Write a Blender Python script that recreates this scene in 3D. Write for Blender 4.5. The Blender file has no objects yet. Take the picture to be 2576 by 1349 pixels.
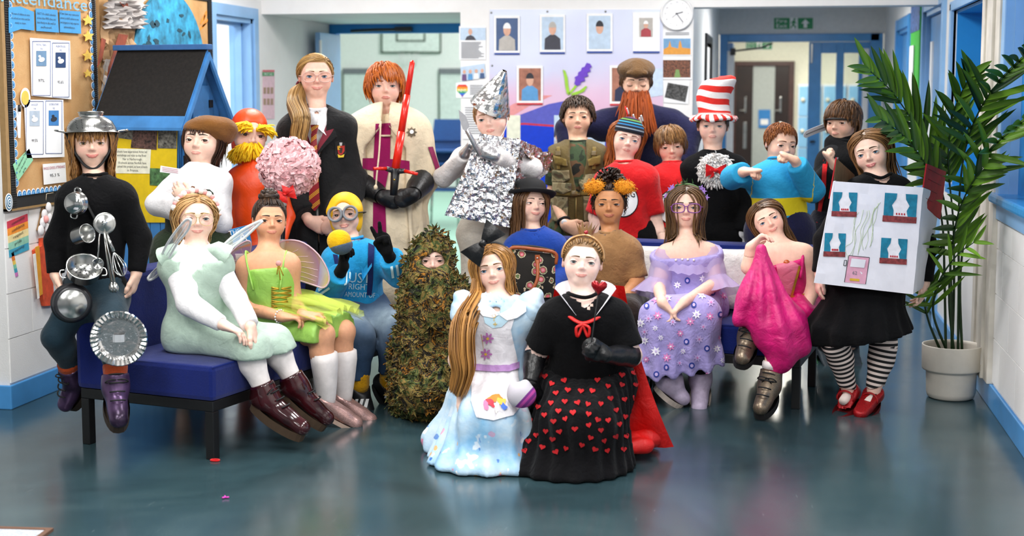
import bpy,bmesh,math,random
import numpy as np
from mathutils import Vector,Matrix
from mathutils.bvhtree import BVHTree
random.seed(7);RNG=np.random.default_rng(7)
SC=bpy.context.scene
COL=SC.collection
# ------------------------------------------------------------------ camera, world, lights, exposure
F_PX,CX,YH,H_CAM=3577.8,1288.0,232.0,1.5
PIT=math.radians(6.2);YAW=math.radians(10.269)
OCY=YH+F_PX*math.tan(PIT)
cam_d=bpy.data.cameras.new('camera');cam=bpy.data.objects.new('camera',cam_d);COL.objects.link(cam)
cam_d.lens=50;cam_d.sensor_width=36;cam_d.shift_y=-(674.5-OCY)/2576
cam.location=(0,0,H_CAM);cam.rotation_euler=(math.pi/2-PIT,0,YAW)
cam_d.clip_start=.05;cam_d.clip_end=100
cam_d.dof.use_dof=True;cam_d.dof.focus_distance=6.45;cam_d.dof.aperture_fstop=2.2
SC.camera=cam
world=bpy.data.worlds.new('world');SC.world=world;world.use_nodes=True
world.node_tree.nodes['Background'].inputs[0].default_value=(.93,.96,1,1)
world.node_tree.nodes['Background'].inputs[1].default_value=0.6
SC.view_settings.view_transform='Standard';SC.view_settings.look='None'
SC.view_settings.gamma=1;SC.view_settings.use_curve_mapping=False
SC.view_settings.exposure=-0.42
def area_light(name,loc,sx,sy,watts,color=(1,.985,.96),rot=(0,0,0)):
 l=bpy.data.lights.new(name,'AREA');l.shape='RECTANGLE';l.size=sx;l.size_y=sy
 l.energy=watts;l.color=color
 o=bpy.data.objects.new(name,l);COL.objects.link(o);o.location=loc;o.rotation_euler=rot
 return o
CEIL=2.75
for cx_ in (-2.6,-.4):
 for cy_,w_ in ((.9,75),(3.2,85),(5.4,62),(7.9,75)):
  area_light('ceiling_panel_light',(cx_,cy_,CEIL-.03),.6,1.2,w_)
area_light('corridor_light',(.2,11.6,2.28),.5,1.2,45)
area_light('far_corridor_light',(.2,16.6,2.4),.6,1.6,90,(1,.96,.86))
area_light('hall_light',(-2.6,14.2,3.9),2.5,2.5,260,(1,1,1))
area_light('hall_light',(-2.6,18.2,3.9),2.5,2.5,300,(1,1,1))
area_light('side_room_light',(-4.6,9.1,2.4),.8,.8,60,(.95,.98,1))
# ------------------------------------------------------------------ pixel -> place
cp_,sp_,cy_,sy_=math.cos(PIT),math.sin(PIT),math.cos(YAW),math.sin(YAW)
CAM_R=np.array([cy_,sy_,0.]);CAM_F=np.array([-sy_*cp_,cy_*cp_,-sp_]);CAM_U=np.cross(CAM_R,CAM_F)
CAM_C=np.array([0,0,H_CAM]);LEV_F=np.array([-sy_,cy_,0.]);UP=np.array([0,0,1.])
def ray(px,py):return CAM_R*(px-CX)/F_PX+CAM_U*(OCY-py)/F_PX+CAM_F
def at(px,py,Z):
 d=ray(px,py);return CAM_C+d*(Z/(d@LEV_F))          # Z = level distance ahead of the camera
def on_floor(px,py,z=0.):
 d=ray(px,py);return CAM_C+d*((z-H_CAM)/d[2])
def on_x(px,py,x):
 d=ray(px,py);return CAM_C+d*(x/d[0])
def on_y(px,py,y):
 d=ray(px,py);return CAM_C+d*(y/d[1])
def depth_of(p):return float((np.asarray(p)-CAM_C)@LEV_F)
def proj(p):
 v=np.asarray(p,float)-CAM_C;w=v@CAM_F;return np.array([CX+F_PX*(v@CAM_R)/w,OCY-F_PX*(v@CAM_U)/w])
def nrm(v):
 v=np.asarray(v,float);return v/max(np.linalg.norm(v),1e-9)
# ------------------------------------------------------------------ materials
MATS={}
def hexc(h):
 h=h.lstrip('#');c=[int(h[i:i+2],16)/255 for i in (0,2,4)]
 return tuple(x/12.92 if x<=.04045 else ((x+.055)/1.055)**2.4 for x in c)
class NT:
 def __init__(s,m):s.t=m.node_tree;s.n=s.t.nodes;s.b=s.n['Principled BSDF']
 def add(s,k,**kw):
  x=s.n.new(k)
  for a,v in kw.items():
   if a.startswith('i_'):x.inputs[a[2:].replace('_',' ')].default_value=v
   else:setattr(x,a,v)
  return x
 def link(s,a,b):s.t.links.new(a,b)
 def mixc(s,fac,a,b,mode='MIX'):
  x=s.n.new('ShaderNodeMix');x.data_type='RGBA';x.blend_type=mode
  for k,v in ((0,fac),(6,a),(7,b)):
   if hasattr(v,'is_output'):s.link(v,x.inputs[k])
   elif k==0:x.inputs[0].default_value=v
   else:x.inputs[k].default_value=(*v[:3],1)
  return x.outputs[2]
 def math(s,op,a,b=None,c=None):
  x=s.n.new('ShaderNodeMath');x.operation=op
  for i,v in enumerate((a,b,c)):
   if v is None:continue
   if hasattr(v,'is_output'):s.link(v,x.inputs[i])
   else:x.inputs[i].default_value=v
  return x.outputs[0]
 def noise(s,scale,detail=3,rough=.55,vec=None,dist=0):
  x=s.n.new('ShaderNodeTexNoise');x.inputs['Scale'].default_value=scale;x.inputs['Detail'].default_value=detail
  x.inputs['Roughness'].default_value=rough;x.inputs['Distortion'].default_value=dist
  s.link(vec if vec is not None else s.obj(),x.inputs['Vector']);return x.outputs['Fac']
 def obj(s):
  if not hasattr(s,'_tc'):s._tc=s.n.new('ShaderNodeTexCoord')
  return s._tc.outputs['Object']
 def attr(s,name):
  x=s.n.new('ShaderNodeAttribute');x.attribute_name=name;return x
 def ramp(s,fac,stops,interp='LINEAR'):
  x=s.n.new('ShaderNodeValToRGB');x.color_ramp.interpolation=interp
  e=x.color_ramp.elements
  while len(e)<len(stops):e.new(.5)
  for k,(p,c)in enumerate(stops):e[k].position=p;e[k].color=(*c[:3],1)
  s.link(fac,x.inputs[0]);return x.outputs[0]
 def bump(s,h,strength=.3,dist=.01):
  x=s.n.new('ShaderNodeBump');x.inputs['Strength'].default_value=strength;x.inputs['Distance'].default_value=dist
  s.link(h,x.inputs['Height']);s.link(x.outputs[0],s.b.inputs['Normal'])
def new_mat(name):
 m=bpy.data.materials.new(name);m.use_nodes=True;MATS[name]=m;return m,NT(m)
def mat(name,col=None,rough=.6,metal=0.,spec=.5,var=.06,scale=30.,bump=0.,bscale=200.,bdist=.002,sheen=0.,coat=0.,alpha=1.,emit=0.,sss=0.,trans=0.):
 """plain procedural material: base colour with a little noise and optional fine relief"""
 if name in MATS:return MATS[name]
 if isinstance(col,str):col=hexc(col)
 m,t=new_mat(name)
 b=t.b.inputs
 if var>0:
  n=t.noise(scale)
  dk=tuple(max(0,c*(1-var*2))for c in col);lt=tuple(min(1,c*(1+var))for c in col)
  t.link(t.ramp(n,[(.3,dk),(.7,lt)]),b['Base Color'])
 else:b['Base Color'].default_value=(*col[:3],1)
 b['Roughness'].default_value=rough;b['Metallic'].default_value=metal
 b['Specular IOR Level'].default_value=spec;b['Alpha'].default_value=alpha
 b['Coat Weight'].default_value=coat;b['Sheen Weight'].default_value=sheen
 b['Transmission Weight'].default_value=trans
 if sss:b['Subsurface Weight'].default_value=sss;b['Subsurface Radius'].default_value=(.012,.005,.003)
 if emit:b['Emission Color'].default_value=(*col[:3],1);b['Emission Strength'].default_value=emit
 if bump:t.bump(t.noise(bscale,4),bump,bdist)
 return m
def cloth(name,col,rough=.85,bump=.25,bscale=55.,var=.07,sheen=.15,weave=900.,spec=.25):
 """woven fabric: soft wrinkles and a fine weave as relief"""
 if name in MATS:return MATS[name]
 if isinstance(col,str):col=hexc(col)
 m,t=new_mat(name)
 n=t.noise(18,4);dk=tuple(c*(1-var*2)for c in col);lt=tuple(min(1,c*(1+var))for c in col)
 t.link(t.ramp(n,[(.3,dk),(.7,lt)]),t.b.inputs['Base Color'])
 t.b.inputs['Roughness'].default_value=rough;t.b.inputs['Specular IOR Level'].default_value=spec
 t.b.inputs['Sheen Weight'].default_value=sheen
 h=t.math('ADD',t.math('ADD',t.math('MULTIPLY',t.noise(10,3,.5,dist=1.4),1.3),t.math('MULTIPLY',t.noise(bscale,3,.5,dist=.8),.7)),t.math('MULTIPLY',t.noise(weave,1),.10))
 t.bump(h,min(1,bump*1.5),.016)
 return m
# ------------------------------------------------------------------ objects
def put_mesh(name,V,Fc,mt=None,parent=None,smooth=False,attrs=None,mat_idx=None):
 me=bpy.data.meshes.new(name)
 V=np.asarray(V,np.float32)
 if isinstance(Fc,np.ndarray):
  k=Fc.shape[1];n=len(Fc)
  me.vertices.add(len(V));me.vertices.foreach_set('co',V.ravel())
  me.loops.add(n*k);me.loops.foreach_set('vertex_index',Fc.astype(np.int32).ravel())
  me.polygons.add(n);me.polygons.foreach_set('loop_start',np.arange(0,n*k,k,dtype=np.int32))
  me.polygons.foreach_set('loop_total',np.full(n,k,np.int32))
 else:
  me.from_pydata(V.tolist(),[],[list(f)for f in Fc])
 if smooth:me.polygons.foreach_set('use_smooth',np.ones(len(me.polygons),bool))
 for an,av in (attrs or {}).items():
  av=np.asarray(av,np.float32)
  if av.ndim==1:
   a=me.attributes.new(an,'FLOAT','POINT');a.data.foreach_set('value',av)
  else:
   a=me.attributes.new(an,'FLOAT_COLOR','POINT')
   c=np.ones((len(V),4),np.float32);c[:,:3]=av;a.data.foreach_set('color',c.ravel())
 ms=mt if isinstance(mt,(list,tuple))else [mt]
 for m in ms:
  if m is not None:me.materials.append(m)
 if mat_idx is not None:me.polygons.foreach_set('material_index',np.asarray(mat_idx,np.int32))
 me.update(calc_edges=True);me.validate()
 o=bpy.data.objects.new(name,me);COL.objects.link(o)
 if parent is not None:
  o.parent=parent;o.matrix_parent_inverse=parent_inv(parent)
 return o
def parent_inv(p):
 return WORLD.get(p.name,Matrix.Identity(4)).inverted()      # parts keep world coordinates
WORLD={}
def empty(name,loc,label,cat,group=None):
 o=bpy.data.objects.new(name,None);COL.objects.link(o);o.location=Vector(loc);o.empty_display_size=.1
 WORLD[o.name]=Matrix.Translation(Vector(loc))
 return tag(o,label,cat,group)
def tag(o,label=None,cat=None,group=None,kind=None):
 if label:o['label']=label
 if cat:o['category']=cat
 if group:o['group']=group
 if kind:o['kind']=kind
 return o
class MB:
 """collects shapes for ONE mesh object"""
 def __init__(s):s.v=[];s.f=[];s.mi=[];s.cur=0;s.sm=[]
 def add(s,V,Fc,sm=False):
  o=len(s.v);s.v+=[tuple(map(float,p))for p in V]
  for f in Fc:s.f.append(tuple(i+o for i in f));s.mi.append(s.cur);s.sm.append(sm)
  return s
 def m(s,i):s.cur=i;return s
 def box(s,a,b,M=None,bev=0.):
  x0,y0,z0=a;x1,y1,z1=b
  if bev>0:
   bm=bmesh.new();bmesh.ops.create_cube(bm,size=1)
   for v in bm.verts:
    v.co=Vector(((x0+x1)/2+v.co.x*(x1-x0),(y0+y1)/2+v.co.y*(y1-y0),(z0+z1)/2+v.co.z*(z1-z0)))
   bmesh.ops.bevel(bm,geom=list(bm.edges),offset=min(bev,.49*min(abs(x1-x0),abs(y1-y0),abs(z1-z0))),segments=2,affect='EDGES',profile=.6)
   bm.verts.index_update()
   V=[v.co.copy()for v in bm.verts];Fc=[[v.index for v in f.verts]for f in bm.faces];bm.free()
  else:
   V=[(x0,y0,z0),(x1,y0,z0),(x1,y1,z0),(x0,y1,z0),(x0,y0,z1),(x1,y0,z1),(x1,y1,z1),(x0,y1,z1)]
   Fc=[(0,3,2,1),(4,5,6,7),(0,1,5,4),(1,2,6,5),(2,3,7,6),(3,0,4,7)]
  if M is not None:V=[M@Vector(v)for v in V]
  return s.add(V,Fc)
 def tube(s,pts,r,n=8,cap=True,flat=None,sm=True):
  V,Fc=tube_geo(pts,r,n,cap,flat);return s.add(V,Fc,sm)
 def lathe(s,prof,n=32,M=None,sm=True,close=False):
  V=[];Fc=[]
  for r,z in prof:
   for k in range(n):
    a=2*math.pi*k/n;V.append((r*math.cos(a),r*math.sin(a),z))
  for i in range(len(prof)-1):
   for k in range(n):
    k2=(k+1)%n;Fc.append((i*n+k,i*n+k2,(i+1)*n+k2,(i+1)*n+k))
  if M is not None:V=[M@Vector(v)for v in V]
  return s.add(V,Fc,sm)
 def poly(s,pts,thick=None,M=None):
  """flat polygon (list of 3-D points), optionally extruded by the vector thick"""
  P=[Vector(p)for p in pts];n=len(P)
  if M is not None:P=[M@p for p in P]
  if thick is None:return s.add(P,[tuple(range(n))])
  t=Vector(thick);Q=[p+t for p in P]
  Fc=[tuple(range(n))[::-1],tuple(range(n,2*n))]+[(i,(i+1)%n,n+(i+1)%n,n+i)for i in range(n)]
  return s.add(P+Q,Fc)
 def build(s,name,mt,parent=None,smooth=None):
  o=put_mesh(name,np.array(s.v,np.float32).reshape(-1,3),s.f,mt,parent,False,None,s.mi)
  sm=np.array(s.sm if smooth is None else [smooth]*len(s.f),bool)
  if len(o.data.polygons)==len(sm):o.data.polygons.foreach_set('use_smooth',sm)
  return o
def frames(pts):
 P=np.asarray(pts,float);n=len(P)
 T=np.zeros_like(P);T[1:-1]=P[2:]-P[:-2]if n>2 else T[1:-1];T[0]=P[1]-P[0];T[-1]=P[-1]-P[-2]
 T /= np.maximum(np.linalg.norm(T,axis=1,keepdims=True),1e-9)
 a=np.array([0,0,1.])if abs(T[0][2])<.9 else np.array([1.,0,0])
 N=np.zeros_like(P);N[0]=nrm(np.cross(T[0],a))
 for i in range(1,n):
  v=N[i-1]-T[i]*(N[i-1]@T[i]);N[i]=nrm(v)
 return P,T,N,np.cross(T,N)
def tube_geo(pts,r,n=8,cap=True,flat=None):
 P,T,N,B=frames(pts);m=len(P)
 r=np.broadcast_to(np.asarray(r,float),(m,));fl=1. if flat is None else flat
 a=np.arange(n)*2*math.pi/n
 V=(P[:,None]+r[:,None,None]*(np.cos(a)[None,:,None]*N[:,None]+fl*np.sin(a)[None,:,None]*B[:,None])).reshape(-1,3)
 Fc=[(i*n+k,i*n+(k+1)%n,(i+1)*n+(k+1)%n,(i+1)*n+k)for i in range(m-1)for k in range(n)]
 if cap:Fc+=[tuple(range(n))[::-1],tuple(range((m-1)*n,m*n))]
 return V,Fc
def frame_M(o,x,y,z):
 return Matrix(((x[0],y[0],z[0],o[0]),(x[1],y[1],z[1],o[1]),(x[2],y[2],z[2],o[2]),(0,0,0,1)))
def look_M(o,zdir,up=(0,0,1)):
 """frame whose local +z points along zdir, local y as near to up as it goes"""
 z=nrm(zdir);x=np.cross(up,z)
 if np.linalg.norm(x)<1e-4:x=np.array([1.,0,0])
 x=nrm(x);return frame_M(o,x,np.cross(z,x),z)
def catmull(pts,n=8):
 P=np.asarray(pts,float);P=np.vstack([2*P[0]-P[1],P,2*P[-1]-P[-2]]);out=[]
 for i in range(1,len(P)-2):
  for t in np.arange(n)/n:
   a,b,c,d=P[i-1],P[i],P[i+1],P[i+2]
   out.append(.5*((2*b)+(c-a)*t+(2*a-5*b+4*c-d)*t*t+(3*b-a-3*c+d)*t**3))
 out.append(P[-2]);return np.array(out)
# lettering: text as flat triangles in unit-height coordinates
_TXT={}
def text_geo(s,align='CENTER',width=None):
 key=(s,align)
 if key not in _TXT:
  cu=bpy.data.curves.new('lettering','FONT');cu.body=s;cu.align_x=align;cu.align_y='CENTER';cu.resolution_u=2
  o=bpy.data.objects.new('lettering',cu);me=bpy.data.meshes.new_from_object(o)
  V=[tuple(v.co)for v in me.vertices];Fc=[tuple(p.vertices)for p in me.polygons]
  bpy.data.objects.remove(o);bpy.data.meshes.remove(me);bpy.data.curves.remove(cu)
  _TXT[key]=(V,Fc)
 return _TXT[key]
def text_on(mb,s,M,h,align='CENTER',width=None):
 """lettering of cap height ~h lying in the local xy plane of M"""
 V,Fc=text_geo(s,align)
 if not V:return mb
 xs=[v[0]for v in V];k=h/.72;kx=k
 if width:kx=width/max(max(xs)-min(xs),1e-6)
 return mb.add([M@Vector((v[0]*kx,v[1]*k,0))for v in V],Fc)
# ------------------------------------------------------------------ solid shapes as distance fields, meshed with surface nets
def smin(a,b,k):
 if k<=0:return np.minimum(a,b)
 h=np.maximum(k-np.abs(a-b),0)/k;return np.minimum(a,b)-h*h*k*.25
def vlen(v):return np.sqrt(np.einsum('ij,ij->i',v,v))
class Pr:
 __slots__=('kind','a','b','ra','rb','R','r','k','op','cuts','tag','ab','l2','q','t0')
 def __init__(s,kind,k=.03,op='u',tag='',cuts=()):s.kind=kind;s.k=k;s.op=op;s.tag=tag;s.cuts=list(cuts);s.q=1.;s.R=None;s.t0=0.
 def d(s,P):
  if s.kind=='c':
   v=P-s.a.astype(np.float32);ab=s.ab.astype(np.float32);t=np.clip((v@ab)/np.float32(s.l2),0,1);v-=t[:,None]*ab
   rr=np.float32(s.ra)+np.float32(s.rb-s.ra)*t
   if s.R is None:dd=vlen(v)-rr
   else:
    w=v@s.R.T.astype(np.float32)            # local: side, depth, along
    w[:,1]*=np.float32(s.q);n0=vlen(w);w[:,1]*=np.float32(s.q);n1=np.maximum(vlen(w),1e-6)
    dd=(n0-rr)*np.minimum(1,n0/n1)
  else:
   w=((P-s.a.astype(np.float32))@s.R.T.astype(np.float32))/s.r.astype(np.float32);k0=vlen(w);w /= s.r.astype(np.float32);k1=vlen(w)
   dd=k0*(k0-1)/np.maximum(k1,1e-6)
  for pt,n in s.cuts:dd=np.maximum(dd,((P-pt)@n).astype(np.float32))
  return dd
 def bb(s):
  if s.kind=='c':
   m=max(s.ra,s.rb);return np.minimum(s.a,s.b)-m,np.maximum(s.a,s.b)+m
  m=s.r.max();return s.a-m,s.a+m
def cap(a,b,ra,rb=None,k=.03,op='u',tag='',cuts=(),side=None,q=1.):
 p=Pr('c',k,op,tag,cuts);p.a=np.asarray(a,float);p.b=np.asarray(b,float);p.ra=ra;p.rb=ra if rb is None else rb
 p.ab=p.b-p.a;p.l2=max(p.ab@p.ab,1e-9)
 if side is not None:
  z=nrm(p.ab)if p.l2>1e-7 else UP;x=nrm(side-z*(side@z));p.R=np.array([x,np.cross(z,x),z]);p.q=q
 return p
def ell(c,r,R=None,k=.03,op='u',tag='',cuts=()):
 p=Pr('e',k,op,tag,cuts);p.a=np.asarray(c,float);p.r=np.asarray(r,float)*np.ones(3);p.R=np.eye(3)if R is None else np.asarray(R,float);return p
def field(P,prims):
 P=P.astype(np.float32);d=np.full(len(P),9.,np.float32)
 for p in prims:
  if p.op=='u':d=smin(d,p.d(P),p.k)
  elif p.op=='s':d=-smin(-d,p.d(P),p.k)
  else:d=-smin(-d,-p.d(P),p.k)     # intersection
 return d
def sd_mesh(prims,res,lo=None,hi=None,extra=None,pad=.02,B=6):
 us=[p for p in prims if p.op=='u']
 bl=np.array([p.bb()for p in us])
 if lo is None:lo=bl[:,0].min(0)
 if hi is None:hi=bl[:,1].max(0)
 lo=np.asarray(lo,float)-pad;hi=np.asarray(hi,float)+pad
 n=np.maximum(np.ceil((hi-lo)/(res*B)).astype(int),1)
 act=[]
 for p in prims:
  a,b=p.bb()
  if np.all(b>lo-.05)and np.all(a<hi+.05):act.append(p)
 fn=(lambda P,a=act:extra(P,field(P,a)))if extra else (lambda P,a=act:field(P,a))
 bbs=[p.bb()for p in act]
 g=np.stack(np.meshgrid(*[np.arange(k)for k in n],indexing='ij'),-1).reshape(-1,3)
 dc=fn(lo+(g+.5)*B*res);rad=B*res*.87+res*3+.012
 near=np.abs(dc)<rad*1.25
 N=n*B+1;G=np.empty(N,np.float32)
 big=np.where(dc>0,1.,-1.).reshape(n)
 G[:]=1.
 G[:-1,:-1,:-1]=np.repeat(np.repeat(np.repeat(big,B,0),B,1),B,2)
 off=np.stack(np.meshgrid(*[np.arange(B+1)]*3,indexing='ij'),-1).reshape(-1,3)
 gb=g[near]
 ky=(gb//4);ky=(ky[:,0]*1000+ky[:,1])*1000+ky[:,2];od=np.argsort(ky,kind='stable');gb=gb[od];ky=ky[od]
 st=np.flatnonzero(np.r_[True,ky[1:]!=ky[:-1]])if len(gb)else []
 for i,e in zip(st,list(st[1:])+[len(gb)]):
  I=(gb[i:e,None]*B+off[None]).reshape(-1,3);P=lo+I*res;l2,h2=P.min(0)-.07,P.max(0)+.07
  G[I[:,0],I[:,1],I[:,2]]=fn(P,[p for p,(a,b)in zip(act,bbs)if p.op=='i' or (np.all(b>l2)and np.all(a<h2))])
 # surface nets
 s=G<0
 c=np.zeros(N-1,np.uint8)
 for dx in (0,1):
  for dy in (0,1):
   for dz in (0,1):c+=s[dx:N[0]-1+dx,dy:N[1]-1+dy,dz:N[2]-1+dz]
 A=np.argwhere((c>0)&(c<8))
 if len(A)==0:return np.zeros((0,3)),np.zeros((0,4),int)
 idx=np.full(N-1,-1,np.int64);idx[A[:,0],A[:,1],A[:,2]]=np.arange(len(A))
 cor=[(0,0,0),(1,0,0),(0,1,0),(1,1,0),(0,0,1),(1,0,1),(0,1,1),(1,1,1)]
 val=np.stack([G[A[:,0]+x,A[:,1]+y,A[:,2]+z]for x,y,z in cor],1)
 acc=np.zeros((len(A),3));cnt=np.zeros(len(A))
 for e0,e1 in ((0,1),(2,3),(4,5),(6,7),(0,2),(1,3),(4,6),(5,7),(0,4),(1,5),(2,6),(3,7)):
  va,vb=val[:,e0],val[:,e1];x=(va<0)!=(vb<0)
  t=np.where(x,va/np.where(x,va-vb,1),0)
  p=np.array(cor[e0])[None]+t[:,None]*(np.array(cor[e1])-np.array(cor[e0]))[None]
  acc+=np.where(x[:,None],p,0);cnt+=x
 V=lo+(A+acc/np.maximum(cnt,1)[:,None])*res
 Q=[]
 for ax in range(3):
  sl0=[slice(None)]*3;sl1=[slice(None)]*3;sl0[ax]=slice(0,-1);sl1[ax]=slice(1,None)
  a0=s[tuple(sl0)];a1=s[tuple(sl1)]
  E=np.argwhere(a0!=a1)
  o1,o2=(ax+1)%3,(ax+2)%3
  E=E[(E[:,o1]>0)&(E[:,o2]>0)&(E[:,o1]<N[o1]-1)&(E[:,o2]<N[o2]-1)]
  q=[]
  for d1,d2 in ((-1,-1),(0,-1),(0,0),(-1,0)):
   c_=E.copy();c_[:,o1]+=d1;c_[:,o2]+=d2;q.append(idx[c_[:,0],c_[:,1],c_[:,2]])
  q=np.stack(q,1);fl=a0[E[:,0],E[:,1],E[:,2]]
  q[~fl]=q[~fl][:,::-1];Q.append(q)
 Q=np.concatenate(Q);Q=Q[(Q>=0).all(1)]
 return V,Q
def wrinkle(amp,f=22.,seed=0.):
 """soft cloth folds added to a distance field"""
 def fn(P,d):
  x,y,z=P[:,0]*f+seed,P[:,1]*f+seed*1.7,P[:,2]*f
  w=np.sin(x*1.1+1.6*np.sin(z*.55+seed)+y*.4)*.5+np.sin(z*.8+1.3*np.sin(x*.6+y*.5)+seed*2)*.5+np.sin((x+z)*1.7+y+np.sin(z*1.3))*.3
  return d+amp*w
 return fn
def bvh_of(objs):
 V=[];Fc=[]
 for o in objs:
  n=len(V);V+=[v.co.copy()for v in o.data.vertices];Fc+=[[i+n for i in p.vertices]for p in o.data.polygons]
 return BVHTree.FromPolygons(V,Fc)
def cast(bvh,px,py):
 d=Vector(ray(px,py)).normalized();h=bvh.ray_cast(Vector(CAM_C),d)
 return (None,None)if h[0]is None else (h[0],h[1])
def inpoly(P,poly):
 x,y=P[:,0],P[:,1];r=np.zeros(len(P),bool);n=len(poly)
 for i in range(n):
  x0,y0=poly[i];x1,y1=poly[(i+1)%n]
  c=((y0>y)!=(y1>y))&(x<(x1-x0)*(y-y0)/((y1-y0)if y1!=y0 else 1e-9)+x0);r ^= c
 return r
def patch_geo(poly,step=5.):
 """triangulated interior of a 2-D outline (pixels), dense enough to lie on a curved surface"""
 bm=bmesh.new();P=[]
 n=len(poly)
 for i in range(n):
  a,b=np.array(poly[i],float),np.array(poly[(i+1)%n],float);m=max(1,int(np.linalg.norm(b-a)/step))
  for k in range(m):P.append(a+(b-a)*k/m)
 vs=[bm.verts.new((p[0],p[1],0))for p in P];bm.faces.new(vs)
 lo=np.min(P,0);hi=np.max(P,0)
 for ax in (0,1):
  x=math.floor(lo[ax]/step)*step+step
  while x<hi[ax]:
   no=(1,0,0)if ax==0 else (0,1,0);co=(x,0,0)if ax==0 else (0,x,0)
   bmesh.ops.bisect_plane(bm,geom=list(bm.verts)+list(bm.edges)+list(bm.faces),plane_co=co,plane_no=no);x+=step
 bm.verts.index_update();V=np.array([v.co[:2]for v in bm.verts]);Fc=[[v.index for v in f.verts]for f in bm.faces];bm.free()
 return V,Fc
def lay_on(bvh,V2,Fc,off=.003,thick=True):
 """2-D pixel geometry laid on a surface along the line of sight: gives a thin skin on that surface"""
 V=[];ok=[];last=None
 for x,y in V2:
  p,nn=cast(bvh,x,y)
  if p is None:V.append(None);continue
  d=Vector(ray(x,y)).normalized()
  if nn.dot(d)>0:nn=-nn
  V.append(p+nn*off*.5-d*off*.5)
 good=[v for v in V if v is not None]
 if not good:return np.zeros((0,3)),[]
 Fo=[f for f in Fc if all(V[i]is not None for i in f)]
 # drop faces that jump in depth
 Fo=[f for f in Fo if max((V[f[i]]-V[f[i-1]]).length for i in range(len(f)))<.09]
 V=[tuple(v)if v is not None else tuple(good[0])for v in V]
 return V,Fo
def decal(name,bvh,poly,mt,parent,off=.003,step=5.):
 V2,Fc=patch_geo(poly,step);V,Fo=lay_on(bvh,V2,Fc,off)
 if not Fo:return None
 used=sorted({i for f in Fo for i in f});mp={u:i for i,u in enumerate(used)}
 return put_mesh(name,np.array([V[i]for i in used]),[[mp[i]for i in f]for f in Fo],mt,parent,True)
def decal_text(name,bvh,s,mt,parent,c,h,ang=0.,off=.004,width=None,align='CENTER',shear=0.):
 V,Fc=text_geo(s,align);k=h/.72;kx=k
 xs=[v[0]for v in V]
 if width:kx=width/max(max(xs)-min(xs),1e-6)
 ca,sa=math.cos(math.radians(ang)),math.sin(math.radians(ang));V2=[]
 for v in V:
  x,y=v[0]*kx+shear*v[1]*k,-v[1]*k;V2.append((c[0]+x*ca-y*sa,c[1]+x*sa+y*ca))
 W,Fo=lay_on(bvh,V2,Fc,off)
 return put_mesh(name,np.array(W),Fo,mt,parent)if Fo else None
def blob_poly(cx,cy,rx,ry,n=20,ang=0.,rough=0.,seed=0):
 rg=random.Random(seed);out=[];ca,sa=math.cos(math.radians(ang)),math.sin(math.radians(ang))
 for i in range(n):
  a=2*math.pi*i/n;r=1+rough*(rg.random()-.5)*2;x,y=rx*r*math.cos(a),ry*r*math.sin(a)
  out.append((cx+x*ca-y*sa,cy+x*sa+y*ca))
 return out
def heart_poly(cx,cy,w,ang=0.):
 out=[];ca,sa=math.cos(math.radians(ang)),math.sin(math.radians(ang))
 for i in range(18):
  t=2*math.pi*i/18;x=.5*w*math.sin(t)**3;y=-w/32*(13*math.cos(t)-5*math.cos(2*t)-2*math.cos(3*t)-math.cos(4*t))
  out.append((cx+x*ca-y*sa,cy+x*sa+y*ca))
 return out
def star_poly(cx,cy,r,r2=.45,n=5,ang=-90.):
 return [(cx+(r if i%2==0 else r*r2)*math.cos(math.radians(ang+180*i/n)),cy+(r if i%2==0 else r*r2)*math.sin(math.radians(ang+180*i/n)))for i in range(2*n)]
# ================================================================== the room
XL,XR,YB,YH2,YF=-3.535,1.07,9.64,11.2,14.25
def wallmat():
 m,t=new_mat('painted_block_white')
 c=t.ramp(t.noise(2.2,5,.6),[(.25,hexc('#e6e4e2')),(.6,hexc('#f0efee'))]);t.link(c,t.b.inputs['Base Color'])
 t.b.inputs['Roughness'].default_value=.55;t.bump(t.noise(160,5,.6),.25,.004);return m
M_WALL=wallmat();M_CEIL=mat('ceiling_white','#f0f0ee',.8,var=.02)
M_BLUE=mat('gloss_blue_paint','#4a93d2',.32,var=.06,scale=6,bump=.08,bscale=60)
M_BLUE2=mat('deep_blue_paint','#1d8ad6',.4,var=.05,scale=5);M_PALEBLUE=mat('pale_blue_paint','#8cb9e6',.35,var=.04,scale=6)
M_BLACK=mat('black_satin','#0d0d0f',.45,var=.1);M_WHITE=mat('plain_white','#f2f2f2',.5,var=.02);M_PAPER=mat('white_paper','#f0f1f3',.7,var=.03,scale=8)
M_STEEL=mat('brushed_steel','#b9b9b6',.22,metal=1.,var=.1,scale=15);M_DARKSTEEL=mat('dark_nonstick','#26262a',.3,var=.1)
M_PRINTBLUE=mat('print_blue','#3d5a9a',.6);M_PRINTDARK=mat('print_dark','#2b2b33',.6);M_GREYTXT=mat('print_grey','#7c7f86',.6)
M_CHROME=mat('chrome','#d7d7d5',.1,metal=1.,var=.05)
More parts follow.
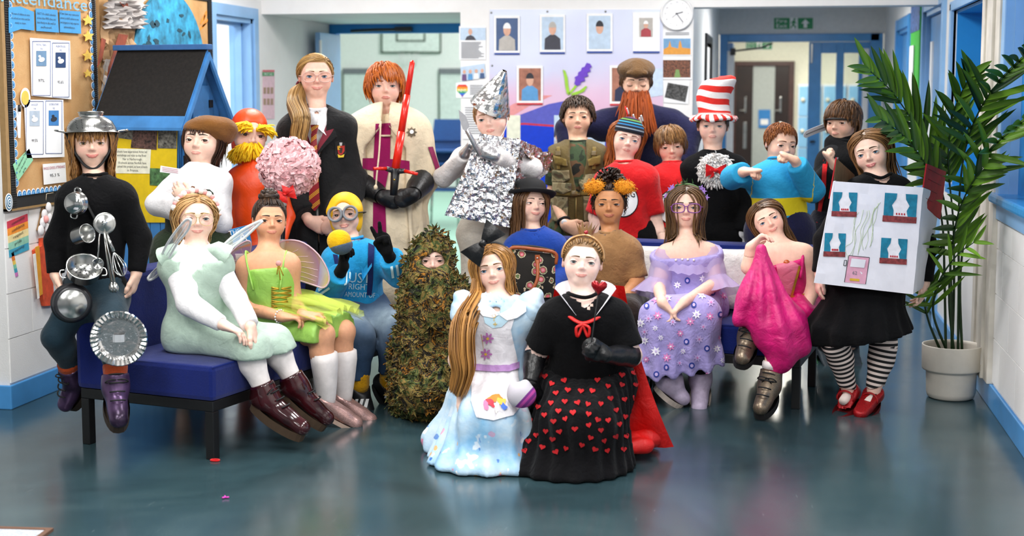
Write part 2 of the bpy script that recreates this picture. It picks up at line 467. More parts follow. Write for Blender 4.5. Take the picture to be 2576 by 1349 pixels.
def floormat():
 m,t=new_mat('worn_vinyl_floor')
 big=t.noise(.9,4,.6,dist=.6);c=t.ramp(big,[(.3,hexc('#1c2e33')),(.52,hexc('#2e454b')),(.75,hexc('#465b5e'))])
 sp=t.ramp(t.noise(420,2),[(.55,(0,0,0)),(.72,(1,1,1))]);c=t.mixc(t.math('MULTIPLY',sp,.10),c,hexc('#c2ccd0'))
 mp=t.add('ShaderNodeMapping');mp.inputs['Scale'].default_value=(9,1.1,1);mp.inputs['Rotation'].default_value=(0,0,.9);t.link(t.obj(),mp.inputs[0])
 scf=t.ramp(t.noise(5,6,.75,vec=mp.outputs[0]),[(.62,(0,0,0)),(.74,(1,1,1))]);c=t.mixc(t.math('MULTIPLY',scf,.16),c,hexc('#aab4b6'))
 t.link(c,t.b.inputs['Base Color'])
 r=t.math('ADD',t.math('MULTIPLY',t.noise(3.5,5,.7),.16),.12);t.link(r,t.b.inputs['Roughness'])
 t.b.inputs['Specular IOR Level'].default_value=.5;t.bump(t.noise(2.2,3),.03,.02)
 return m
def struct(name,mb,m,parent=None):
 o=mb.build(name,m,parent)
 if parent is None:o['kind']='structure'
 return o
def on_wall(o,wall):return o
floor=struct('floor',MB().box((-9,-5,-.2),(4,24,0)),floormat())
hallfloor=struct('floor_hall',MB().box((-9,YH2+.1,0),(XL+2.95,23,.004)),mat('mint_hall_floor','#a3d0bd',.4,var=.04))
struct('ceiling',MB().box((-9,-5,CEIL),(4,YB+.2,CEIL+.1)).box((-.62,YB+.2,2.42),(XR+.2,YF+.3,2.5)).box((-3,YF+.3,2.55),(4,22,2.65)).box((-9,YH2-.2,4.2),(-.6,23,4.3)),M_CEIL)
# --- left wall (x = XL) with a doorway and the recess up to the hall door
DL0,DL1,DLZ=8.76,9.45,2.0
struct('wall_left',MB().box((XL-.16,6.118,0),(XL,DL0,CEIL)).box((XL-.16,DL1,0),(XL,YH2+.1,CEIL)).box((XL-.16,DL0,DLZ),(XL,DL1,CEIL)),M_WALL)
struct('wall_left_return',MB().box((-6.2,6.118,0),(XL-.16,6.28,CEIL)),M_WALL)
struct('wall_left_near',MB().box((-6.3,-5,0),(-6.2,6.28,CEIL)),M_WALL)
struct('wall_side_room',MB().box((-5.6,7.9,0),(-5.5,10.4,2.6)).box((-5.5,10.3,0),(XL-.16,10.4,2.6)).box((-5.5,7.9,0),(XL-.16,8.0,2.6)).box((-5.5,7.9,2.6),(XL-.16,10.4,2.7)),M_CEIL)
struct('baseboard_left',MB().box((XL,6.10,0),(XL+.018,DL0-.08,.115),bev=.005).box((-6.19,6.098,0),(XL+.0175,6.117,.1148),bev=.005),M_BLUE)
def blocks(wall,axis,pos,u0,u1,z0,z1,bw=.44,bh=.215,j=.006,sign=1,skip=None):
 """painted blocks with recessed joints, each a piece of the wall"""
 cache={};row=0;z=z0
 while z<z1-.03:
  ze=min(z+bh,z1);u=u0-(bw/2 if row%2 else 0)
  while u<u1-.02:
   a,b=max(u,u0),min(u+bw,u1)
   if b-a>.03 and not (skip and skip(a,b,z,ze)):
    key=(round(b-a,3),round(ze-z,3))
    if key not in cache:
     w,h=b-a-j,ze-z-j
     mb=MB()
     mb.box((0,-w/2,-h/2),(.006*sign,w/2,h/2))if axis=='x' else mb.box((-w/2,0,-h/2),(w/2,.006*sign,h/2))
     o=mb.build('block',M_WALL,wall);cache[key]=o.data
    else:
     o=bpy.data.objects.new('block',cache[key]);COL.objects.link(o);o.parent=wall
    c=(pos,(a+b)/2,(z+ze)/2)if axis=='x' else ((a+b)/2,pos,(z+ze)/2)
    o.location=c
   u+=bw
  z+=bh;row+=1
wl=bpy.data.objects['wall_left']
blocks(wl,'x',XL,6.12,8.6,.12,.935,sign=1)
# doorway in the left wall
def frame_x(name,x,y0,y1,z1,w=.075,d=.02,m=M_PALEBLUE,sgn=1,depth=.16):
 mb=MB().box((x,y0-w,0),(x+sgn*d,y0,z1+w),bev=.004).box((x,y1,0),(x+sgn*d,y1+w,z1+w),bev=.004).box((x,y0,z1),(x+sgn*d,y1,z1+w),bev=.004)
 mb.box((x-sgn*depth,y0-.002,0),(x,y0+.03,z1)).box((x-sgn*depth,y1-.03,0),(x,y1+.002,z1)).box((x-sgn*depth,y0,z1-.03),(x,y1,z1+.002))
 mb.box((x-sgn*depth*.7,y1-.05,0),(x-sgn*depth*.4,y1-.03,z1-.03)).box((x-sgn*depth*.7,y0+.03,z1-.05),(x-sgn*depth*.4,y1-.03,z1-.03))
 return struct(name,mb,m)
d1=frame_x('door_1',XL,DL0,DL1,DLZ)
MB().box((XL-.75,DL0+.02,.01),(XL-.16,DL0+.06,1.97),bev=.004).build('door_leaf',M_CEIL,d1)
# --- header over the recess and back wall with the corridor beam
struct('trim_1',MB().box((XL,YB,2.045),(-2.106,YB+.22,CEIL)).box((XL,YB+.22,2.045),(-2.106,YH2,2.2)),M_WALL)
struct('wall_back',MB().box((-2.106,YB,0),(-.518,YB+.14,CEIL)).box((-2.106,YB+.14,0),(-1.95,YH2+.1,CEIL)).box((-.66,YB+.14,0),(-.518,YF,2.45)),M_WALL)
struct('trim_2',MB().box((-.518,YB,2.062),(XR+.02,YB+.2,CEIL)),M_WALL)
# --- hall doorway (recess end)
mb=MB().box((XL+.02,YH2-.012,1.972),(-2.1,YH2+.1,2.05),bev=.004).box((XL+.003,YH2-.01,0),(XL+.06,YH2+.1,2.05),bev=.004)
d2=struct('door_2',mb,M_BLUE2)
MB().box((XL+.06,YH2-.55,.02),(XL+.1,YH2-.02,1.96),bev=.004).build('door_leaf',M_PALEBLUE,d2)
MB().box((XL+.095,YH2-.56,.02),(XL+.106,YH2-.53,1.9)).build('finger_guard',M_WHITE,d2)
MB().tube([(XL+.2,YH2-.05,1.99),(XL+.42,YH2-.12,1.995),(XL+.6,YH2-.03,2.0)],.012).box((XL+.56,YH2-.06,1.985),(XL+.7,YH2,2.02),bev=.006).build('door_closer',M_DARKSTEEL,d2)
# --- hall beyond
struct('wall_hall_back',MB().box((-9,22,0),(-.5,22.15,4.3)),mat('hall_wall','#eef1ef',.7,var=.03))
struct('wall_hall_left',MB().box((-9.1,YH2,0),(-9,22.1,4.3)).box((-9,YH2,0),(XL-.16,YH2+.1,4.3)).box((XL-.16,YH2,2.2),(-.6,YH2+.1,4.3)),M_WALL)
struct('wall_hall_right',MB().box((-.72,YH2+.1,0),(-.62,22,4.3)),M_WALL)
# --- corridor end with the fire doors
struct('wall_corridor_end',MB().box((-.518,YF,2.065),(XR,YF+.12,2.5)),mat('corridor_grey','#d9dadb',.7,var=.03))
mb=MB().box((-.505,YF-.02,0),(-.425,YF+.12,2.065),bev=.006).box((-.425,YF-.02,1.99),(XR-.05,YF+.12,2.065),bev=.006).box((.93,YF-.02,0),(XR-.02,YF+.12,2.065),bev=.006)
d3=struct('door_3',mb,M_BLUE)
lf=MB()
x0,x1,g=.355,.93,YF+.02
for a,b,z0,z1 in ((x0,.475,0,1.985),(.617,.69,0,1.985),(.83,x1,0,1.985),(.475,.617,1.878,1.985),(.69,.83,1.878,1.985),(.475,.617,0,.5),(.69,.83,0,.5)):lf.box((a,g,z0),(b,g+.045,z1),bev=.004)
leaf=lf.build('door_leaf',M_BLUE,d3)
glass=mat('clear_glass','#eef4f2',.03,trans=1.,var=0,spec=.4)
for a,b in ((.475,.617),(.69,.83)):MB().box((a,g+.018,.5),(b,g+.026,1.878)).build('pane',glass,leaf)
MB().box((.868,g-.006,.15),(.925,g,1.92)).build('finger_plate',M_WHITE,leaf)
MB().box((.372,g-.02,1.78),(.39,g,1.97),bev=.004).build('bolt',M_STEEL,leaf)
MB().tube([(.39,g-.01,1.02),(.39,g-.05,1.02),(.43,g-.05,1.02)],.01).build('handle',M_DARKSTEEL,leaf)
lf=MB().box((-.425,YF+.12,.01),(-.38,YF+.66,1.985),bev=.004).build('door_leaf',M_PALEBLUE,d3)
MB().box((-.43,YF-.03,.1),(-.36,YF-.021,1.9)).build('finger_plate',M_WHITE,lf)
MB().box((-.40,YF-.06,1.86),(-.35,YF-.02,1.93),bev=.006).tube([(-.37,YF-.05,1.9),(-.1,YF-.06,1.93),(.0,YF-.0,1.975)],.009).build('door_closer',M_DARKSTEEL,d3)
# --- far corridor
struct('wall_far',MB().box((-3,18.5,0),(4,18.62,2.6)),mat('cream_wall','#efeeda',.7,var=.03))
struct('wall_far_side',MB().box((-3,YF+.12,0),(-2.9,18.5,2.6)).box((-2.9,YF+.12,0),(-.52,YF+.22,2.6)).box((3.9,YF+.12,0),(4,18.5,2.6)).box((XR,YF+.12,0),(3.9,YF+.22,2.6)),M_WALL)
M_WALNUT=mat('dark_walnut','#2a1c18',.35,var=.15,scale=12);M_WALNUT2=mat('walnut_frame','#4a2f2a',.4,var=.12,scale=12)
mb=MB().box((-.5,18.44,0),(-.44,18.5,1.89),bev=.004).box((.22,18.44,0),(.285,18.5,1.89),bev=.004).box((-.44,18.44,1.83),(.22,18.5,1.89),bev=.004)
d4=struct('door_4',mb,M_WALNUT2)
for a,b in ((-.44,-.23),(.045,.22)):
 lf=MB().box((a,18.455,.01),(b,18.5,1.83),bev=.003).build('door_leaf',M_WALNUT,d4)
 hx=b-.09 if a<-.3 else a+.075
 MB().box((hx-.022,18.445,.78),(hx+.022,18.456,1.12),bev=.004).build('push_plate',M_STEEL,lf)
 MB().box((hx-.012,18.44,1.24),(hx+.012,18.456,1.44),bev=.004).tube([(hx,18.44,1.27),(hx,18.4,1.27),(hx-.07,18.4,1.27)],.009).build('handle',M_STEEL,lf)
MB().box((-.23,18.47,.01),(.045,18.48,1.83)).build('pane',mat('frosted_glass','#cfd6d2',.5,trans=.3,var=.04),d4)
# --- right wall: window with a sill, trunking, deep window, door, pinboard
ops=[(5.2,6.90,.99,CEIL),(7.50,8.97,.93,1.985),(9.42,10.55,0,2.06),(11.7,12.75,0,2.02)]
mb=MB();y=-5
for a,b,z0,z1 in ops:
 mb.box((XR,y,0),(XR+.14,a,CEIL))
 if z0>0:mb.box((XR,a,0),(XR+.14,b,z0))
 if z1<CEIL:mb.box((XR,a,z1),(XR+.14,b,CEIL))
 y=b
mb.box((XR,y,0),(XR+.14,YF+.1,CEIL));wr_=struct('wall_right',mb,M_WALL)
blocks(wr_,'x',XR,4.6,7.48,.12,.90,sign=-1)
struct('baseboard_right',MB().box((XR-.018,-2,0),(XR,9.35,.112),bev=.005).box((XR-.018,10.65,0),(XR,11.6,.112),bev=.005),M_BLUE)
w1=struct('window_1',MB().box((XR-.025,6.88,.98),(XR+.1,6.965,CEIL),bev=.006).box((XR+.02,6.87,1.0),(XR+.16,6.91,CEIL-.01)).box((XR-.015,5.1,.905),(XR,7.03,.985),bev=.004),M_PALEBLUE)
MB().box((XR-.05,5.1,.985),(XR+.12,7.02,1.03),bev=.012).build('window_sill',mat('sill_blue','#3f9be0',.25,var=.05),w1)
MB().box((XR+.06,5.2,1.03),(XR+.075,6.90,CEIL)).box((XR+.045,5.9,1.03),(XR+.062,5.94,CEIL)).build('blind',M_BLUE2,w1)
w2=struct('window_2',MB().box((XR-.02,7.44,.93),(XR+.02,7.50,2.03),bev=.005).box((XR-.02,8.97,.93),(XR+.02,9.03,2.03),bev=.005).box((XR-.02,7.44,1.985),(XR+.02,9.03,2.04),bev=.005),M_PALEBLUE)
MB().box((XR+.02,7.47,.93),(XR+.42,7.5,2.0)).box((XR+.02,8.955,.93),(XR+.42,9.0,1.98)).box((XR+.02,7.5,1.97),(XR+.42,8.97,2.01)).box((XR-.02,7.5,.90),(XR+.42,8.97,.945)).build('reveal',M_BLUE2,w2)
mb=MB()
for a,b,z0,z1 in ((7.5,7.57,.93,1.985),(8.9,8.97,.93,1.985),(7.57,8.9,.93,1.0),(7.57,8.9,1.91,1.985),(8.2,8.26,1.0,1.91)):mb.box((XR+.36,a,z0),(XR+.41,b,z1),bev=.006)
MB_=mb.build('window_frame',M_WHITE,w2)
for a,b in ((7.57,8.2),(8.26,8.9)):MB().box((XR+.385,a,1.0),(XR+.392,b,1.91)).build('pane',mat('grey_glass','#aab6bc',.08,var=.05,spec=.6),MB_)
tr=MB().box((XR-.045,7.12,0.112),(XR,7.30,CEIL),bev=.006).box((XR-.055,7.30,0.112),(XR,7.39,CEIL),bev=.004).box((XR-.03,6.99,.112),(XR,7.12,CEIL),bev=.003)
struct('trim_3',tr,mat('worn_white_boxing','#d9d3c8',.5,var=.12,scale=5,bump=.2,bscale=40))
d5=frame_x('door_5',XR,9.42,10.55,2.06,w=.09,sgn=-1,m=M_PALEBLUE)
lf=MB().box((XR+.03,9.45,.01),(XR+.07,10.52,2.02),bev=.004).box((XR+.02,9.55,1.1),(XR+.03,9.75,1.8),bev=.004).build('door_leaf',M_BLUE,d5)
MB().box((XR+.018,10.28,.05),(XR+.03,10.40,1.85)).build('finger_plate',M_WHITE,lf)
d6=frame_x('door_6',XR,11.7,12.75,2.02,w=.09,sgn=-1,m=M_BLUE)
MB().box((XR+.03,11.73,.01),(XR+.07,12.72,1.99),bev=.004).build('door_leaf',M_BLUE,d6)
d7=frame_x('door_7',-.518,11.35,12.3,1.9,w=.06,sgn=1,m=M_BLACK)
MB().box((-.56,11.38,.01),(-.54,12.28,1.87)).build('door_leaf',M_PALEBLUE,d7)
# ================================================================== sofas
M_SOFA=cloth('royal_blue_wool','#031a64',.9,.15,120,var=.05,weave=1400)
M_SOFA2=cloth('royal_blue_wool_side','#041a60',.9,.12,120,var=.05,weave=1400)
def sofa(p_front,p_back,length,label):
 """p_front / p_back: floor points of the two legs at the open end; the bench runs away from them"""
 a=nrm(np.array(p_front[:2])-np.array(p_back[:2]));l=np.array([-a[1],a[0]])
 w=np.linalg.norm(np.array(p_front[:2])-np.array(p_back[:2]))
 if (l@np.array([0,1]))<0 and abs(l[1])>.5:l=-l
 if abs(l[1])<=.5 and l[0]>0:l=-l
 o=np.array([p_back[0],p_back[1],0.]);A=np.array([a[0],a[1],0]);L=np.array([l[0],l[1],0])
 M=frame_M(o,A,L,UP)
 r=empty('sofa',o,label,'sofa','blue bench sofas the group sits on')
 MB().box((.1,-.02,.245),(w+.03,length,.39),M,bev=.02).build('seat_cushion',M_SOFA,r)
 pts=[(.13,-.012,.384),(w+.022,-.012,.384),(w+.022,length-.01,.384),(.13,length-.01,.384)]
 MB().tube([M@Vector(p)for p in pts],.006,6).build('piping',M_SOFA2,bpy.data.objects[r.children[0].name]if r.children else r)
 MB().box((-.03,-.025,.245),(.13,length,.73),M,bev=.025).build('backrest',M_SOFA,r)
 MB().box((-.02,-.01,.2),(w+.02,length-.01,.245),M,bev=.004).build('frame',M_BLACK,r)
 for u in (.0,w):
  for v in (0.,length-.06):
   MB().box((u-.02,v-.01,0),(u+.02,v+.03,.2),M,bev=.003).build('leg',M_BLACK,r)
 return r,M
SOFA_L,SM_L=sofa(on_floor(532,1156),on_floor(221,1117),1.6,'royal blue bench sofa on black metal legs seen from its end')
SOFA_R,SM_R=sofa(on_floor(2007,1028),on_floor(2047,972),1.78,'royal blue bench sofa facing forward behind the kneeling girls')
M_CUSH=cloth('pale_cushion','#dcd8d4',.9,.3,40)
def cushion(label,c,ax,up,s=.36,t=.13):
 n=18;V=[];
 z=nrm(np.cross(ax,up));g=np.linspace(-1,1,n)
 for side in (1,-1):
  for v in g:
   for u in g:
    e=(1-abs(u)**2.6)*(1-abs(v)**2.6);q=1-.10*(1-abs(u*v))*0-.06*(u*u*(1-v*v)+v*v*(1-u*u))*0
    cu=u*(1-.07*(1-v*v)*0-.06*abs(v)**4*0);V.append(c+ax*u*s/2*(1-.06*(1-v*v))+up*v*s/2*(1-.06*(1-u*u))+z*side*t/2*max(e,0)**.45)
 Fc=[]
 for k in (0,1):
  for i in range(n-1):
   for j_ in range(n-1):
    f=(k*n*n+i*n+j_,k*n*n+i*n+j_+1,k*n*n+(i+1)*n+j_+1,k*n*n+(i+1)*n+j_);Fc.append(f if k==0 else f[::-1])
 return tag(put_mesh('cushion',np.array(V),Fc,M_CUSH,None,True),label,'cushion','pale sofa cushions')
A_=np.array(SM_L.col[0][:3]);L_=np.array(SM_L.col[1][:3])
cushion('pale grey cushion against the sofa back beside the fairy wing',np.array(SM_L@Vector((.24,1.02,.57))),L_,nrm(UP-A_*.3))
A_=np.array(SM_R.col[0][:3]);L_=np.array(SM_R.col[1][:3])
cushion('white cushion behind the shoulder of the girl in lilac',np.array(SM_R@Vector((.22,.42,.565))),L_,nrm(UP-A_*.25),.32)
cushion('white cushion between the tan hoodie and the lilac dress',np.array(SM_R@Vector((.22,.83,.565))),L_,nrm(UP-A_*.25),.32)
# wooden bench on which two of the back row stand
B0=at(740,900,7.62);B0[2]=0;B1=at(1070,900,7.68);B1[2]=0;bl_=nrm(B1-B0);bn=np.array([-bl_[1],bl_[0],0])
BM=frame_M(B0,bl_,bn,UP);Lb=float(np.linalg.norm(B1-B0))
M_PINE=mat('varnished_pine','#a8702f',.4,var=.12,scale=10)
BENCH_Z=.28
rb=empty('bench',B0,'low varnished wooden bench behind the left sofa under the caped boy','bench')
for q in range(3):MB().box((0,-.13+q*.09,.245),(Lb,-.05+q*.09,.28),BM,bev=.005).build('plank',M_PINE,rb)
for q in (.06,Lb-.12):MB().box((q,-.11,0),(q+.05,.11,.245),BM,bev=.005).build('leg',M_PINE,rb)
# ================================================================== people
def skin_mat(name,base,lip,blush,scalp):
 m,t=new_mat(name)
 base,lip,blush,scalp=map(hexc,(base,lip,blush,scalp))
 n=t.noise(60,4);c=t.ramp(n,[(.3,tuple(x*.93 for x in base)),(.7,tuple(min(1,x*1.04)for x in base))])
 c=t.mixc(t.math('MULTIPLY',t.attr('blush').outputs['Fac'],.75),c,blush)
 c=t.mixc(t.attr('lip').outputs['Fac'],c,lip)
 c=t.mixc(t.attr('scalp').outputs['Fac'],c,scalp)
 t.link(c,t.b.inputs['Base Color'])
 t.b.inputs['Roughness'].default_value=.5;t.b.inputs['Specular IOR Level'].default_value=.35
 t.b.inputs['Subsurface Weight'].default_value=.12;t.b.inputs['Subsurface Radius'].default_value=(.012,.004,.002)
 t.b.inputs['Subsurface Scale'].default_value=.6
 return m
def hair_mat(name,dark,light,rough=.42):
 if name in MATS:return MATS[name]
 m,t=new_mat(name);dark,light=hexc(dark),hexc(light)
 c=t.mixc(t.attr('shade').outputs['Fac'],dark,light)
 t.link(c,t.b.inputs['Base Color']);t.b.inputs['Roughness'].default_value=rough;t.b.inputs['Specular IOR Level'].default_value=.4
 return m
def smooth01(x):x=np.clip(x,0,1);return x*x*(3-2*x)
M_SCLERA=mat('eye_white','#f1eeea',.25,var=.02);M_PUPIL=mat('pupil','#0b0a0a',.1,var=0)
M_LASH=mat('eyelash','#2a1d18',.6,var=0);M_TEETH=mat('teeth','#efe9de',.3,var=.02);M_MOUTH=mat('mouth_dark','#4a1a1c',.6,var=0)
IRIS={k:mat('iris_'+k,c,.15,var=.15,scale=400)for k,c in dict(blue='#6f93b4',brown='#4b2c1a',grey='#76858a',green='#6d7d58',hazel='#7a5c36').items()}
class Person:
 def __init__(s,label,Z,head,J,S=1.,skin='#edc4ae',lip='#cf8279',blush='#e59a90',haircol=('#5a3c22','#9a7044'),hairname='brown',eye='blue',smile=.2,lids=.95,gaze=(0.,0.),brow=None,stand=0.,fat=1.,torso_q=.74,mouth_open=0.,build=True,headw=1.07,finger=None):
  s.S=S;s.Z=Z;s.label=label;s.fat=fat;s.stand=stand
  s.smile,s.lids,s.gaze,s.mouth_open=smile,lids,gaze,mouth_open
  s.hm=hair_mat('hair_'+hairname,*haircol);s.brow=s.hm if brow is None else hair_mat('brow_'+brow,brow,brow)
  mid=tuple((int(haircol[0][i:i+2],16)*.6+int(haircol[1][i:i+2],16)*.4)for i in (1,3,5))
  s.skin=skin_mat('skin_'+str(len(MATS)),skin,lip,blush,'#%02x%02x%02x'%tuple(int(v)for v in mid))
  s.eye=eye
  # ---- head frame: x to the picture's right, -y out of the face, z up (before turning)
  cx,cy,hp,yaw,pitch,roll=head[:6];Zh=Z+(head[6]if len(head)>6 else 0)
  s.hc=at(cx,cy,Zh);s.hh=hp*Zh/F_PX
  v=nrm(s.hc-CAM_C);x0=nrm(np.cross(v,UP));z0=np.cross(x0,v);y0=v
  yw,pt,rl=map(math.radians,(yaw,pitch,roll))
  Ry=lambda a:np.array([[math.cos(a),-math.sin(a),0],[math.sin(a),math.cos(a),0],[0,0,1]])
  Rx=lambda a:np.array([[1,0,0],[0,math.cos(a),-math.sin(a)],[0,math.sin(a),math.cos(a)]])
  Rz=lambda a:np.array([[math.cos(a),0,math.sin(a)],[0,1,0],[-math.sin(a),0,math.cos(a)]])
  s.HR=np.stack([x0,y0,z0],1)@Rz(rl)@Ry(yw)@Rx(pt)     # columns = head axes in the world
  s.hc=s.hc-s.HR@np.array([0,-.34,-.02])*s.hh;s.headw=headw
  s.joints(J)
  s.root=empty('person',(s.j['base'][0],s.j['base'][1],s.j['base'][2]),label,'person')
  s.parts={}
  s.body_prims()
  s.finger=finger or {}
 def hl(s,p):return s.hc+s.HR@(np.asarray(p,float)*s.hh)          # head-local (unit = head height) -> world
 def hm4(s):return frame_M(s.hc,*(s.HR*s.hh).T)
 def joints(s,J):
  S=s.S;Z=s.Z;j={}
  L=dict(el=.25*S,wr=.215*S,kn=.345*S,an=.33*S)
  def P(name,par=None,ln=None):
   v=J[name]
   if len(v)==3:return at(v[0],v[1],Z+v[2])
   if par is None:return at(v[0],v[1],Z)
   zp=depth_of(par);q=at(v[0],v[1],zp);pl=np.linalg.norm(q-par)
   return at(v[0],v[1],zp-math.sqrt(max(ln*ln-pl*pl,0))*.92)
  for sd in 'LR':
   j['sh'+sd]=P('sh'+sd)
   j['hip'+sd]=P('hip'+sd)
  for sd in 'LR':
   j['el'+sd]=P('el'+sd,j['sh'+sd],L['el'])
   j['wr'+sd]=P('wr'+sd,j['el'+sd],L['wr'])
   if 'ha'+sd in J:
    v=J['ha'+sd];zz=depth_of(j['wr'+sd])+(v[2]if len(v)>2 else 0);j['ha'+sd]=at(v[0],v[1],zz)
   else:j['ha'+sd]=j['wr'+sd]+nrm(j['wr'+sd]-j['el'+sd])*.14*S
   if 'kn'+sd in J:
    j['kn'+sd]=P('kn'+sd,j['hip'+sd],L['kn']);j['an'+sd]=P('an'+sd,j['kn'+sd],L['an'])
    if 'to'+sd in J:v=J['to'+sd];j['to'+sd]=at(v[0],v[1],depth_of(j['an'+sd])+(v[2]if len(v)>2 else -.1))
    else:j['to'+sd]=j['an'+sd]-LEV_F*.15*S+UP*-.04
   else:                                   # standing straight, legs hidden behind what is in front
    h=j['hip'+sd];z0=s.stand
    j['kn'+sd]=np.array([h[0],h[1],z0+(h[2]-z0)*.52])-LEV_F*.015;j['an'+sd]=np.array([h[0],h[1],z0+.075])
    j['to'+sd]=j['an'+sd]-LEV_F*.15*S+UP*-.05
  for sd in 'LR':j['sh'+sd]=j['sh'+sd]+UP*.004*S
  j['sh']=(j['shL']+j['shR'])/2;j['hip']=(j['hipL']+j['hipR'])/2
  j['neck']=j['sh']+nrm(s.hl((0,.1,-.4))-j['sh'])*.03
  lowest=min(j['anL'][2],j['anR'][2]);b=j['hip'].copy();b[2]=max(0.,lowest-.08);j['base']=b
  s.j=j;s.vis='knL' in J
 def body_prims(s):
  j=s.j;S=s.S;f=s.fat;p=[];side_s=nrm(j['shR']-j['shL']);side_h=nrm(j['hipR']-j['hipL'])
  up=nrm(j['sh']-j['hip']);s.up=up;Lt=np.linalg.norm(j['sh']-j['hip'])
  fwd=np.cross(up,side_s);s.fwd=-fwd if (fwd@s.HR[:,1])>0 else fwd
  hw=max(np.linalg.norm(j['hipR']-j['hipL'])/2,.06*S)
  a=lambda t:j['hip']+up*Lt*t
  p.append(cap(j['hipL'],j['hipR'],.075*S*f,k=.05,tag='pelvis'))
  p.append(cap(a(.08),a(.5),.1*S*f,.092*S*f,k=.07,tag='torso',side=side_h,q=1.22))
  p.append(cap(a(.5),a(.84),.099*S*f,.11*S*f,k=.07,tag='torso',side=side_s,q=1.28))
  p.append(cap(j['shL']-up*.022*S,j['shR']-up*.022*S,.054*S,k=.05,tag='yoke'))
  nb=j['sh']+up*.015*S
  for sd in 'LR':p.append(cap(j['sh'+sd]*.78+j['sh']*.22+up*.006*S,nb*.8+s.hl((0,.1,-.45))*.2,.038*S,.042*S,k=.05,tag='yoke'))
  rn=.043*S if S<1.15 else .056
  p.append(cap(j['sh']-up*.03*S,s.hl((0,.09,-.3)),rn*1.1,rn*.98,k=.035,tag='neck'))
  for sd in 'LR':
   p.append(cap(j['sh'+sd]-up*.01,j['el'+sd],.043*S*f,.035*S*f,k=.035,tag='uarm'+sd))
   p.append(cap(j['el'+sd],j['wr'+sd],.036*S*f,.0245*S,k=.02,tag='farm'+sd))
   p.append(cap(j['hip'+sd]-up*.0,j['kn'+sd],.079*S*f,.053*S*f,k=.05,tag='thigh'+sd))
   kn,an=j['kn'+sd],j['an'+sd];calf=kn+(an-kn)*.3-nrm(j['to'+sd]-an)*.012*S
   p.append(cap(kn,calf,.05*S*f,.05*S*f,k=.03,tag='shin'+sd));p.append(cap(calf,an,.05*S*f,.031*S,k=.03,tag='shin'+sd))
   to=j['to'+sd];dirf=nrm(to-an)
   heel=an-dirf*.035*S*np.array([1,1,.2])-UP*.02*S
   p.append(cap(heel,an,.03*S,.032*S,k=.02,tag='foot'+sd));p.append(cap(an,to,.034*S,.026*S,k=.02,tag='foot'+sd))
  s.bp=p
  # ---- head
  W=s.headw;h=s.hh;hd=[]
  e=lambda c,r,k=.08,op='u',R=None,tag='head':hd.append(ell(s.hl(c),np.array(r)*h,(s.HR if R is None else s.HR@R).T,k*h,op,tag))
  c_=lambda a_,b_,ra,rb,k=.03,op='u',tag='head':hd.append(cap(s.hl(a_),s.hl(b_),ra*h,rb*h,k*h,op,tag))
  e((0,.07,.14),(.355*W,.40,.36),.02)
  e((0,-.07,-.12),(.30*W,.30,.34),.16)
  e((0,-.235,-.385),(.11*W,.095,.085),.12)                       # chin
  for sg in (-1,1):
   e((sg*.165*W,-.20,-.17),(.12,.12,.13),.1)                  # cheek
   c_((sg*.04,-.335,.075),(sg*.2*W,-.285,.085),.045,.035,.06)  # brow
   e((sg*.158*W,-.405,-.015),(.082,.075,.05),.06,'s')        # socket
   e((sg*.155*W,-.272,-.02),(.081,.081,.081),.012)            # eyeball bed
  c_((0,-.33,.04),(0,-.422,-.118),.024,.037,.045)              # nose
  e((0,-.418,-.13),(.042,.044,.037),.03)
  for sg in (-1,1):e((sg*.046,-.38,-.145),(.031,.042,.028),.025)
  c_((0,-.335,-.2),(0,-.315,-.29),.05,.066,.08)                    # muzzle
  sm=s.smile;mw=.096+.034*sm;cz=-.277+.048*sm;mo=s.mouth_open
  s.lips=[]
  for sg in (-1,1):
   a_=(0,-.398,-.266);b_=(sg*mw*.45,-.389,-.262+.005*sm);c2=(sg*mw,-.352+.022*sm,cz)
   for q0,q1,r0,r1 in ((a_,b_,.011,.0125),(b_,c2,.0125,.004)):
    s.lips.append((q0,q1,r0,r1));c_(q0,q1,r0,r1,.02,tag='lip')
   a_=(0,-.394,-.299-.05*mo);b_=(sg*mw*.55,-.381,-.294+.012*sm-.04*mo);c2=(sg*mw,-.350+.022*sm,cz)
   for q0,q1,r0,r1 in ((a_,b_,.0145,.013),(b_,c2,.013,.003)):
    s.lips.append((q0,q1,r0,r1));c_(q0,q1,r0,r1,.02,tag='lip')
   c_((0,-.425,-.2815-.02*mo),(sg*mw*.95,-.375+.022*sm,cz-.003),.006+.016*mo,.004,.008,'s')
   e((sg*.345*W,.06,-.03),(.035,.075,.115),.03,R=np.array([[math.cos(.35*sg),-math.sin(.35*sg),0],[math.sin(.35*sg),math.cos(.35*sg),0],[0,0,1]]),tag='ear')
   e((sg*.385*W,.035,-.02),(.022,.04,.065),.02,'s',tag='ear')
  c_((0,.1,-.15),(0,.1,-.42),.205,.185,.1)                        # back of the jaw and nape
  s.hd=hd;s.neckp=[q for q in p if q.tag in ('neck','yoke')]
 # ---- hands
 def hand_prims(s,sd,pose='relax',palm=None):
  """palm = direction the palm looks to, world; fingers run from wrist to the 'ha' joint"""
  j=s.j;S=s.S;w=j['wr'+sd];d=nrm(j['ha'+sd]-w)
  n=nrm(-LEV_F if palm is None else palm);n=nrm(n-d*(n@d));side=np.cross(d,n)
  th=1. if sd=='L' else -1.
  if isinstance(pose,tuple):pose,th=pose
  side=side*th                                                      # thumb side
  k=S*.92;out=[cap(j['el'+sd],w,.036*S*s.fat,.0245*S,k=.015,tag='farm'+sd)]
  out.append(cap(w,w+d*.028*k,.024*k,.026*k,k=.012,side=side,q=1.35))
  out.append(cap(w+d*.022*k,w+d*.062*k,.034*k,.037*k,k=.014,side=side,q=2.5))
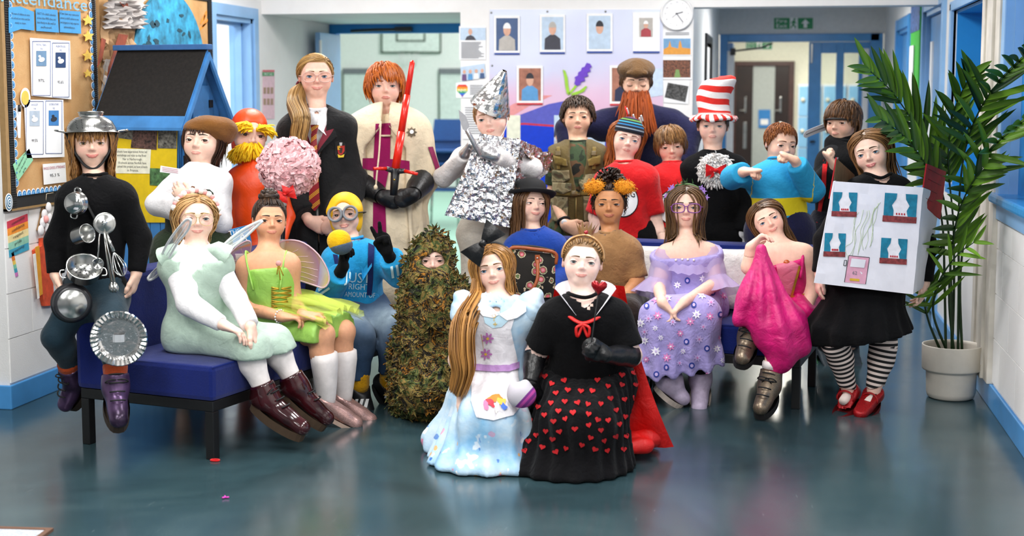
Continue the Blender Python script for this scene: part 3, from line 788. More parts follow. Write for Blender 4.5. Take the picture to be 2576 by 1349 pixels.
  curl=dict(relax=(.35,.45,.3),fist=(1.35,1.6,1.1),flat=(.06,.1,.06),grip=(1.0,1.25,.8),peace=(0,.05,.05),clasp=(.55,.75,.5))[pose]
  lens=(.030,.021,.017)
  for i in range(4):
   c=curl
   if pose=='peace':c=(.0,.04,.04)if i in (0,1)else (1.4,1.5,1.0)
   o=(1.5-i)*.0165*k;ln=(.95,1.08,1.0,.8)[i]
   spread={'peace':(.2,-.2,0,-.05)}.get(pose,(.07,.02,-.03,-.09))[i]
   p0=w+d*(.072-.004*abs(i-1.2))*k+side*o;dd=nrm(d+side*spread);a=0.
   for q in range(3):
    a+=c[q]*(1+.08*(i-1.5)if pose!='peace' else 1);v=dd*math.cos(a)+n*math.sin(a);p1=p0+v*lens[q]*ln*k*1.08
    out.append(cap(p0,p1,(.0088-.0009*q)*k,(.0082-.001*q)*k,k=.004,tag='finger'));p0=p1
  t0=w+d*.022*k+side*.026*k+n*.006*k
  if pose in ('fist','grip','peace'):t1=w+d*.055*k+side*.036*k+n*.024*k;t2=w+d*.07*k+side*.018*k+n*.040*k;t3=w+d*.074*k+side*.0*k+n*.042*k
  else:t1=w+d*.050*k+side*.046*k+n*.012*k;t2=w+d*.074*k+side*.052*k+n*.018*k;t3=w+d*.09*k+side*.05*k+n*.022*k
  for a_,b_,r0,r1 in ((t0,t1,.0135,.0105),(t1,t2,.0105,.0092),(t2,t3,.0092,.0075)):out.append(cap(a_,b_,r0*k,r1*k,k=.008,tag='finger'))
  return out
 def make_body(s,hands=('relax','relax'),palms=(None,None),hide=('footL','footR'),res=.0145,hres=.0038):
  """skin: one mesh = trunk and limbs, head and hands in finer resolution cut at the same planes"""
  j=s.j;V=[];Q=[];lipA=[]
  nk=s.hl((0,.09,-.3));nd=nrm(nk-j['sh']);ncut=j['sh']*.72+nk*.28
        
  ex=lambda P,d:np.maximum(d,(P-ncut)@nd)
  wc={}
  for sd in 'LR':
   wd=nrm(j['wr'+sd]-j['el'+sd]);wc[sd]=(j['wr'+sd]-wd*.03*s.S,wd)
  fc,fy=s.hl((0,.16,0)),s.HR[:,1]
  def exb(P,d):
   d=np.maximum(d+.0025*np.clip(1+((P-ncut)@nd)/.05,0,1),np.minimum((P-ncut)@nd,(fc-P)@fy))
   for sd in 'LR':
    pt,wd=wc[sd];q=P-pt;m=(np.linalg.norm(q,axis=1)<.11)
    d=np.where(m,np.maximum(d,q@wd),d)
   return d
  bp=[q for q in s.bp if q.tag not in hide]+[q for q in s.hd if q.tag=='head' and q.op=='u']
  v,q=sd_mesh(bp,res,extra=exb);V.append(v);Q.append(q)
  v,q=sd_mesh(s.hd+s.neckp,hres,lo=np.minimum(s.hc-s.hh*.56,ncut-.075*s.S),hi=s.hc+s.hh*.56,extra=lambda P,d:np.maximum(np.maximum(d,-((P-ncut)@nd)-.012),(P-fc)@fy-.014))
  inn=((v-fc)@fy>.0115)|((v-ncut)@nd<-.0095);q=q[~inn[q].all(1)]
  nh=len(v);V.append(v);Q.append(q)
  s.handprims={}
  for sd,po,pa in (('L',hands[0],palms[0]),('R',hands[1],palms[1])):
   if po is None:continue
   hp=s.hand_prims(sd,po,pa);s.handprims[sd]=hp;pt,wd=wc[sd]
   v,q=sd_mesh(hp,.0038,lo=np.min([x.bb()[0]for x in hp[1:]],0)-.012,hi=np.max([x.bb()[1]for x in hp[1:]],0)+.012,extra=lambda P,d:np.maximum(d,-((P-pt)@wd)-.012))
   q=q[~(((v-pt)@wd<-.0095)[q].all(1))];V.append(v);Q.append(q)
  n0=len(V[0]);o=0;QQ=[]
  for v,q in zip(V,Q):QQ.append(q+o);o+=len(v)
  VV=np.concatenate(V);QQ=np.concatenate(QQ)
  # colour masks on the head
  lip=np.zeros(len(VV));bl=np.zeros(len(VV));sc=np.zeros(len(VV))
  H=((VV[n0:n0+nh]-s.hc)@s.HR)/s.hh;HB=((VV[:n0]-s.hc)@s.HR)/s.hh
  sc[:n0]=(HB[:,1]>.1)*(HB[:,2]>-.33)*(np.linalg.norm(HB,axis=1)<.8)
  dl=np.full(nh,9.)
  for a_,b_,r0,r1 in s.lips:dl=np.minimum(dl,cap(a_,b_,r0,r1).d(H))
  lip[n0:n0+nh]=.85*smooth01(1-(dl-.001)/.012)*(H[:,1]<-.2)
  for sg in (-1,1):bl[n0:n0+nh]+=.5*np.exp(-(((H[:,0]-sg*.2)/.1)**2+((H[:,2]+.15)/.1)**2))*(H[:,1]<.0)
  bl[n0:n0+nh]+=.45*np.exp(-((H[:,0]/.06)**2+((H[:,2]+.15)/.06)**2))*(H[:,1]<-.3)
  bl[n0:n0+nh]+=.5*(np.abs(H[:,0])>.335*s.headw)*(np.abs(H[:,2])<.16)
  s.hairline=getattr(s,'hairline',.30)
  hz=s.hairline-.0*H[:,0]+np.where(H[:,1]>-.24,-(H[:,1]+.24)*1.15,0)-np.maximum(np.abs(H[:,0])-.2,0)*.9
  hz=np.maximum(hz,np.where(H[:,1]>.1,-.33,-.02))
  sc[n0:n0+nh]=smooth01((H[:,2]-hz)/.03+.5)*(np.abs(H[:,0])<.36*s.headw)
  if getattr(s,'bald',False):sc[:]=0
  s.body=put_mesh('body',VV,QQ,s.skin,s.root,True,dict(lip=lip,blush=np.clip(bl,0,1),scalp=sc))
  if not getattr(s,'noeyes',False):s.make_eyes()
  return s
 def make_eyes(s):
  W=s.headw;h=s.hh;r=.083
  gx,gy=math.radians(s.gaze[0]),math.radians(s.gaze[1])
  gz=np.array([math.sin(gx),-math.cos(gx)*math.cos(gy),math.sin(gy)])
  for sg in (-1,1):
   c=np.array([sg*.155*W,-.272,-.02])
   z=gz;x=nrm(np.cross((0,0,1),z));y=np.cross(z,x)
   prof=[0,6,13,20,28,31,45,65,90,120];V=[];Fc=[];mi=[];n=20
   for k,a in enumerate(prof):
    aa=math.radians(a);rr=r*(1.0+.012*math.cos(min(aa*2.6,math.pi/2)))
    for q in range(n):
     b=2*math.pi*q/n;V.append(s.hl(c+rr*(math.sin(aa)*(math.cos(b)*x+math.sin(b)*y)+math.cos(aa)*z)))
   for k in range(len(prof)-1):
    for q in range(n):
     Fc.append((k*n+q,(k+1)*n+q,(k+1)*n+(q+1)%n,k*n+(q+1)%n));mi.append(2 if prof[k+1]<=13 else (1 if prof[k+1]<=31 else 0))
   put_mesh('eye',np.array(V),Fc,[M_SCLERA,IRIS[s.eye],M_PUPIL],s.root,True,None,mi)
   # lids: shells over the ball with an almond opening
   up_o,lo_o=.36*s.lids+.04,.33*min(1,s.lids*1.1)
   if s.lids<=0:up_o,lo_o=-.28,.3
   for nm,sgn,op in (('upper_lid',1,up_o),('lower_lid',-1,lo_o)):
    V=[];nu,nv=17,6;rl=r*1.075
    for b in range(nv+1):
     for a in range(nu):
      u=-1+2*a/(nu-1);az=u*.92;e0=op*(1-u*u)**.75*(1 if sgn>0 else .85)-(.03 if sgn<0 else -.02)*0
      e1=1.15;el_=(e0+(e1-e0)*b/nv)*sgn-.04+u*sg*.05
      rr=rl*(1+.02*(b==0))if b<nv else rl*.9
      V.append(s.hl(c+rr*np.array([math.sin(az)*math.cos(el_),-math.cos(az)*math.cos(el_),math.sin(el_)])))
    Fc=[(b*nu+a,b*nu+a+1,(b+1)*nu+a+1,(b+1)*nu+a)for b in range(nv)for a in range(nu-1)]
    if sgn<0:Fc=[f[::-1]for f in Fc]
    lid=put_mesh(nm,np.array(V),Fc,s.skin,s.root,True,dict(blush=np.full(len(V),.25),lip=np.zeros(len(V)),scalp=np.zeros(len(V))))
    if sgn>0 or s.lids<=0:
     P=[s.hc+(np.array(V[a])-s.hc)*1.0+s.HR@(np.array([0,-.006,-.001])*h)for a in range(nu)]
     rr=[.0045*h*(.3+.7*math.sin(math.pi*(a+.6)/nu))*1.7 for a in range(nu)]
     v,f=tube_geo(P,rr,5,True);put_mesh('eyelash',v,f,M_LASH,lid,True)
   # brow
   pts=[np.array([sg*(.055+.17*t)*W,-.40+.12*t*t,.086+.02*math.sin(math.pi*(t*.8+.1))-.008*t])for t in np.linspace(0,1,9)]
   hp=np.array([s.hl(q)for q in pts]);d=field(hp,s.hd)
   hp=hp-(d[:,None])*(-s.HR[:,1])[None]*1.0 if False else np.array([q+s.HR[:,1]*dd for q,dd in zip(hp,d)])
   v,f=tube_geo(hp,[.0135*h*(.6+.6*math.sin(math.pi*(.25+.7*t)))*(1-.55*t)for t in np.linspace(0,1,9)],6,True)
   if not getattr(s,'nobrow',False):put_mesh('eyebrow',v,f,s.brow,s.root,True,dict(shade=np.zeros(len(v))))
 # ---- clothes
 def wear(s,name,tags,mt,off=.012,cuts=(),extra=None,more=(),k=None,res=.0105,wr=.003,wf=22.,sub=(),parent=None,end={},attr_fn=None):
  """a garment: the covered body shapes grown by off; end = {tag: share of the limb that stays covered}"""
  pr=[]
  for q in s.bp:
   if q.tag not in tags:continue
   o=off[q.tag]if isinstance(off,dict)else off
   if q.kind=='c':
    a_,b_=q.a,q.b;cu=[]
    if q.tag in end:
     t=end[q.tag]
     if isinstance(t,tuple):t0,t1=t
     else:t0,t1=0.,t
     axis=nrm(q.b-q.a);
     if t1<1.5:cu.append((q.a+q.ab*t1,axis))
     if t0>0:cu.append((q.a+q.ab*t0,-axis))
    n=cap(a_,b_,q.ra+o,q.rb+o,(q.k if q.tag[1:4]!='arm' else .016)if k is None else k,tag=q.tag,cuts=cu)
    n.R,n.q=q.R,q.q
    pr.append(n)
  pr+=list(more);pr+=list(sub)
  fns=[]
  if wr:fns.append(wrinkle(wr,wf,seed=sum(map(ord,name))%7+s.Z))
  def ex(P,d):
   for f_ in fns:d=f_(P,d)
   for pt,n in cuts:d=np.maximum(d,(P-pt)@n)
   return extra(P,d)if extra else d
  v,q=sd_mesh(pr,res,extra=ex,pad=.03)
  at_=attr_fn(v)if attr_fn else None
  o=put_mesh(name,v,q,mt,parent or s.root,True,at_);s.parts[name]=o;return o
 def glove(s,sd,mt,pose,palm=None,length=.5,off=.0035,name='glove'):
  hp=s.hand_prims(sd,pose,palm);j=s.j;wd=nrm(j['wr'+sd]-j['el'+sd]);st=j['wr'+sd]-wd*length*.2*s.S
  for q in hp:q.ra+=off;q.rb+=off
  v,q=sd_mesh(hp,.0042,lo=np.min([x.bb()[0]for x in hp],0),hi=np.max([x.bb()[1]for x in hp],0),extra=lambda P,d:np.maximum(d,-((P-st)@wd)))
  return put_mesh(name,v,q,mt,s.root,True)
 def shoe(s,sd,mt,name='shoe',sole=None,high=.0,off=.012,len_=1.,solet=.022,laces=None):
  """shoe with sole and, if asked, laces; high = share of the shin covered"""
  j=s.j;S=s.S;an,to=j['an'+sd],j['to'+sd];up=nrm(j['kn'+sd]-an);d=nrm(to-an);
  d=nrm(d-up*(d@up)*.0);sidev=nrm(np.cross(d,up));fup=np.cross(sidev,d)
  if fup@up<0:fup=-fup
  base=an-fup*.052*S;heel=base-d*.03*S;tip=base+d*np.linalg.norm(to-an)*len_
  pr=[cap(heel+fup*.03*S,an+up*.01*S,.034*S+off*.4,.034*S+off,k=.03),cap(heel+fup*.03*S,tip+fup*.026*S-d*.008,.033*S+off*.3,.031*S+off*.5,k=.03,side=sidev,q=1.05),cap(an,tip*.6+base*.4+fup*.03*S,.034*S+off*.5,.028*S+off*.3,k=.03)]
  ccut=[(base+fup*.004,-fup)]
  if high:pr.append(cap(an,an+(j['kn'+sd]-an)*high,.035*S+off,.04*S+off,k=.03,cuts=[(an+(j['kn'+sd]-an)*high,up)]))
  else:ccut.append((an+up*.012*S,nrm(up+d*.5)))
  v,q=sd_mesh(pr,.0075,extra=lambda P,dd:np.maximum.reduce([dd]+[(P-pt)@n for pt,n in ccut]))
  o=put_mesh(name,v,q,mt,s.root,True);
  # sole: an outline slab
  n=22;ring=[]
  L=np.linalg.norm(tip-heel)+.045*S
  for i in range(n):
   a=2*math.pi*i/n;t=.5-.5*math.cos(a);w=(.036+.008*math.sin(math.pi*t)+.004*t)*S+off*.5
   ring.append(heel-d*.026*S+d*L*t+sidev*w*math.sin(a)*(abs(math.sin(a))**-.35 if abs(math.sin(a))>1e-3 else 0))
  mb=MB();mb.add(ring+[r-fup*solet for r in ring]+[r+fup*.008 for r in ring],[tuple(range(2*n-1,n-1,-1))]+[(i,(i+1)%n,n+(i+1)%n,n+i)[::-1]for i in range(n)]+[(2*n+i,2*n+(i+1)%n,(i+1)%n,i)[::-1]for i in range(n)])
  mb.build('sole',sole or mt,o)
  if laces is not None:
   mb=MB();
   for i in range(4):
    t=i/3;c=(an+d*.035*S+up*.05*S*(1+high*2))*(1-t)+(base+d*.085*S+fup*.062*S)*t
    nn=nrm(d*.6+fup*.8)
    P=[c+sidev*.03*S*u+nn*(.015+off-.016*u*u)for u in np.linspace(-1,1,7)];mb.tube(P,.0035,5)
   c=an+d*(.056*S)+up*.05*S*(1+high*2);nn=nrm(d+fup*.3)
   for sg in (-1,1):
    P=catmull([c+nn*.012,c+nn*.02+sidev*sg*.028+fup*.008,c+nn*.016+sidev*sg*.045-fup*.01,c+nn*.012+sidev*sg*.02-fup*.012,c+nn*.012],4);mb.tube(P,.003,5)
    P=catmull([c+nn*.012,c+nn*.022+sidev*sg*.02-fup*.02,c+nn*.012+sidev*sg*.035-fup*.05],4);mb.tube(P,.003,5)
   mb.build('laces',laces,o)
  s.parts[name+sd]=o;return o
 # ---- hair
 def hair_push(s,P,m,body=True):
  """moves points to stay outside head and body by m"""
  pr=s.hd+(s.bp+getattr(s,'pushers',[])if body else []);e=4e-3
  pr=[q for q in pr if q.tag!='lip' and q.op=='u']
  d=field(P,pr);bad=d<m
  if bad.any():
   B=P[bad];g=np.stack([field(B+e*np.eye(3)[i],pr)-d[bad]for i in range(3)],1);g /= np.maximum(np.linalg.norm(g,axis=1,keepdims=True),1e-9)
   P[bad]=B+g*(m-d[bad])[:,None]
  return P
 def scalp_roots(s,n,front=.30,back=-.28,lim=None):
  rg=np.random.default_rng(int(s.Z*1000)%9973+n);out=[]
  n_=int(n*2.3);i=np.arange(n_)+.5;ph=np.arccos(1-2*i/n_);th=math.pi*(1+5**.5)*i
  D=np.stack([np.cos(th)*np.sin(ph),np.sin(th)*np.sin(ph),np.cos(ph)],1)+rg.normal(0,.03,(n_,3))
  P=np.array([0,.07,.14])+D*np.array([.355*s.headw,.40,.36])*1.0
  hz=front+np.where(P[:,1]>-.2,-(P[:,1]+.2)*1.15,0)-np.maximum(np.abs(P[:,0])-.2,0)*1.0
  hz=np.maximum(hz,np.where(P[:,1]>.1,back,.0))
  ok=P[:,2]>hz
  if lim is not None:ok &= lim(P)
  return P[ok]
 def locks(s,roots,flow,length,rad=.016,steps=14,grav=.0,m=.02,jit=.12,wave=0.,taper=.35,flat=.55,body=True,name='hair',clump=None,parent=None,keep_len=False,lift=0.,sides=5,mt=None,waven=3.):
  """tufts of hair that start at scalp points and follow flow(P, t) (head-local directions), kept off head and body"""
  rg=np.random.default_rng(len(roots)*7+int(s.Z*100));n=len(roots);h=s.hh
  P=np.array([s.hl(q)for q in roots]);ln=(length(roots)if callable(length)else np.full(n,length))*h*rg.uniform(.88,1.08,n)
  paths=[s.hair_push(P.copy(),m*h,False)];jv=rg.normal(0,jit,(n,3));ph=rg.uniform(0,6.28,n)
  gl=s.HR.T@np.array([0,0,-1.]);dprev=None
  for k in range(steps):
   t=k/steps;Lc=((paths[-1]-s.hc)@s.HR)/h
   dd=flow(Lc,t,roots);dd=dd/np.maximum(np.linalg.norm(dd,axis=1,keepdims=True),1e-6)
   dd=dd*(1-grav*min(1,t*1.6))+gl*grav*min(1,t*1.6)+jv*(1 if t>.1 else .4)
   dd /= np.linalg.norm(dd,axis=1,keepdims=True)
   if dprev is not None:dd=dd*.6+dprev*.4;dd /= np.linalg.norm(dd,axis=1,keepdims=True)
   dprev=dd
   Q=paths[-1]+(dd@s.HR.T)*(ln/steps)[:,None]
   if wave:Q=Q+(s.HR[:,0][None]*np.sin(ph+t*waven*6.28)[:,None]+s.HR[:,1][None]*np.cos(ph*1.3+t*waven*6.28)[:,None])*wave*h*min(1,t*2)
   mm=m*h+lift*h*math.sin(math.pi*min(1,t*1.2))
   Q=s.hair_push(Q,mm*(.6+.4*1),body);paths.append(Q)
  A=np.stack(paths,1)
  if clump is not None:A=clump(A)
  return s.tufts(A,rad*h,taper,flat,name,parent,sides,mt)
 def tufts(s,A,rad,taper=.35,flat=.55,name='hair',parent=None,sides=5,mt=None):
  n,m=A.shape[:2];rg=np.random.default_rng(n+m);T=np.gradient(A,axis=1);T /= np.maximum(np.linalg.norm(T,axis=2,keepdims=True),1e-9)
  out=A-s.hc;out=out/np.maximum(np.linalg.norm(out,axis=2,keepdims=True),1e-9)
  Bv=np.cross(T,out);Bv /= np.maximum(np.linalg.norm(Bv,axis=2,keepdims=True),1e-6);N=np.cross(Bv,T)
  tt=np.linspace(0,1,m);r=rad*(np.minimum(1,.55+tt*3))*(1-(1-taper)*tt**2);r[-1]*=.25
  rr=r[None,:,None]*rg.uniform(.6,1.3,n)[:,None,None]
  V=[]
  for k in range(sides):
   a=2*math.pi*k/sides;V.append(A+rr*(math.cos(a)*Bv+flat*math.sin(a)*N))
  V=np.stack(V,2).reshape(-1,3);base=(np.arange(n)*m*sides)[:,None,None]
  i=np.arange(m-1)[None,:,None]*sides;k=np.arange(sides)[None,None];k2=(k+1)%sides
  Q=np.stack([base+i+k,base+i+k2,base+i+sides+k2,base+i+sides+k],-1).reshape(-1,4)
  sh=np.repeat(np.clip(rg.normal(.5,.26,n),0,1),m*sides)+np.tile(np.repeat(np.sin(tt*9)*.06+tt*.12,sides),n)
  sh=sh+np.tile(rg.normal(0,.12,(n,1,sides)),(1,m,1)).ravel()
  o=put_mesh(name,V,Q,mt or s.hm,parent or s.root,True,dict(shade=np.clip(sh,0,1)));s.parts[name]=o;return o
 def cap_hair(s,grow=.03,front=.3,name='hair_base',back=-.3,res=.008,extra=None):
  """solid under-layer of hair that hugs the skull"""
  h=s.hh;W=s.headw;c=s.hl((0,.08,.14))
  pr=[ell(c,np.array([.355*W+grow,.40+grow,.36+grow])*h,s.HR.T,0)]
  pr.append(ell(s.hl((0,.16,-.05)),np.array([.3*W+grow,.3+grow,.28+grow])*h,s.HR.T,.08*h))
  def ex(P,d):
   L=((P-s.hc)@s.HR)/h
   hz=front+np.where(L[:,1]>-.2,-(L[:,1]+.2)*1.15,0)-np.maximum(np.abs(L[:,0])-.2,0)*1.0
   hz=np.maximum(hz,np.where(L[:,1]>.1,back,-.0))
   d=np.maximum(d,(hz-L[:,2])*h*.7)
   return extra(L,d)if extra else d
  v,q=sd_mesh(pr,res,extra=ex)
  rg=np.random.default_rng(3);L=((v-s.hc)@s.HR)/h
  sh=.4+.2*np.sin(L[:,0]*90+np.sin(L[:,2]*14)*2)+.1*np.sin(L[:,1]*70)
  o=put_mesh(name,v,q,s.hm,s.root,True,dict(shade=np.clip(sh,0,1)));s.parts[name]=o;return o
HC0=np.array([0,.07,.10]);HR0=np.array([.37,.41,.40])
def hug(v,L,w=1.):
 """turns a wish direction into one along the skull where the hair lies on it"""
 q=(L-HC0)/HR0;rr=np.linalg.norm(q,axis=1,keepdims=True);n=q/HR0;n /= np.maximum(np.linalg.norm(n,axis=1,keepdims=True),1e-6)
 c=np.sum(v*n,1,keepdims=True);near=np.clip((1.6-rr)/.3,0,1)*w
 return v-n*np.where(c>0,c*near,c*.85*near)-n*np.clip(rr-1.1,0,.5)*np.clip(L[:,2:3]*4+.6,0,1)*1.1
def flow_part(px=0.,back=.35,side=1.,front=0.):
 """straight hair falling away from a parting at x = px"""
 def f(L,t,R):
  sg=np.where(R[:,0]>=px,1.,-1.);top=np.clip((L[:,2]-.18)/.3,0,1)
  v=np.stack([sg*side*top*1.5,np.where(R[:,1]<.1,back-front,.3)*np.clip((L[:,2]+.1)/.3,0,1),np.full(len(L),-1.)],1)
  return hug(v,L)
 return f
def flow_fringe(dx=0.,crown=(0,.2),side=0.):
 """short hair combed out from the crown and down"""
 def f(L,t,R):
  r=R[:,:2]-np.array(crown);r /= np.maximum(np.linalg.norm(r,axis=1,keepdims=True),.05)
  top=np.clip((L[:,2]-.05)/.35,0,1)
  v=np.stack([r[:,0]*top+dx,r[:,1]*top*1.3,-.75-.35*(1-top)],1);return hug(v,L,.9)
 return f
def flow_to(T):
 T=np.array(T)
 def f(L,t,R):return hug(T[None]-L,L)
 return f
def flow_up(L,t,R):
 n=(R-np.array([0,.1,.0]));n /= np.linalg.norm(n,axis=1,keepdims=True)
 return n*.6+np.array([0,-.35,.25])*np.clip(R[:,2:3]*2,0,1)+np.array([0,.1,-1.4])*np.clip(.3-R[:,2:3],0,1)*2

def top(p,name,mt,sl=(2,2),hem=.06,off=.012,neck=(.0,.0),wr=.003,wf=22.,more=(),extra=None,cuff=0.,sub=(),res=.0105,soft=.0,tags=('torso','pelvis','yoke'),attr_fn=None,band=True):
 """upper garment; sl = sleeve lengths (1 = elbow, 2 = wrist), hem below the hip line, neck = (drop, extra radius)"""
 tg=list(tags);end={};o={t:off for t in tags}
 for sd,s_ in zip('LR',sl):
  if s_>0:tg.append('uarm'+sd);o['uarm'+sd]=off*.6+soft*.8;end['uarm'+sd]=s_ if s_<1 else 2
  if s_>1:tg.append('farm'+sd);o['farm'+sd]=off*.55+soft*.8+cuff;end['farm'+sd]=s_-1 if s_<2 else .97
 cu=[]if hem is None else [(p.j['hip']-p.up*hem,-p.up)]
 sb=list(sub);nk=p.hl((0,.09,-.3));rn=.043*p.S if p.S<1.15 else .056
 sb.append(cap(p.j['sh']+p.up*(.036-neck[0]*.3)*p.S+p.fwd*(.0+neck[0]*.4),nk+p.fwd*.01+p.up*.05,rn*1.06+neck[1],rn*1.3+neck[1],k=.008,op='s'))
 g=p.wear(name,tg,mt,off=o,cuts=cu,end=end,more=more,extra=extra,sub=sb,wr=wr,wf=wf,res=res,attr_fn=attr_fn)
 if band and 'neck' not in tags:          # ribbed band that finishes the neck opening
  us=[cap(q.a,q.b,q.ra+off,q.rb+off,q.k)for q in p.bp if q.tag in ('torso','yoke')]
  for q,w in zip(us,[q for q in p.bp if q.tag in ('torso','yoke')]):q.R,q.q=w.R,w.q
  c=sb[-1];ax=nrm(c.b-c.a);x_=nrm(p.j['shR']-p.j['shL']);x_=nrm(x_-ax*(x_@ax));y_=np.cross(ax,x_);R_=[]
  for a in np.linspace(0,2*math.pi,29):
   d_=x_*math.cos(a)+y_*math.sin(a);h_=np.linspace(.16,-.12,57);rr=c.ra+(c.rb-c.ra)*np.clip(h_/math.sqrt(c.l2),0,1);rr=np.where(h_<0,np.sqrt(np.maximum(c.ra**2-h_**2,1e-6)),rr)
   Pq=c.a+ax*h_[:,None]+d_*rr[:,None];f_=field(Pq,us);k=np.flatnonzero(f_<0);R_.append(Pq[k[0]]if len(k)else Pq[-1])
  R_=np.array(R_);R_[1:-1]=(R_[:-2]+2*R_[1:-1]+R_[2:])/4;R_[-1]=R_[0]
  v,f=tube_geo(R_-p.up*.003,.0075*p.S,7,False);put_mesh('neckband',v,f,mt,g,True,dict(hz=np.zeros(len(v))))
 return g
def legs(p,name,mt,upto=2.,off=.012,wr=.003,wf=20.,pel=True,waist=.1,res=None,attr_fn=None,start=0.):
 tg=['pelvis']if pel else [];end={};more=[];res=res or (.0105 if p.vis else .018)
 for sd in 'LR':
  tg+=['thigh'+sd]
  if upto>1:tg.append('shin'+sd)
  else:end['thigh'+sd]=upto
  if start:end['thigh'+sd]=(start,2.)
 cu=[]
 for sd in 'LR':
  if upto>1:
   kn,an=p.j['kn'+sd],p.j['an'+sd];t=upto-1;pt=kn+(an-kn)*t;ax=nrm(an-kn);cu.append((pt,ax,kn,an))
 def ex(P,d):
  for pt,ax,kn,an in cu:
   m=np.linalg.norm(P-pt,axis=1)<.16;d=np.where(m,np.maximum(d,(P-pt)@ax),d)
  if upto>1:
   for sd in 'LR':d=d
  return d
 if pel:more.append(cap(p.j['hip'],p.j['hip']+p.up*waist,.122*p.S*p.fat+off*.5,.116*p.S*p.fat+off*.5,k=.05,side=nrm(p.j['hipR']-p.j['hipL']),q=1.22,cuts=[(p.j['hip']+p.up*waist,p.up)]))
 return p.wear(name,tg,mt,off=off,end=end,extra=ex,more=more,wr=wr,wf=wf,res=res,attr_fn=attr_fn)
def along(p,sd,v):
 """distance along the leg (metres from the hip) for stripes"""
 h,k,a=p.j['hip'+sd],p.j['kn'+sd],p.j['an'+sd];L1=np.linalg.norm(k-h);L2=np.linalg.norm(a-k)
 t1=np.clip(((v-h)@(k-h))/L1**2,0,1);t2=((v-k)@(a-k))/L2**2
 d1=np.linalg.norm(v-(h+t1[:,None]*(k-h)),axis=1);d2=np.linalg.norm(v-(k+np.clip(t2,0,1.3)[:,None]*(a-k)),axis=1)
 return np.where(d1<d2,t1*L1,L1+t2*L2),np.minimum(d1,d2)
def longhair(p,L=1.5,px=0.,fringe=0.,n=500,m=.016,jit=.04,wave=0.,cap_front=.3,back=.35,rad=.032,front=0.,lim=None,body=True,waven=2.5,steps=11):
 p.cap_hair(grow=.012,front=cap_front,back=-.33)
 R=p.scalp_roots(n,front=cap_front)
 if lim is not None:R=R[lim(R)]
 if fringe:
  fr=(R[:,1]<-.02)&(np.abs(R[:,0])<.24)&(R[:,2]>.2);p.locks(R[fr],flow_fringe(),fringe,rad=rad*.9,jit=.03,steps=8,sides=3,flat=.5,m=.022,name='fringe',body=False);R=R[~fr]
 return p.locks(R,flow_part(px,back,front=front),(lambda r:L*(1-.22*np.clip(r[:,2]/.5,-1,1)*0)+0*r[:,0])if not callable(L)else L,rad=rad,jit=jit,steps=steps,sides=3,taper=.5,flat=.5,m=m,wave=wave,body=body,waven=waven)
def shorthair(p,L=.3,dx=0.,n=430,up=False,jit=.05,lift=.02,front=.3,rad=.03,m=.02,grow=.012,back=-.3,crown=(0,.2)):
 p.cap_hair(grow=grow,front=front,back=back);R=p.scalp_roots(n,front=front,back=back)
 return p.locks(R,flow_up if up else flow_fringe(dx,crown),L,rad=rad,jit=jit,steps=5 if up else 8,sides=3,flat=.5,m=m,lift=lift,body=False,taper=.4)
def pulled(p,T=(0,.42,.15),n=420,front=.32,m=.012,rad=.03):
 """hair combed tight to a tie at T (head-local)"""
 p.cap_hair(grow=.012,front=front,back=-.33);R=p.scalp_roots(n,front=front)
 return p.locks(R,flow_to(T),lambda r:np.linalg.norm(r-np.array(T),axis=1)*1.15,rad=rad,jit=.01,steps=9,sides=3,flat=.5,m=m,body=False,taper=.6)
def strand_bundle(p,guide,n,spread,rad,name='ponytail',sides=3,wav=.0,taper=.4,flat=.5,seed=1,body_m=None):
 """a tail of hair along guide points (world); spread = half width along the path"""
 rg=np.random.default_rng(seed);G=catmull(guide,5);P,T,N,B=frames(G);m=len(G);sp=np.interp(np.linspace(0,1,m),np.linspace(0,1,len(spread)),spread)
 a=rg.uniform(0,6.28,n);r=np.sqrt(rg.uniform(0,1,n));tt=np.linspace(0,1,m)
 off=(np.cos(a)*r)[:,None,None]*N[None]+(np.sin(a)*r*.7)[:,None,None]*B[None]
 A=G[None]+off*sp[None,:,None]+rg.normal(0,.1,(n,1,3))*sp[None,:,None]*tt[None,:,None]
 if wav:A=A+np.sin(tt*9+a[:,None])[:,:,None]*N[None]*wav
 if body_m is not None:A=p.hair_push(A.reshape(-1,3),body_m).reshape(A.shape)
 return p.tufts(A,rad,taper,flat,name,None,sides)
def glasses(p,mt,w=.135,h=.11,thick=.008,cz=-.03,round_=2.4):
 """two rims, bridge and arms on the nose"""
 mb=MB();hh=p.hh
 for sg in (-1,1):
  pts=[]
  for i in range(25):
   a=2*math.pi*i/24;c,s_=math.cos(a),math.sin(a)
   x=sg*.165*p.headw+w*np.sign(c)*abs(c)**(2/round_);z=cz+h*np.sign(s_)*abs(s_)**(2/round_);pts.append(p.hl((x,-.435+.25*max(0,abs(x)-.12)**1.4,z)))
  mb.tube(pts,thick*hh,6,cap=False)
  mb.tube([p.hl((sg*(.165*p.headw+w*.98),-.395,cz+.03)),p.hl((sg*.355*p.headw,-.2,cz+.03)),p.hl((sg*.375*p.headw,.06,cz+.03))],thick*hh*.9,6)
 mb.tube([p.hl((-.04,-.44,cz+.03)),p.hl((0,-.45,cz+.045)),p.hl((.04,-.44,cz+.03))],thick*hh,6)
 o=mb.build('glasses',mt,p.root)
 gm=mat('lens_glass','#ffffff',.02,trans=1.,var=0,spec=.3,alpha=.25)
 for sg in (-1,1):
  ring=[p.hl((sg*.165*p.headw+w*.97*math.cos(a),-.432,cz+h*.97*math.sin(a)))for a in np.linspace(0,2*math.pi,20,endpoint=False)]
  MB().poly(ring).build('lens',gm,o)
 return o
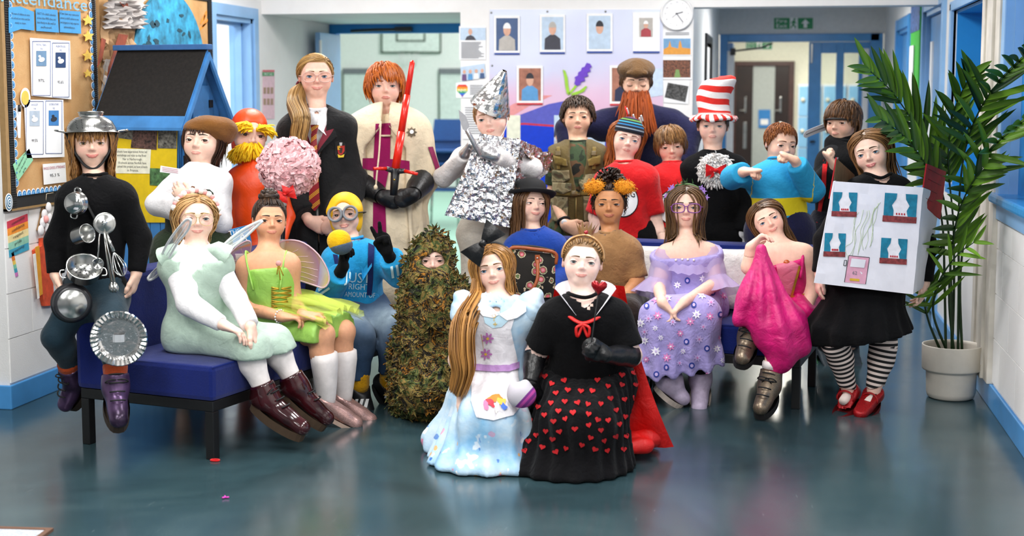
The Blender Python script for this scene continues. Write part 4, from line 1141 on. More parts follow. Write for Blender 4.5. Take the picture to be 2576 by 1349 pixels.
# ================================================================== the group, left half
BLKC=dict(rough=.9,bump=.25,bscale=45,sheen=.03,spec=.12)
M_BLACKCLOTH=cloth('black_jersey','#0c0c0e',**BLKC);M_WHITECLOTH=cloth('white_cotton','#eceaec',.85,.16,50);M_TIGHTW=cloth('white_tights','#ece4e2',.7,.05)
M_LACE=mat('black_lace','#101012',.7);M_GOLD=mat('gold_metal','#c9a24a',.3,metal=1.);M_GOLDCLOTH=mat('gold_ribbon','#c8a53a',.35,metal=.6,var=.15)
# ---- 1: girl with pans and a colander
p=Person('child in black jumper with steel colander on head, perched on the sofa end',5.95,(231,361,123,0,2,0),
 dict(shL=(180,497),shR=(306,492),elL=(142,608,.0),wrL=(140,692,-.03),haL=(152,735,-.02),elR=(350,600,.02),wrR=(343,688,-.02),haR=(337,722,0),hipL=(205,745,.06),hipR=(272,748,.02),
         knL=(140,848,.0),anL=(188,948,.16),toL=(152,1018,.0),knR=(288,850,-.26),anR=(291,975,-.28),toR=(300,1048,-.12)),
 S=.98,haircol=('#5b3a1e','#b07d45'),hairname='golden_brown',eye='hazel',smile=.75,lip='#c25f5c',gaze=(0,0),lids=.85)
p.make_body(hands=('relax','relax'),palms=(CAM_R,-CAM_R));P1=p
top(p,'jumper',M_BLACKCLOTH,hem=.05,off=.016,soft=.006)
legs(p,'leggings',cloth('dark_teal_knit','#17303d',.8,.15),1.97,off=.006,wr=.001)
for sd in 'LR':
 a,k_=p.j['an'+sd],p.j['kn'+sd];d=nrm(k_-a)
 v,f=tube_geo([a+d*.02,a+d*.05,a+d*.085,a+d*.1],[.045,.047,.05,.046],16);put_mesh('sock',v,f,cloth('rust_sock','#a8431c',.95,.3,90),p.root,True)
 p.shoe(sd,mat('oilslick_leather','#5a4266',.28,metal=.5,var=.35,scale=9),'boot',sole=mat('brown_rubber','#3a2c22',.8),high=.28,off=.014,laces=M_LACE,solet=.03)
longhair(p,1.15,fringe=.36,n=520,wave=.03,cap_front=.3,back=.0,m=.07,rad=.04)
# colander worn upside down
mb=MB();M=p.hm4()@Matrix.Translation((0,.04,.18))@Matrix.Rotation(math.radians(-4),4,'X')
mb.lathe([(.56,.0),(.57,.012),(.53,.02),(.51,.03),(.485,.12),(.42,.24),(.32,.31),(.24,.34),(.24,.345),(.25,.42),(.265,.425),(.265,.435),(.24,.43),(.225,.35),(.0,.35)],40,M)
co=mb.build('colander_hat',M_STEEL,p.root)
for sg in (-1,1):MB().tube([M@Vector(q)for q in catmull([(sg*.53,-.13,.03),(sg*.66,-.12,.05),(sg*.72,0,.06),(sg*.66,.12,.05),(sg*.53,.13,.03)],5)],.018*p.hh,8).build('handle',M_STEEL,co)
mb=MB()
for zz,n_,r_ in ((.10,26,.495),(.15,24,.475),(.20,22,.447),(.25,20,.41)):
 for i in range(n_):
  a=2*math.pi*(i+.5*(int(zz*20)%2))/n_;c=Vector((r_*math.cos(a),r_*math.sin(a),zz));nn=Vector((math.cos(a),math.sin(a),.55)).normalized()
  if abs(math.sin(a*2.5))<.25:continue
  x=nn.orthogonal().normalized();y=nn.cross(x);mb.poly([M@(c+nn*.012+x*.011*math.cos(b)+y*.011*math.sin(b))for b in np.linspace(0,6.28,7)[:-1]])
mb.build('drain_holes',M_BLACK,co)['kind']='stuff'
MB().tube(catmull([M@Vector((-.5,-.06,.02)),p.hl((-.33,-.22,-.2)),p.hl((-.12,-.28,-.49)),p.hl((.12,-.28,-.49)),p.hl((.33,-.22,-.2)),M@Vector((.5,-.06,.02))],6),.008,6,flat=.5).build('chin_strap',M_LACE,p.root)
bv=bvh_of([p.parts['jumper']])
MB().tube([Vector(cast(bv,x,y)[0]or at(x,y,5.85))-Vector(LEV_F)*.012 for x,y in ((196,470),(215,500),(235,540),(258,580))],.008,6,flat=.4).build('strap',M_LACE,p.root)
# ---- 2: girl in brown cap
p=Person('child with arms folded in brown floppy cap, white blouse and dark green waistcoat',6.95,(495,353,121,-20,-4,3),
 dict(shL=(448,468),shR=(545,458),elL=(398,515,-.02),wrL=(488,540,-.17),haL=(535,545,0),elR=(552,555,-.03),wrR=(478,508,-.2),haR=(445,480,0),hipL=(450,640),hipR=(525,638)),
 S=.98,skin='#f0c9b4',haircol=('#1f120c','#4a2e20'),hairname='dark_brown',eye='brown',smile=.0,lids=.75,gaze=(12,-2))
p.make_body(hands=('relax','relax'),palms=(LEV_F,LEV_F));P2=p
top(p,'blouse',M_WHITECLOTH,hem=.1,off=.02,soft=.022,wr=.007,wf=26,neck=(.0,.0))
p.wear('waistcoat',('torso','pelvis'),cloth('bottle_green','#1d2b1c',.9,.2),off=.034,wr=.002,cuts=[(p.j['hip']-p.up*.06,-p.up),(p.j['sh']-p.up*.02,p.up)],more=[cap(p.j['shL']*.6+p.j['sh']*.4-p.up*.02,p.j['shL']*.55+p.j['hip']*.45,.075,.08,k=.02)])
p.wear('skirt',('pelvis','thighL','thighR'),cloth('green_tweed','#24331f',.95,.3),off=.05,k=.08,wr=.004)
mb=MB()
for sg in (-1,1):
 mb.poly([p.hl((sg*.0,-.12,-.62)),p.hl((sg*.16,-.02,-.55)),p.hl((sg*.26,-.05,-.66)),p.hl((sg*.12,-.18,-.74))],thick=p.fwd*.006)
mb.build('collar',M_WHITECLOTH,p.root)
mb=MB();mb.tube(catmull([p.j['sh']+p.fwd*.1-p.up*.01+CAM_R*.0,p.j['sh']+p.fwd*.14-p.up*.1-CAM_R*.03,p.j['sh']+p.fwd*.14-p.up*.2-CAM_R*.05],4),.018,8,flat=.3);mb.build('strap',mat('brown_leather','#6b3d1c',.6),p.root)
longhair(p,.95,px=-.1,fringe=.3,n=420,cap_front=.33,jit=.06,wave=.012)
pr=[ell(p.hl((.12,.12,.33)),np.array([.5,.52,.2])*p.hh,p.HR.T,.02),ell(p.hl((.34,.2,.18)),np.array([.28,.42,.26])*p.hh,p.HR.T,.05),ell(p.hl((0,.06,.24)),np.array([.41,.46,.12])*p.hh,p.HR.T,.03)]
v,q=sd_mesh(pr,.006,extra=wrinkle(.004,30,2));put_mesh('cap',v,q,cloth('brown_felt','#7b4f22',.95,.25,60),p.root,True)
# ---- 3: orange suit, yellow moustache
p=Person('child in shiny orange hooded suit with big yellow moustache and eyebrows',7.3,(636,341,120,14,2,8),
 dict(shL=(598,447),shR=(690,450),elL=(588,560,0),wrL=(600,648,-.05),elR=(722,545,-.02),wrR=(706,610,-.15),haR=(708,578,-.02),hipL=(612,640),hipR=(690,640)),
 S=.98,skin='#f2cab8',haircol=('#2b1c12','#4a3424'),hairname='dark_brown2',eye='brown',smile=.0,lids=.9)
p.nobrow=True;p.bald=True
p.make_body(hands=('fist','grip'),palms=(None,-CAM_R));P3=p
M_ORANGE=cloth('orange_lycra','#f04a08',.42,.12,30,var=.04,spec=.5,sheen=0)
top(p,'suit',M_ORANGE,hem=None,off=.01,wr=.002,tags=('torso','pelvis','yoke','thighL','thighR','shinL','shinR','neck'))
h=p.hh
v,q=sd_mesh([ell(p.hl((0,.07,.14)),np.array([.375,.425,.40])*h,p.HR.T,0),ell(p.hl((0,-.02,-.14)),np.array([.335,.36,.36])*h,p.HR.T,.1*h),cap(p.hl((0,.09,-.3)),p.j['sh'],.062,.075,k=.05),
 ell(p.hl((0,-.42,-.1)),np.array([.25,.3,.35])*h,p.HR.T,.02,'s')],.0055,extra=wrinkle(.0015,40));hood=put_mesh('hood',v,q,M_ORANGE,p.root,True)
M_YFUR=hair_mat('yellow_fur','#f0b400','#ffd71e',.7)
rg=np.random.default_rng(5)
def fur(p,pts,dirs,L,rad,name,mt,n=160,drop=.3,jit=.25,steps=6,bend=None):
 """tufts of fake fur rooted along pts (world)"""
 i=rg.integers(0,len(pts),n);A=[np.asarray(pts)[i]+rg.normal(0,.006,(n,3))];D=np.asarray(dirs)[i]+rg.normal(0,jit,(n,3))
 for k in range(steps):
  D=D/np.linalg.norm(D,axis=1,keepdims=True);A.append(A[-1]+D*(L*rg.uniform(.7,1.1,n)/steps)[:,None]);D=D-UP*drop*.35
  if bend is not None:D=D+bend
 return p.tufts(np.stack(A,1),rad,.3,.6,name,None,3,mt)
for sg in (-1,1):
 t=np.linspace(0,1,24);c=np.array([p.hl((sg*(.02+.26*x),-.43+.14*x*x,-.215-.07*x-.05*x*x))for x in t]);d=np.array([p.HR@np.array([sg*(.55-.15*x),-.5+.2*x,-.75])for x in t])
 fur(p,c,d,.085,.0085,'moustache',M_YFUR,260,.35,.28);c2=c-UP*.014;fur(p,c2,d*np.array([1,1,1.3]),.075,.008,'moustache',M_YFUR,160,.5,.22)
 c=np.array([p.hl((sg*(.05+.27*x),-.43+.16*x,.13-.035*x+.05*math.sin(3*x)))for x in t]);d=np.array([p.HR@np.array([sg*1.1,-.35,.12-.3*x])for x in t])
 fur(p,c,d,.055,.009,'eyebrow',M_YFUR,170,.25,.3)
for dx in (.28,):fur(p,np.array([p.hl((dx-.05+.12*x,-.3,-.3-.25*x))for x in t]),np.array([p.HR@np.array([.2,-.2,-1.])for x in t]),.11,.0075,'moustache',M_YFUR,150,.3,.16)
# ---- 4: girl in black robe and striped tie
p=Person('child with glasses in long black hooded robe with red-and-gold striped tie',7.5,(797,193,111,3,-1,0),
 dict(shL=(738,322),shR=(862,320),elL=(712,450,.0),wrL=(778,556,-.16),haL=(826,582,0),elR=(888,455,.0),wrR=(848,556,-.17),haR=(806,585,-.0),hipL=(765,565),hipR=(840,565)),
 S=1.1,stand=BENCH_Z,skin='#f2c4b0',blush='#e58d84',haircol=('#6d4e2c','#c39a5c'),hairname='dark_blonde',eye='blue',smile=.7,lids=.85)
p.make_body(hands=('clasp','clasp'),palms=(LEV_F,LEV_F));P4=p
top(p,'shirt',M_WHITECLOTH,hem=.0,off=.012,sl=(1.5,1.5))
M_ROBE=cloth('black_robe','#101113',.85,.3,35)
def open_front(w0,w1,y0):
 """cuts a V out of the front, from the neck down"""
 c=p.j['sh'];sx=nrm(p.j['shR']-p.j['shL']);fw=p.fwd;up=p.up
 def ex(P,d):
  v=P-c;x=v@sx;y=v@fw;z=v@up;w=w0+(w1-w0)*np.clip(-z/.2,0,1)
  return np.where(y>.0,np.maximum(d,w-np.abs(x)),d)
 return ex
skirt_c=[cap(p.j['hip']+p.up*.1,np.r_[p.j['hip'][:2],.45],.135,.22,k=.08,side=CAM_R,q=1.25)]
top(p,'robe',M_ROBE,sl=(1.86,1.86),hem=None,off=.03,soft=.012,cuff=.022,wr=.006,wf=17,more=skirt_c,extra=open_front(.055,.006,0),res=.0105,band=False)
M_MAROON=cloth('maroon_lining','#6e0f26',.6,.15)
bv=bvh_of([p.parts['robe'],p.parts['shirt']])
# hood lining and hood behind the neck
mb=MB()
for sg in (-1,1):
 P_=[p.j['sh']+p.up*.075-p.fwd*.03+CAM_R*sg*.062,p.j['sh']+p.up*.05+p.fwd*.03+CAM_R*sg*.105,p.j['sh']-p.up*.02+p.fwd*.098+CAM_R*sg*.09,p.j['sh']-p.up*.10+p.fwd*.138+CAM_R*sg*.035,p.j['sh']-p.up*.145+p.fwd*.15+CAM_R*sg*.008]
 Q_=[p.j['sh']+p.up*.075-p.fwd*.03+CAM_R*sg*.05,p.j['sh']+p.up*.045+p.fwd*.05+CAM_R*sg*.062,p.j['sh']-p.up*.02+p.fwd*.108+CAM_R*sg*.045,p.j['sh']-p.up*.09+p.fwd*.14+CAM_R*sg*.018,p.j['sh']-p.up*.145+p.fwd*.151+CAM_R*sg*.004]
 O_=[p.j['sh']+p.up*.07-p.fwd*.05+CAM_R*sg*.09,p.j['sh']+p.up*.035+p.fwd*.02+CAM_R*sg*.145,p.j['sh']-p.up*.03+p.fwd*.075+CAM_R*sg*.125,p.j['sh']-p.up*.10+p.fwd*.13+CAM_R*sg*.055,p.j['sh']-p.up*.15+p.fwd*.148+CAM_R*sg*.014]
 A,B,C_=catmull(P_,4),catmull(Q_,4),catmull(O_,4);n=len(A)
 mb.m(0).add(list(A+p.fwd*.004)+list(B),[(i,i+1,n+i+1,n+i)for i in range(n-1)],True);mb.m(1).add(list(A+p.fwd*.006)+list(C_),[(i,i+1,n+i+1,n+i)for i in range(n-1)],True)
mb.build('hood_lining',[M_MAROON,M_ROBE],p.parts['robe'])
pr=[ell(p.j['sh']+p.up*.0-p.fwd*.1,(.13,.07,.1),np.array([CAM_R,p.fwd,p.up]),0)];v,q=sd_mesh(pr,.008,extra=wrinkle(.006,25));put_mesh('hood',v,q,M_ROBE,p.parts['robe'],True)
mb=MB()
for sg in (-1,1):mb.add([p.j['sh']+p.up*.065+p.fwd*.045+CAM_R*sg*.012,p.j['sh']+p.up*.085-p.fwd*.01+CAM_R*sg*.06,p.j['sh']+p.up*.015+p.fwd*.075+CAM_R*sg*.085,p.j['sh']-p.up*.045+p.fwd*.118+CAM_R*sg*.062,p.j['sh']+p.up*.0+p.fwd*.122+CAM_R*sg*.01],[(0,1,2,3,4)])
mb.build('collar',M_WHITECLOTH,p.root)
m,t=new_mat('striped_tie');mp=t.add('ShaderNodeMapping');mp.inputs['Rotation'].default_value=(0,math.radians(38),0);t.link(t.obj(),mp.inputs[0])
sx_=t.add('ShaderNodeSeparateXYZ');t.link(mp.outputs[0],sx_.inputs[0]);fr=t.math('FRACT',t.math('MULTIPLY',sx_.outputs[2],22.));g1=t.math('MULTIPLY',t.math('LESS_THAN',fr,.42),t.math('GREATER_THAN',t.math('FRACT',t.math('MULTIPLY',fr,7.1)),.45))
t.link(t.mixc(g1,hexc('#8c1220'),hexc('#d8a62a')),t.b.inputs['Base Color']);t.b.inputs['Roughness'].default_value=.55;M_TIE=m
o_=p.j['sh']+p.fwd*.128-p.up*.008
mb=MB();mb.add([o_+p.up*.02+CAM_R*-.022,o_+p.up*.02+CAM_R*.022,o_-p.up*.025+CAM_R*.013+p.fwd*.016,o_-p.up*.025-CAM_R*.013+p.fwd*.016,o_-p.up*.03+p.fwd*.01,o_+p.up*.022+p.fwd*.012],[(0,3,2,1),(0,1,5)])
c0=p.j['sh']-p.up*.03+p.fwd*.145;n=12
Lq=[];
for i in range(n+1):
 u=i/n;w=.014+.016*u if i<n else .004;c=c0-p.up*(.40*u)+p.fwd*(.015+.012*math.sin(u*3));Lq+=[c-CAM_R*w,c+p.fwd*.004,c+CAM_R*w]
mb.add(Lq,[(3*i+k,3*i+k+1,3*i+k+4,3*i+k+3)for i in range(n)for k in (0,1)],True)
mb.build('tie',M_TIE,p.root)
mb=MB()
for sg,dx in ((-1,-.012),(1,.014)):
 c=c0-p.up*.115+p.fwd*.03+CAM_R*dx*1.4;mb.lathe([(0,.008),(.009,.007),(.012,.003),(.012,0)],12,look_M(c,p.fwd))
mb.tube([c0-p.up*.112+p.fwd*.03-CAM_R*.02,c0-p.up*.118+p.fwd*.034,c0-p.up*.112+p.fwd*.03+CAM_R*.02],.0045,6);mb.build('clasp',M_BLACK,p.parts['robe'])
bv=bvh_of([p.parts['robe']])
bd=decal('badge',bv,[(843,357),(857,352),(869,362),(871,385),(864,397),(850,400),(842,388)],mat('badge_black','#141414',.8),p.root,.004,6)
decal('badge_shield',bv,[(847,368),(867,366),(867,380),(862,388),(856,390),(850,387)],mat('badge_red','#b3261e',.7),bd,.007,5)
for pl,cc in (([(848,388),(857,392),(867,388),(865,396),(850,397)],'#d9b92f'),([(848,367),(856,366),(856,377),(848,377)],'#d8a830'),([(852,372),(862,372),(860,385),(854,385)],'#3a2418'),([(853,358),(861,358),(860,366),(854,366)],'#c9c9c9')):decal('badge_detail',bv,pl,mat('badge'+cc,cc,.7),bd,.009,4)
pulled(p,T=(-.3,.34,-.16),front=.34)
T0=p.hl((-.34,.26,-.2));strand_bundle(p,[T0,p.hl((-.42,.1,-.36)),p.hl((-.46,-.16,-.62)),at(758,300,7.3),at(752,340,7.28),at(757,362,7.28)],260,[.018,.04,.052,.05,.04,.028],.0055,'ponytail',wav=.004)
MB().tube([p.hl((-.34,.26,-.2))+p.HR@np.array([.02*math.cos(a),0,.02*math.sin(a)])for a in np.linspace(0,6.4,12)],.007,6).build('hair_tie',M_MAROON,p.root)
glasses(p,mat('clear_pink_frame','#d9b0a4',.2,var=.03),w=.14,h=.115,thick=.011)
# ---- 5: ginger boy in cream cape
p=Person('child with ginger fringe in cream cape and tunic with magenta cross',7.6,(970,217,108,2,-3,0),
 dict(shL=(918,335),shR=(1030,330),elL=(902,450,.0),wrL=(962,496,-.18),haL=(1015,515,0),elR=(1068,440,.02),wrR=(1040,490,-.2),haR=(985,515,0),hipL=(935,560),hipR=(1020,560)),
 S=1.1,fat=1.08,stand=BENCH_Z,skin='#f0c2ae',lip='#c4665f',haircol=('#8a3a0a','#cf6d1e'),hairname='ginger',eye='grey',smile=-.15,lids=.8,headw=1.03)
p.make_body(hands=('grip','grip'),palms=(LEV_F,LEV_F));P5=p
M_CREAM=cloth('cream_calico','#e3d2b4',.9,.25,40)
tun=[cap(p.j['hip']+p.up*.12,np.r_[p.j['hip'][:2],.5],.14,.19,k=.08,side=CAM_R,q=1.25)]
top(p,'tunic',M_CREAM,sl=(1.6,1.6),hem=None,band=False,off=.022,wr=.005,wf=15,more=tun,res=.0105)
c_top=p.j['sh']+p.up*.03;
def cape_ex(P,d):
 v=P-p.j['sh'];x=v@CAM_R;y=v@p.fwd;z=v@UP;w=.02+.09*np.clip((-z+.03)/.12,0,1)+.05*np.clip((-z-.3)/.5,0,1)
 d=np.where(y>.0,np.maximum(d,w-np.abs(x)),d);f=.012*np.sin(np.arctan2(y,x)*15+z*2.)*np.clip(-z*3,0,1)
 return np.maximum(d+f,(.32-P[:,2]))
zc=np.r_[p.j['sh'][:2],.35]-LEV_F*-.04
p.wear('cape',('yoke','uarmL','uarmR'),M_CREAM,off=.045,wr=.004,wf=14,k=.08,more=[cap(p.j['sh']-p.up*.06,zc,.17,.25,k=.1,side=CAM_R,q=1.15)],extra=cape_ex,res=.01,
       sub=[cap(p.j['sh']+p.up*.01,p.hl((0,.05,-.25)),.062,.075,k=.01,op='s'),cap(p.j['sh']-p.up*.1+p.fwd*.0,zc+p.fwd*.0-UP*.2,.15,.225,k=.02,op='s',side=CAM_R,q=1.15)])
pr=[cap(p.j['sh']+p.up*.0+CAM_R*.085-p.fwd*.02,p.j['sh']+p.up*.0-p.fwd*.09,.035,.05,k=.03),cap(p.j['sh']+p.up*.0-CAM_R*.085-p.fwd*.02,p.j['sh']-p.fwd*.09,.035,.05,k=.03),cap(p.j['sh']+p.up*.0+CAM_R*.085-p.fwd*.02,p.j['sh']+p.fwd*.085-p.up*.035+CAM_R*.02,.024,.016,k=.03),cap(p.j['sh']+p.up*.0-CAM_R*.085-p.fwd*.02,p.j['sh']+p.fwd*.085-p.up*.035-CAM_R*.02,.024,.016,k=.03)]
v,q=sd_mesh(pr,.007,extra=wrinkle(.004,30));put_mesh('hood',v,q,M_CREAM,p.parts['cape'],True)
bv=bvh_of([p.parts['tunic'],p.parts['cape']]);M_MAG=cloth('magenta_felt','#8e0f52',.9,.15)
decal('cross',bv,[(945,312),(983,310),(981,400),(1030,405),(1030,432),(978,428),(968,480),(972,590),(938,590),(940,430),(912,424),(912,398),(940,398)],M_MAG,p.parts['tunic'],.006,7)
bv=bvh_of([p.parts['cape']]);decal('cross',bv,[(1076,370),(1088,369),(1098,400),(1108,430),(1112,455),(1100,452),(1093,420)],M_MAG,p.parts['cape'],.006,7)
st=decal('star_badge',bv,[(a,b)for a,b in star_poly(1035,333,14,.62,8)],mat('bronze_badge','#6d5f4c',.4,metal=.7),p.root,.008,5);decal('badge_centre',bv,blob_poly(1035,332,5,5,12),M_WHITE,st or p.root,.012,3)
c0=p.j['sh']+p.fwd*.115-p.up*.02;MB().tube(catmull([c0+CAM_R*.03,c0+p.fwd*.015,c0-CAM_R*.03],4),.006,6).tube(catmull([at(958,305,7.36),at(954,380,7.34),at(948,440,7.33),at(946,466,7.33)],5),.0045,6).tube([at(946,464,7.33),at(945,470,7.33),at(945,477,7.33)],[.004,.011,.009],8).build('cord',M_CREAM,p.parts['cape'])
M_GAUNT=mat('black_glove_leather','#141416',.42,bump=.4,bscale=60,bdist=.006)
for sd in 'LR':
 p.glove(sd,M_GAUNT,'grip',LEV_F,length=.6,off=.008,name='gauntlet')
 a,b=p.j['wr'+sd],p.j['el'+sd];d=nrm(b-a);v,f=tube_geo([a+d*.01,a+d*.06,a+d*.13,a+d*.16],[.042,.055,.07,.074],18,False);g=put_mesh('gauntlet_cuff',v,f,M_GAUNT,p.root,True)
shorthair(p,.42,dx=.28,lift=.06,n=460,rad=.038,front=.36,grow=.03,m=.04)
# ---- 6: boy in foil
p=Person('child in crinkled foil box costume and tall foil cone hat gripping an axe',7.6,(1229,300,110,-12,3,-9),
 dict(shL=(1165,400),shR=(1290,392),elL=(1118,445,-.05),wrL=(1168,388,-.22),haL=(1195,345,-.02),elR=(1338,425,-.1),wrR=(1248,392,-.28),haR=(1205,372,0),hipL=(1200,590),hipR=(1275,590)),
 S=1.03,skin='#e9c4b4',haircol=('#7a5535','#b58a5c'),hairname='sandy',eye='grey',smile=-.1,lids=.85)
p.make_body(hands=('grip','grip'),palms=(nrm(CAM_R-LEV_F*.3),nrm(LEV_F-CAM_R*.3)));P6=p
M_SILVER=mat('silver_glove','#c4c2c4',.3,metal=.85,bump=.4,bscale=60,bdist=.006)
top(p,'long_sleeve_top',cloth('pale_grey_jersey','#e9e4e2',.85,.3,40),off=.016,soft=.008,hem=.05,wr=.005,wf=26)
legs(p,'trousers',cloth('stone_trousers','#cfc6b8',.9,.25),1.98,off=.022,wr=.005)
for sd,pa in (('L',nrm(CAM_R-LEV_F*.3)),('R',nrm(LEV_F-CAM_R*.3))):p.glove(sd,M_SILVER,'grip',pa,length=.35,off=.004)
m,t=new_mat('crinkled_foil');t.b.inputs['Metallic'].default_value=1.;t.b.inputs['Base Color'].default_value=(.86,.86,.87,1);t.b.inputs['Roughness'].default_value=.13
vo=t.add('ShaderNodeTexVoronoi');vo.inputs['Scale'].default_value=17;t.link(t.obj(),vo.inputs['Vector']);mp=t.add('ShaderNodeTexVoronoi');mp.inputs['Scale'].default_value=48;t.link(t.obj(),mp.inputs['Vector'])
t.bump(t.math('ADD',t.math('ADD',vo.outputs['Distance'],t.math('MULTIPLY',mp.outputs['Distance'],.4)),t.math('MULTIPLY',t.noise(14,5,.7),.8)),.9,.02);M_FOIL=m
M_CARD=mat('brown_card','#8a6844',.85,var=.1)
def slab(mb,quad,t_,nu=14,nv=14,amp=.0,seed=0,back=1):
 """a sheet between four corners (tl, tr, br, bl) with thickness t_ (vector) and crinkle"""
 rg_=np.random.default_rng(seed);tl,tr,br,bl=map(np.asarray,quad);V=[]
 nn=nrm(np.cross(tr-tl,bl-tl));off=rg_.normal(0,amp,(nv+1,nu+1))if amp else np.zeros((nv+1,nu+1))
 for j_ in range(nv+1):
  for i_ in range(nu+1):
   u,w=i_/nu,j_/nv;V.append((tl*(1-u)+tr*u)*(1-w)+(bl*(1-u)+br*u)*w+nn*off[j_,i_])
 n1=len(V);V+=[v+t_ for v in V];Fc=[]
 for j_ in range(nv):
  for i_ in range(nu):
   a=j_*(nu+1)+i_;q=(a,a+1,a+nu+2,a+nu+1);mb.m(0);Fc.append(q)
 mb.m(0).add(V[:n1],Fc);mb.m(back).add(V[n1:],[f[::-1]for f in Fc])
 rim=[i for i in range(nu+1)]+[(j_+1)*(nu+1)-1 for j_ in range(1,nv+1)]+[nv*(nu+1)+i for i in range(nu-1,-1,-1)]+[j_*(nu+1)for j_ in range(nv-1,0,-1)]
 k=len(rim);mb.m(0).add([V[i]for i in rim]+[V[i+n1]for i in rim],[(i,(i+1)%k,k+(i+1)%k,k+i)for i in range(k)])
fx=empty('foil_box',at(1200,560,7.3),'crinkled silver foil box worn by the boy in the cone hat','costume box')
f_tl,f_tr,f_br,f_bl=at(1208,336,7.36),at(1310,352,7.36),at(1280,572,7.32),at(1118,542,7.30)
b_tr,b_br=at(1392,388,7.72),at(1345,545,7.72)
mb=MB();slab(mb,(f_tl,f_tr,f_br,f_bl),LEV_F*.006,20,26,.005,1);mb.build('front_panel',[M_FOIL,M_CARD],fx)
mb=MB();slab(mb,(f_tr,f_tr*.45+b_tr*.55,f_br*.45+b_br*.55,f_br),-CAM_R*.006+LEV_F*.004,12,22,.004,2)
mb.build('side_panel',[M_FOIL,M_CARD],fx)
mb=MB();slab(mb,(f_tr+UP*.01-CAM_R*.04,b_tr,b_tr*.72+b_br*.28,at(1325,392,7.36)),LEV_F*.006,12,8,.005,3);mb.build('shoulder_flap',[M_FOIL,M_CARD],fx)
mb=MB();slab(mb,(b_tr+UP*.0,b_tr*.9+at(1355,380,7.74)*.1,at(1335,470,7.74),b_br*.3+b_tr*.7),LEV_F*.006,6,8,.003,4);mb.build('back_panel',[M_FOIL,M_CARD],fx)
fx['label']='crinkled silver foil box worn over pale sleeves by the child in the cone hat'
shorthair(p,.16,n=300,front=.33,m=.012,lift=.0)
# cone hat
bv0=p.hl((0,.05,.22));tip=at(1269,178,7.62);ax=nrm(tip-bv0);L=np.linalg.norm(tip-bv0);x_=nrm(np.cross(ax,LEV_F));y_=np.cross(ax,x_);V=[];n=28;k=14;M_FOIL2=mat('smooth_foil','#d4d2d0',.16,metal=1.,bump=.35,bscale=14,bdist=.015);rg2=np.random.default_rng(2)
for i in range(k+1):
 u=i/k;r=(.43*p.hh)*(1-u**1.05)+.014
 for q in range(n):
  a=2*math.pi*q/n;V.append(bv0+ax*L*u+(x_*math.cos(a)+y_*math.sin(a)*1.1)*r*(1+rg2.normal(0,.012)))
put_mesh('cone_hat',np.array(V),[(i*n+q,i*n+(q+1)%n,(i+1)*n+(q+1)%n,(i+1)*n+q)for i in range(k)for q in range(n)],M_FOIL2,p.root,False)
MB().tube(catmull([p.hl((.36,-.05,.25)),p.hl((.37,-.1,-.15)),p.hl((.2,-.2,-.45)),p.hl((.0,-.22,-.53))],5),.0022,5).build('elastic',M_WHITE,p.root)
# ================================================================== the group, seated and kneeling on the left and in front
def wing(name,parent,outline,Z0,Z1,mt,rim,rimr=.004,veins=(),hinge=None):
 """gauzy costume wing: outline in picture pixels, depth running from Z0 at the hinge to Z1 at the tip"""
 h=np.array(outline[0]if hinge is None else hinge,float);far=max(np.linalg.norm(np.array(q)-h)for q in outline)
 pos=lambda q:at(q[0],q[1],Z0+(Z1-Z0)*np.linalg.norm(np.array(q)-h)/far)
 V2,Fc=patch_geo(outline,12.);o=put_mesh(name,np.array([pos(q)for q in V2]),Fc,mt,parent,True)
 cl=catmull(list(outline)+[outline[0]],3);MB().tube([pos(q)for q in cl],rimr,6,False).build('wing_rim',rim,o)
 if veins:
  mb=MB()
  for a,b,c in veins:mb.tube([pos(q)for q in catmull([a,b,c],5)],rimr*.35,4)
  mb.build('wing_veins',rim,o)
 return o
# ---- 7: mint dress with wings
p=Person('child with round glasses and rose headband in pale mint dress with clear fairy wings',6.02,(497,551,122,4,0,2),
 dict(shL=(443,665),shR=(545,660),elL=(474,765,-.15),wrL=(562,818,-.24),haL=(618,842,0),elR=(592,752,-.02),wrR=(630,822,-.18),haR=(652,880,0),hipL=(470,838,.04),hipR=(535,835,.1),
         knL=(625,878,-.14),knR=(688,862,.0),anL=(672,1002,-.14),anR=(750,978,.0),toL=(768,1066,-.06),toR=(832,1044,-.02)),
 S=.97,skin='#f2cbb8',haircol=('#8a6238','#d6ab72'),hairname='strawberry_blonde',eye='grey',smile=.45,lids=.85)
p.make_body(hands=('relax','relax'),palms=(nrm(-UP),nrm(-UP-CAM_R*.5)))
top(p,'polo_neck_top',M_WHITECLOTH,hem=None,off=.012,soft=.008,wr=.004,wf=26,tags=('torso','yoke','neck'),extra=lambda P,d:np.maximum(d,(P-p.hl((0,.05,-.46)))@nrm(p.hl((0,.09,-.3))-p.j['sh'])))
M_MINT=cloth('mint_crepe','#b5cbbb',.8,.18,35)
def gather(P,d,c,up,amp=.008,n=26,z0=0.,zr=.2):
 v=P-c;z=v@up;x=v@CAM_R;y=v@LEV_F;return d+amp*np.sin(np.arctan2(y,x)*n)*np.clip((z0-z)/zr,0,1)
lap=[cap(p.j['hip'+a],p.j['kn'+a],.088,.075,k=.07)for a in 'LR']+[cap(p.j['kn'+a],p.j['kn'+a]*.6+p.j['an'+a]*.4,.076,.082,k=.05)for a in 'LR']+[cap(p.j['hip']+p.up*.05,p.j['hip']-p.up*.02,.105,.122,k=.05,side=CAM_R,q=1.15)]
kc=(p.j['knL']+p.j['knR'])/2;ac=(p.j['anL']+p.j['anR'])/2;hemp=kc*.68+ac*.32
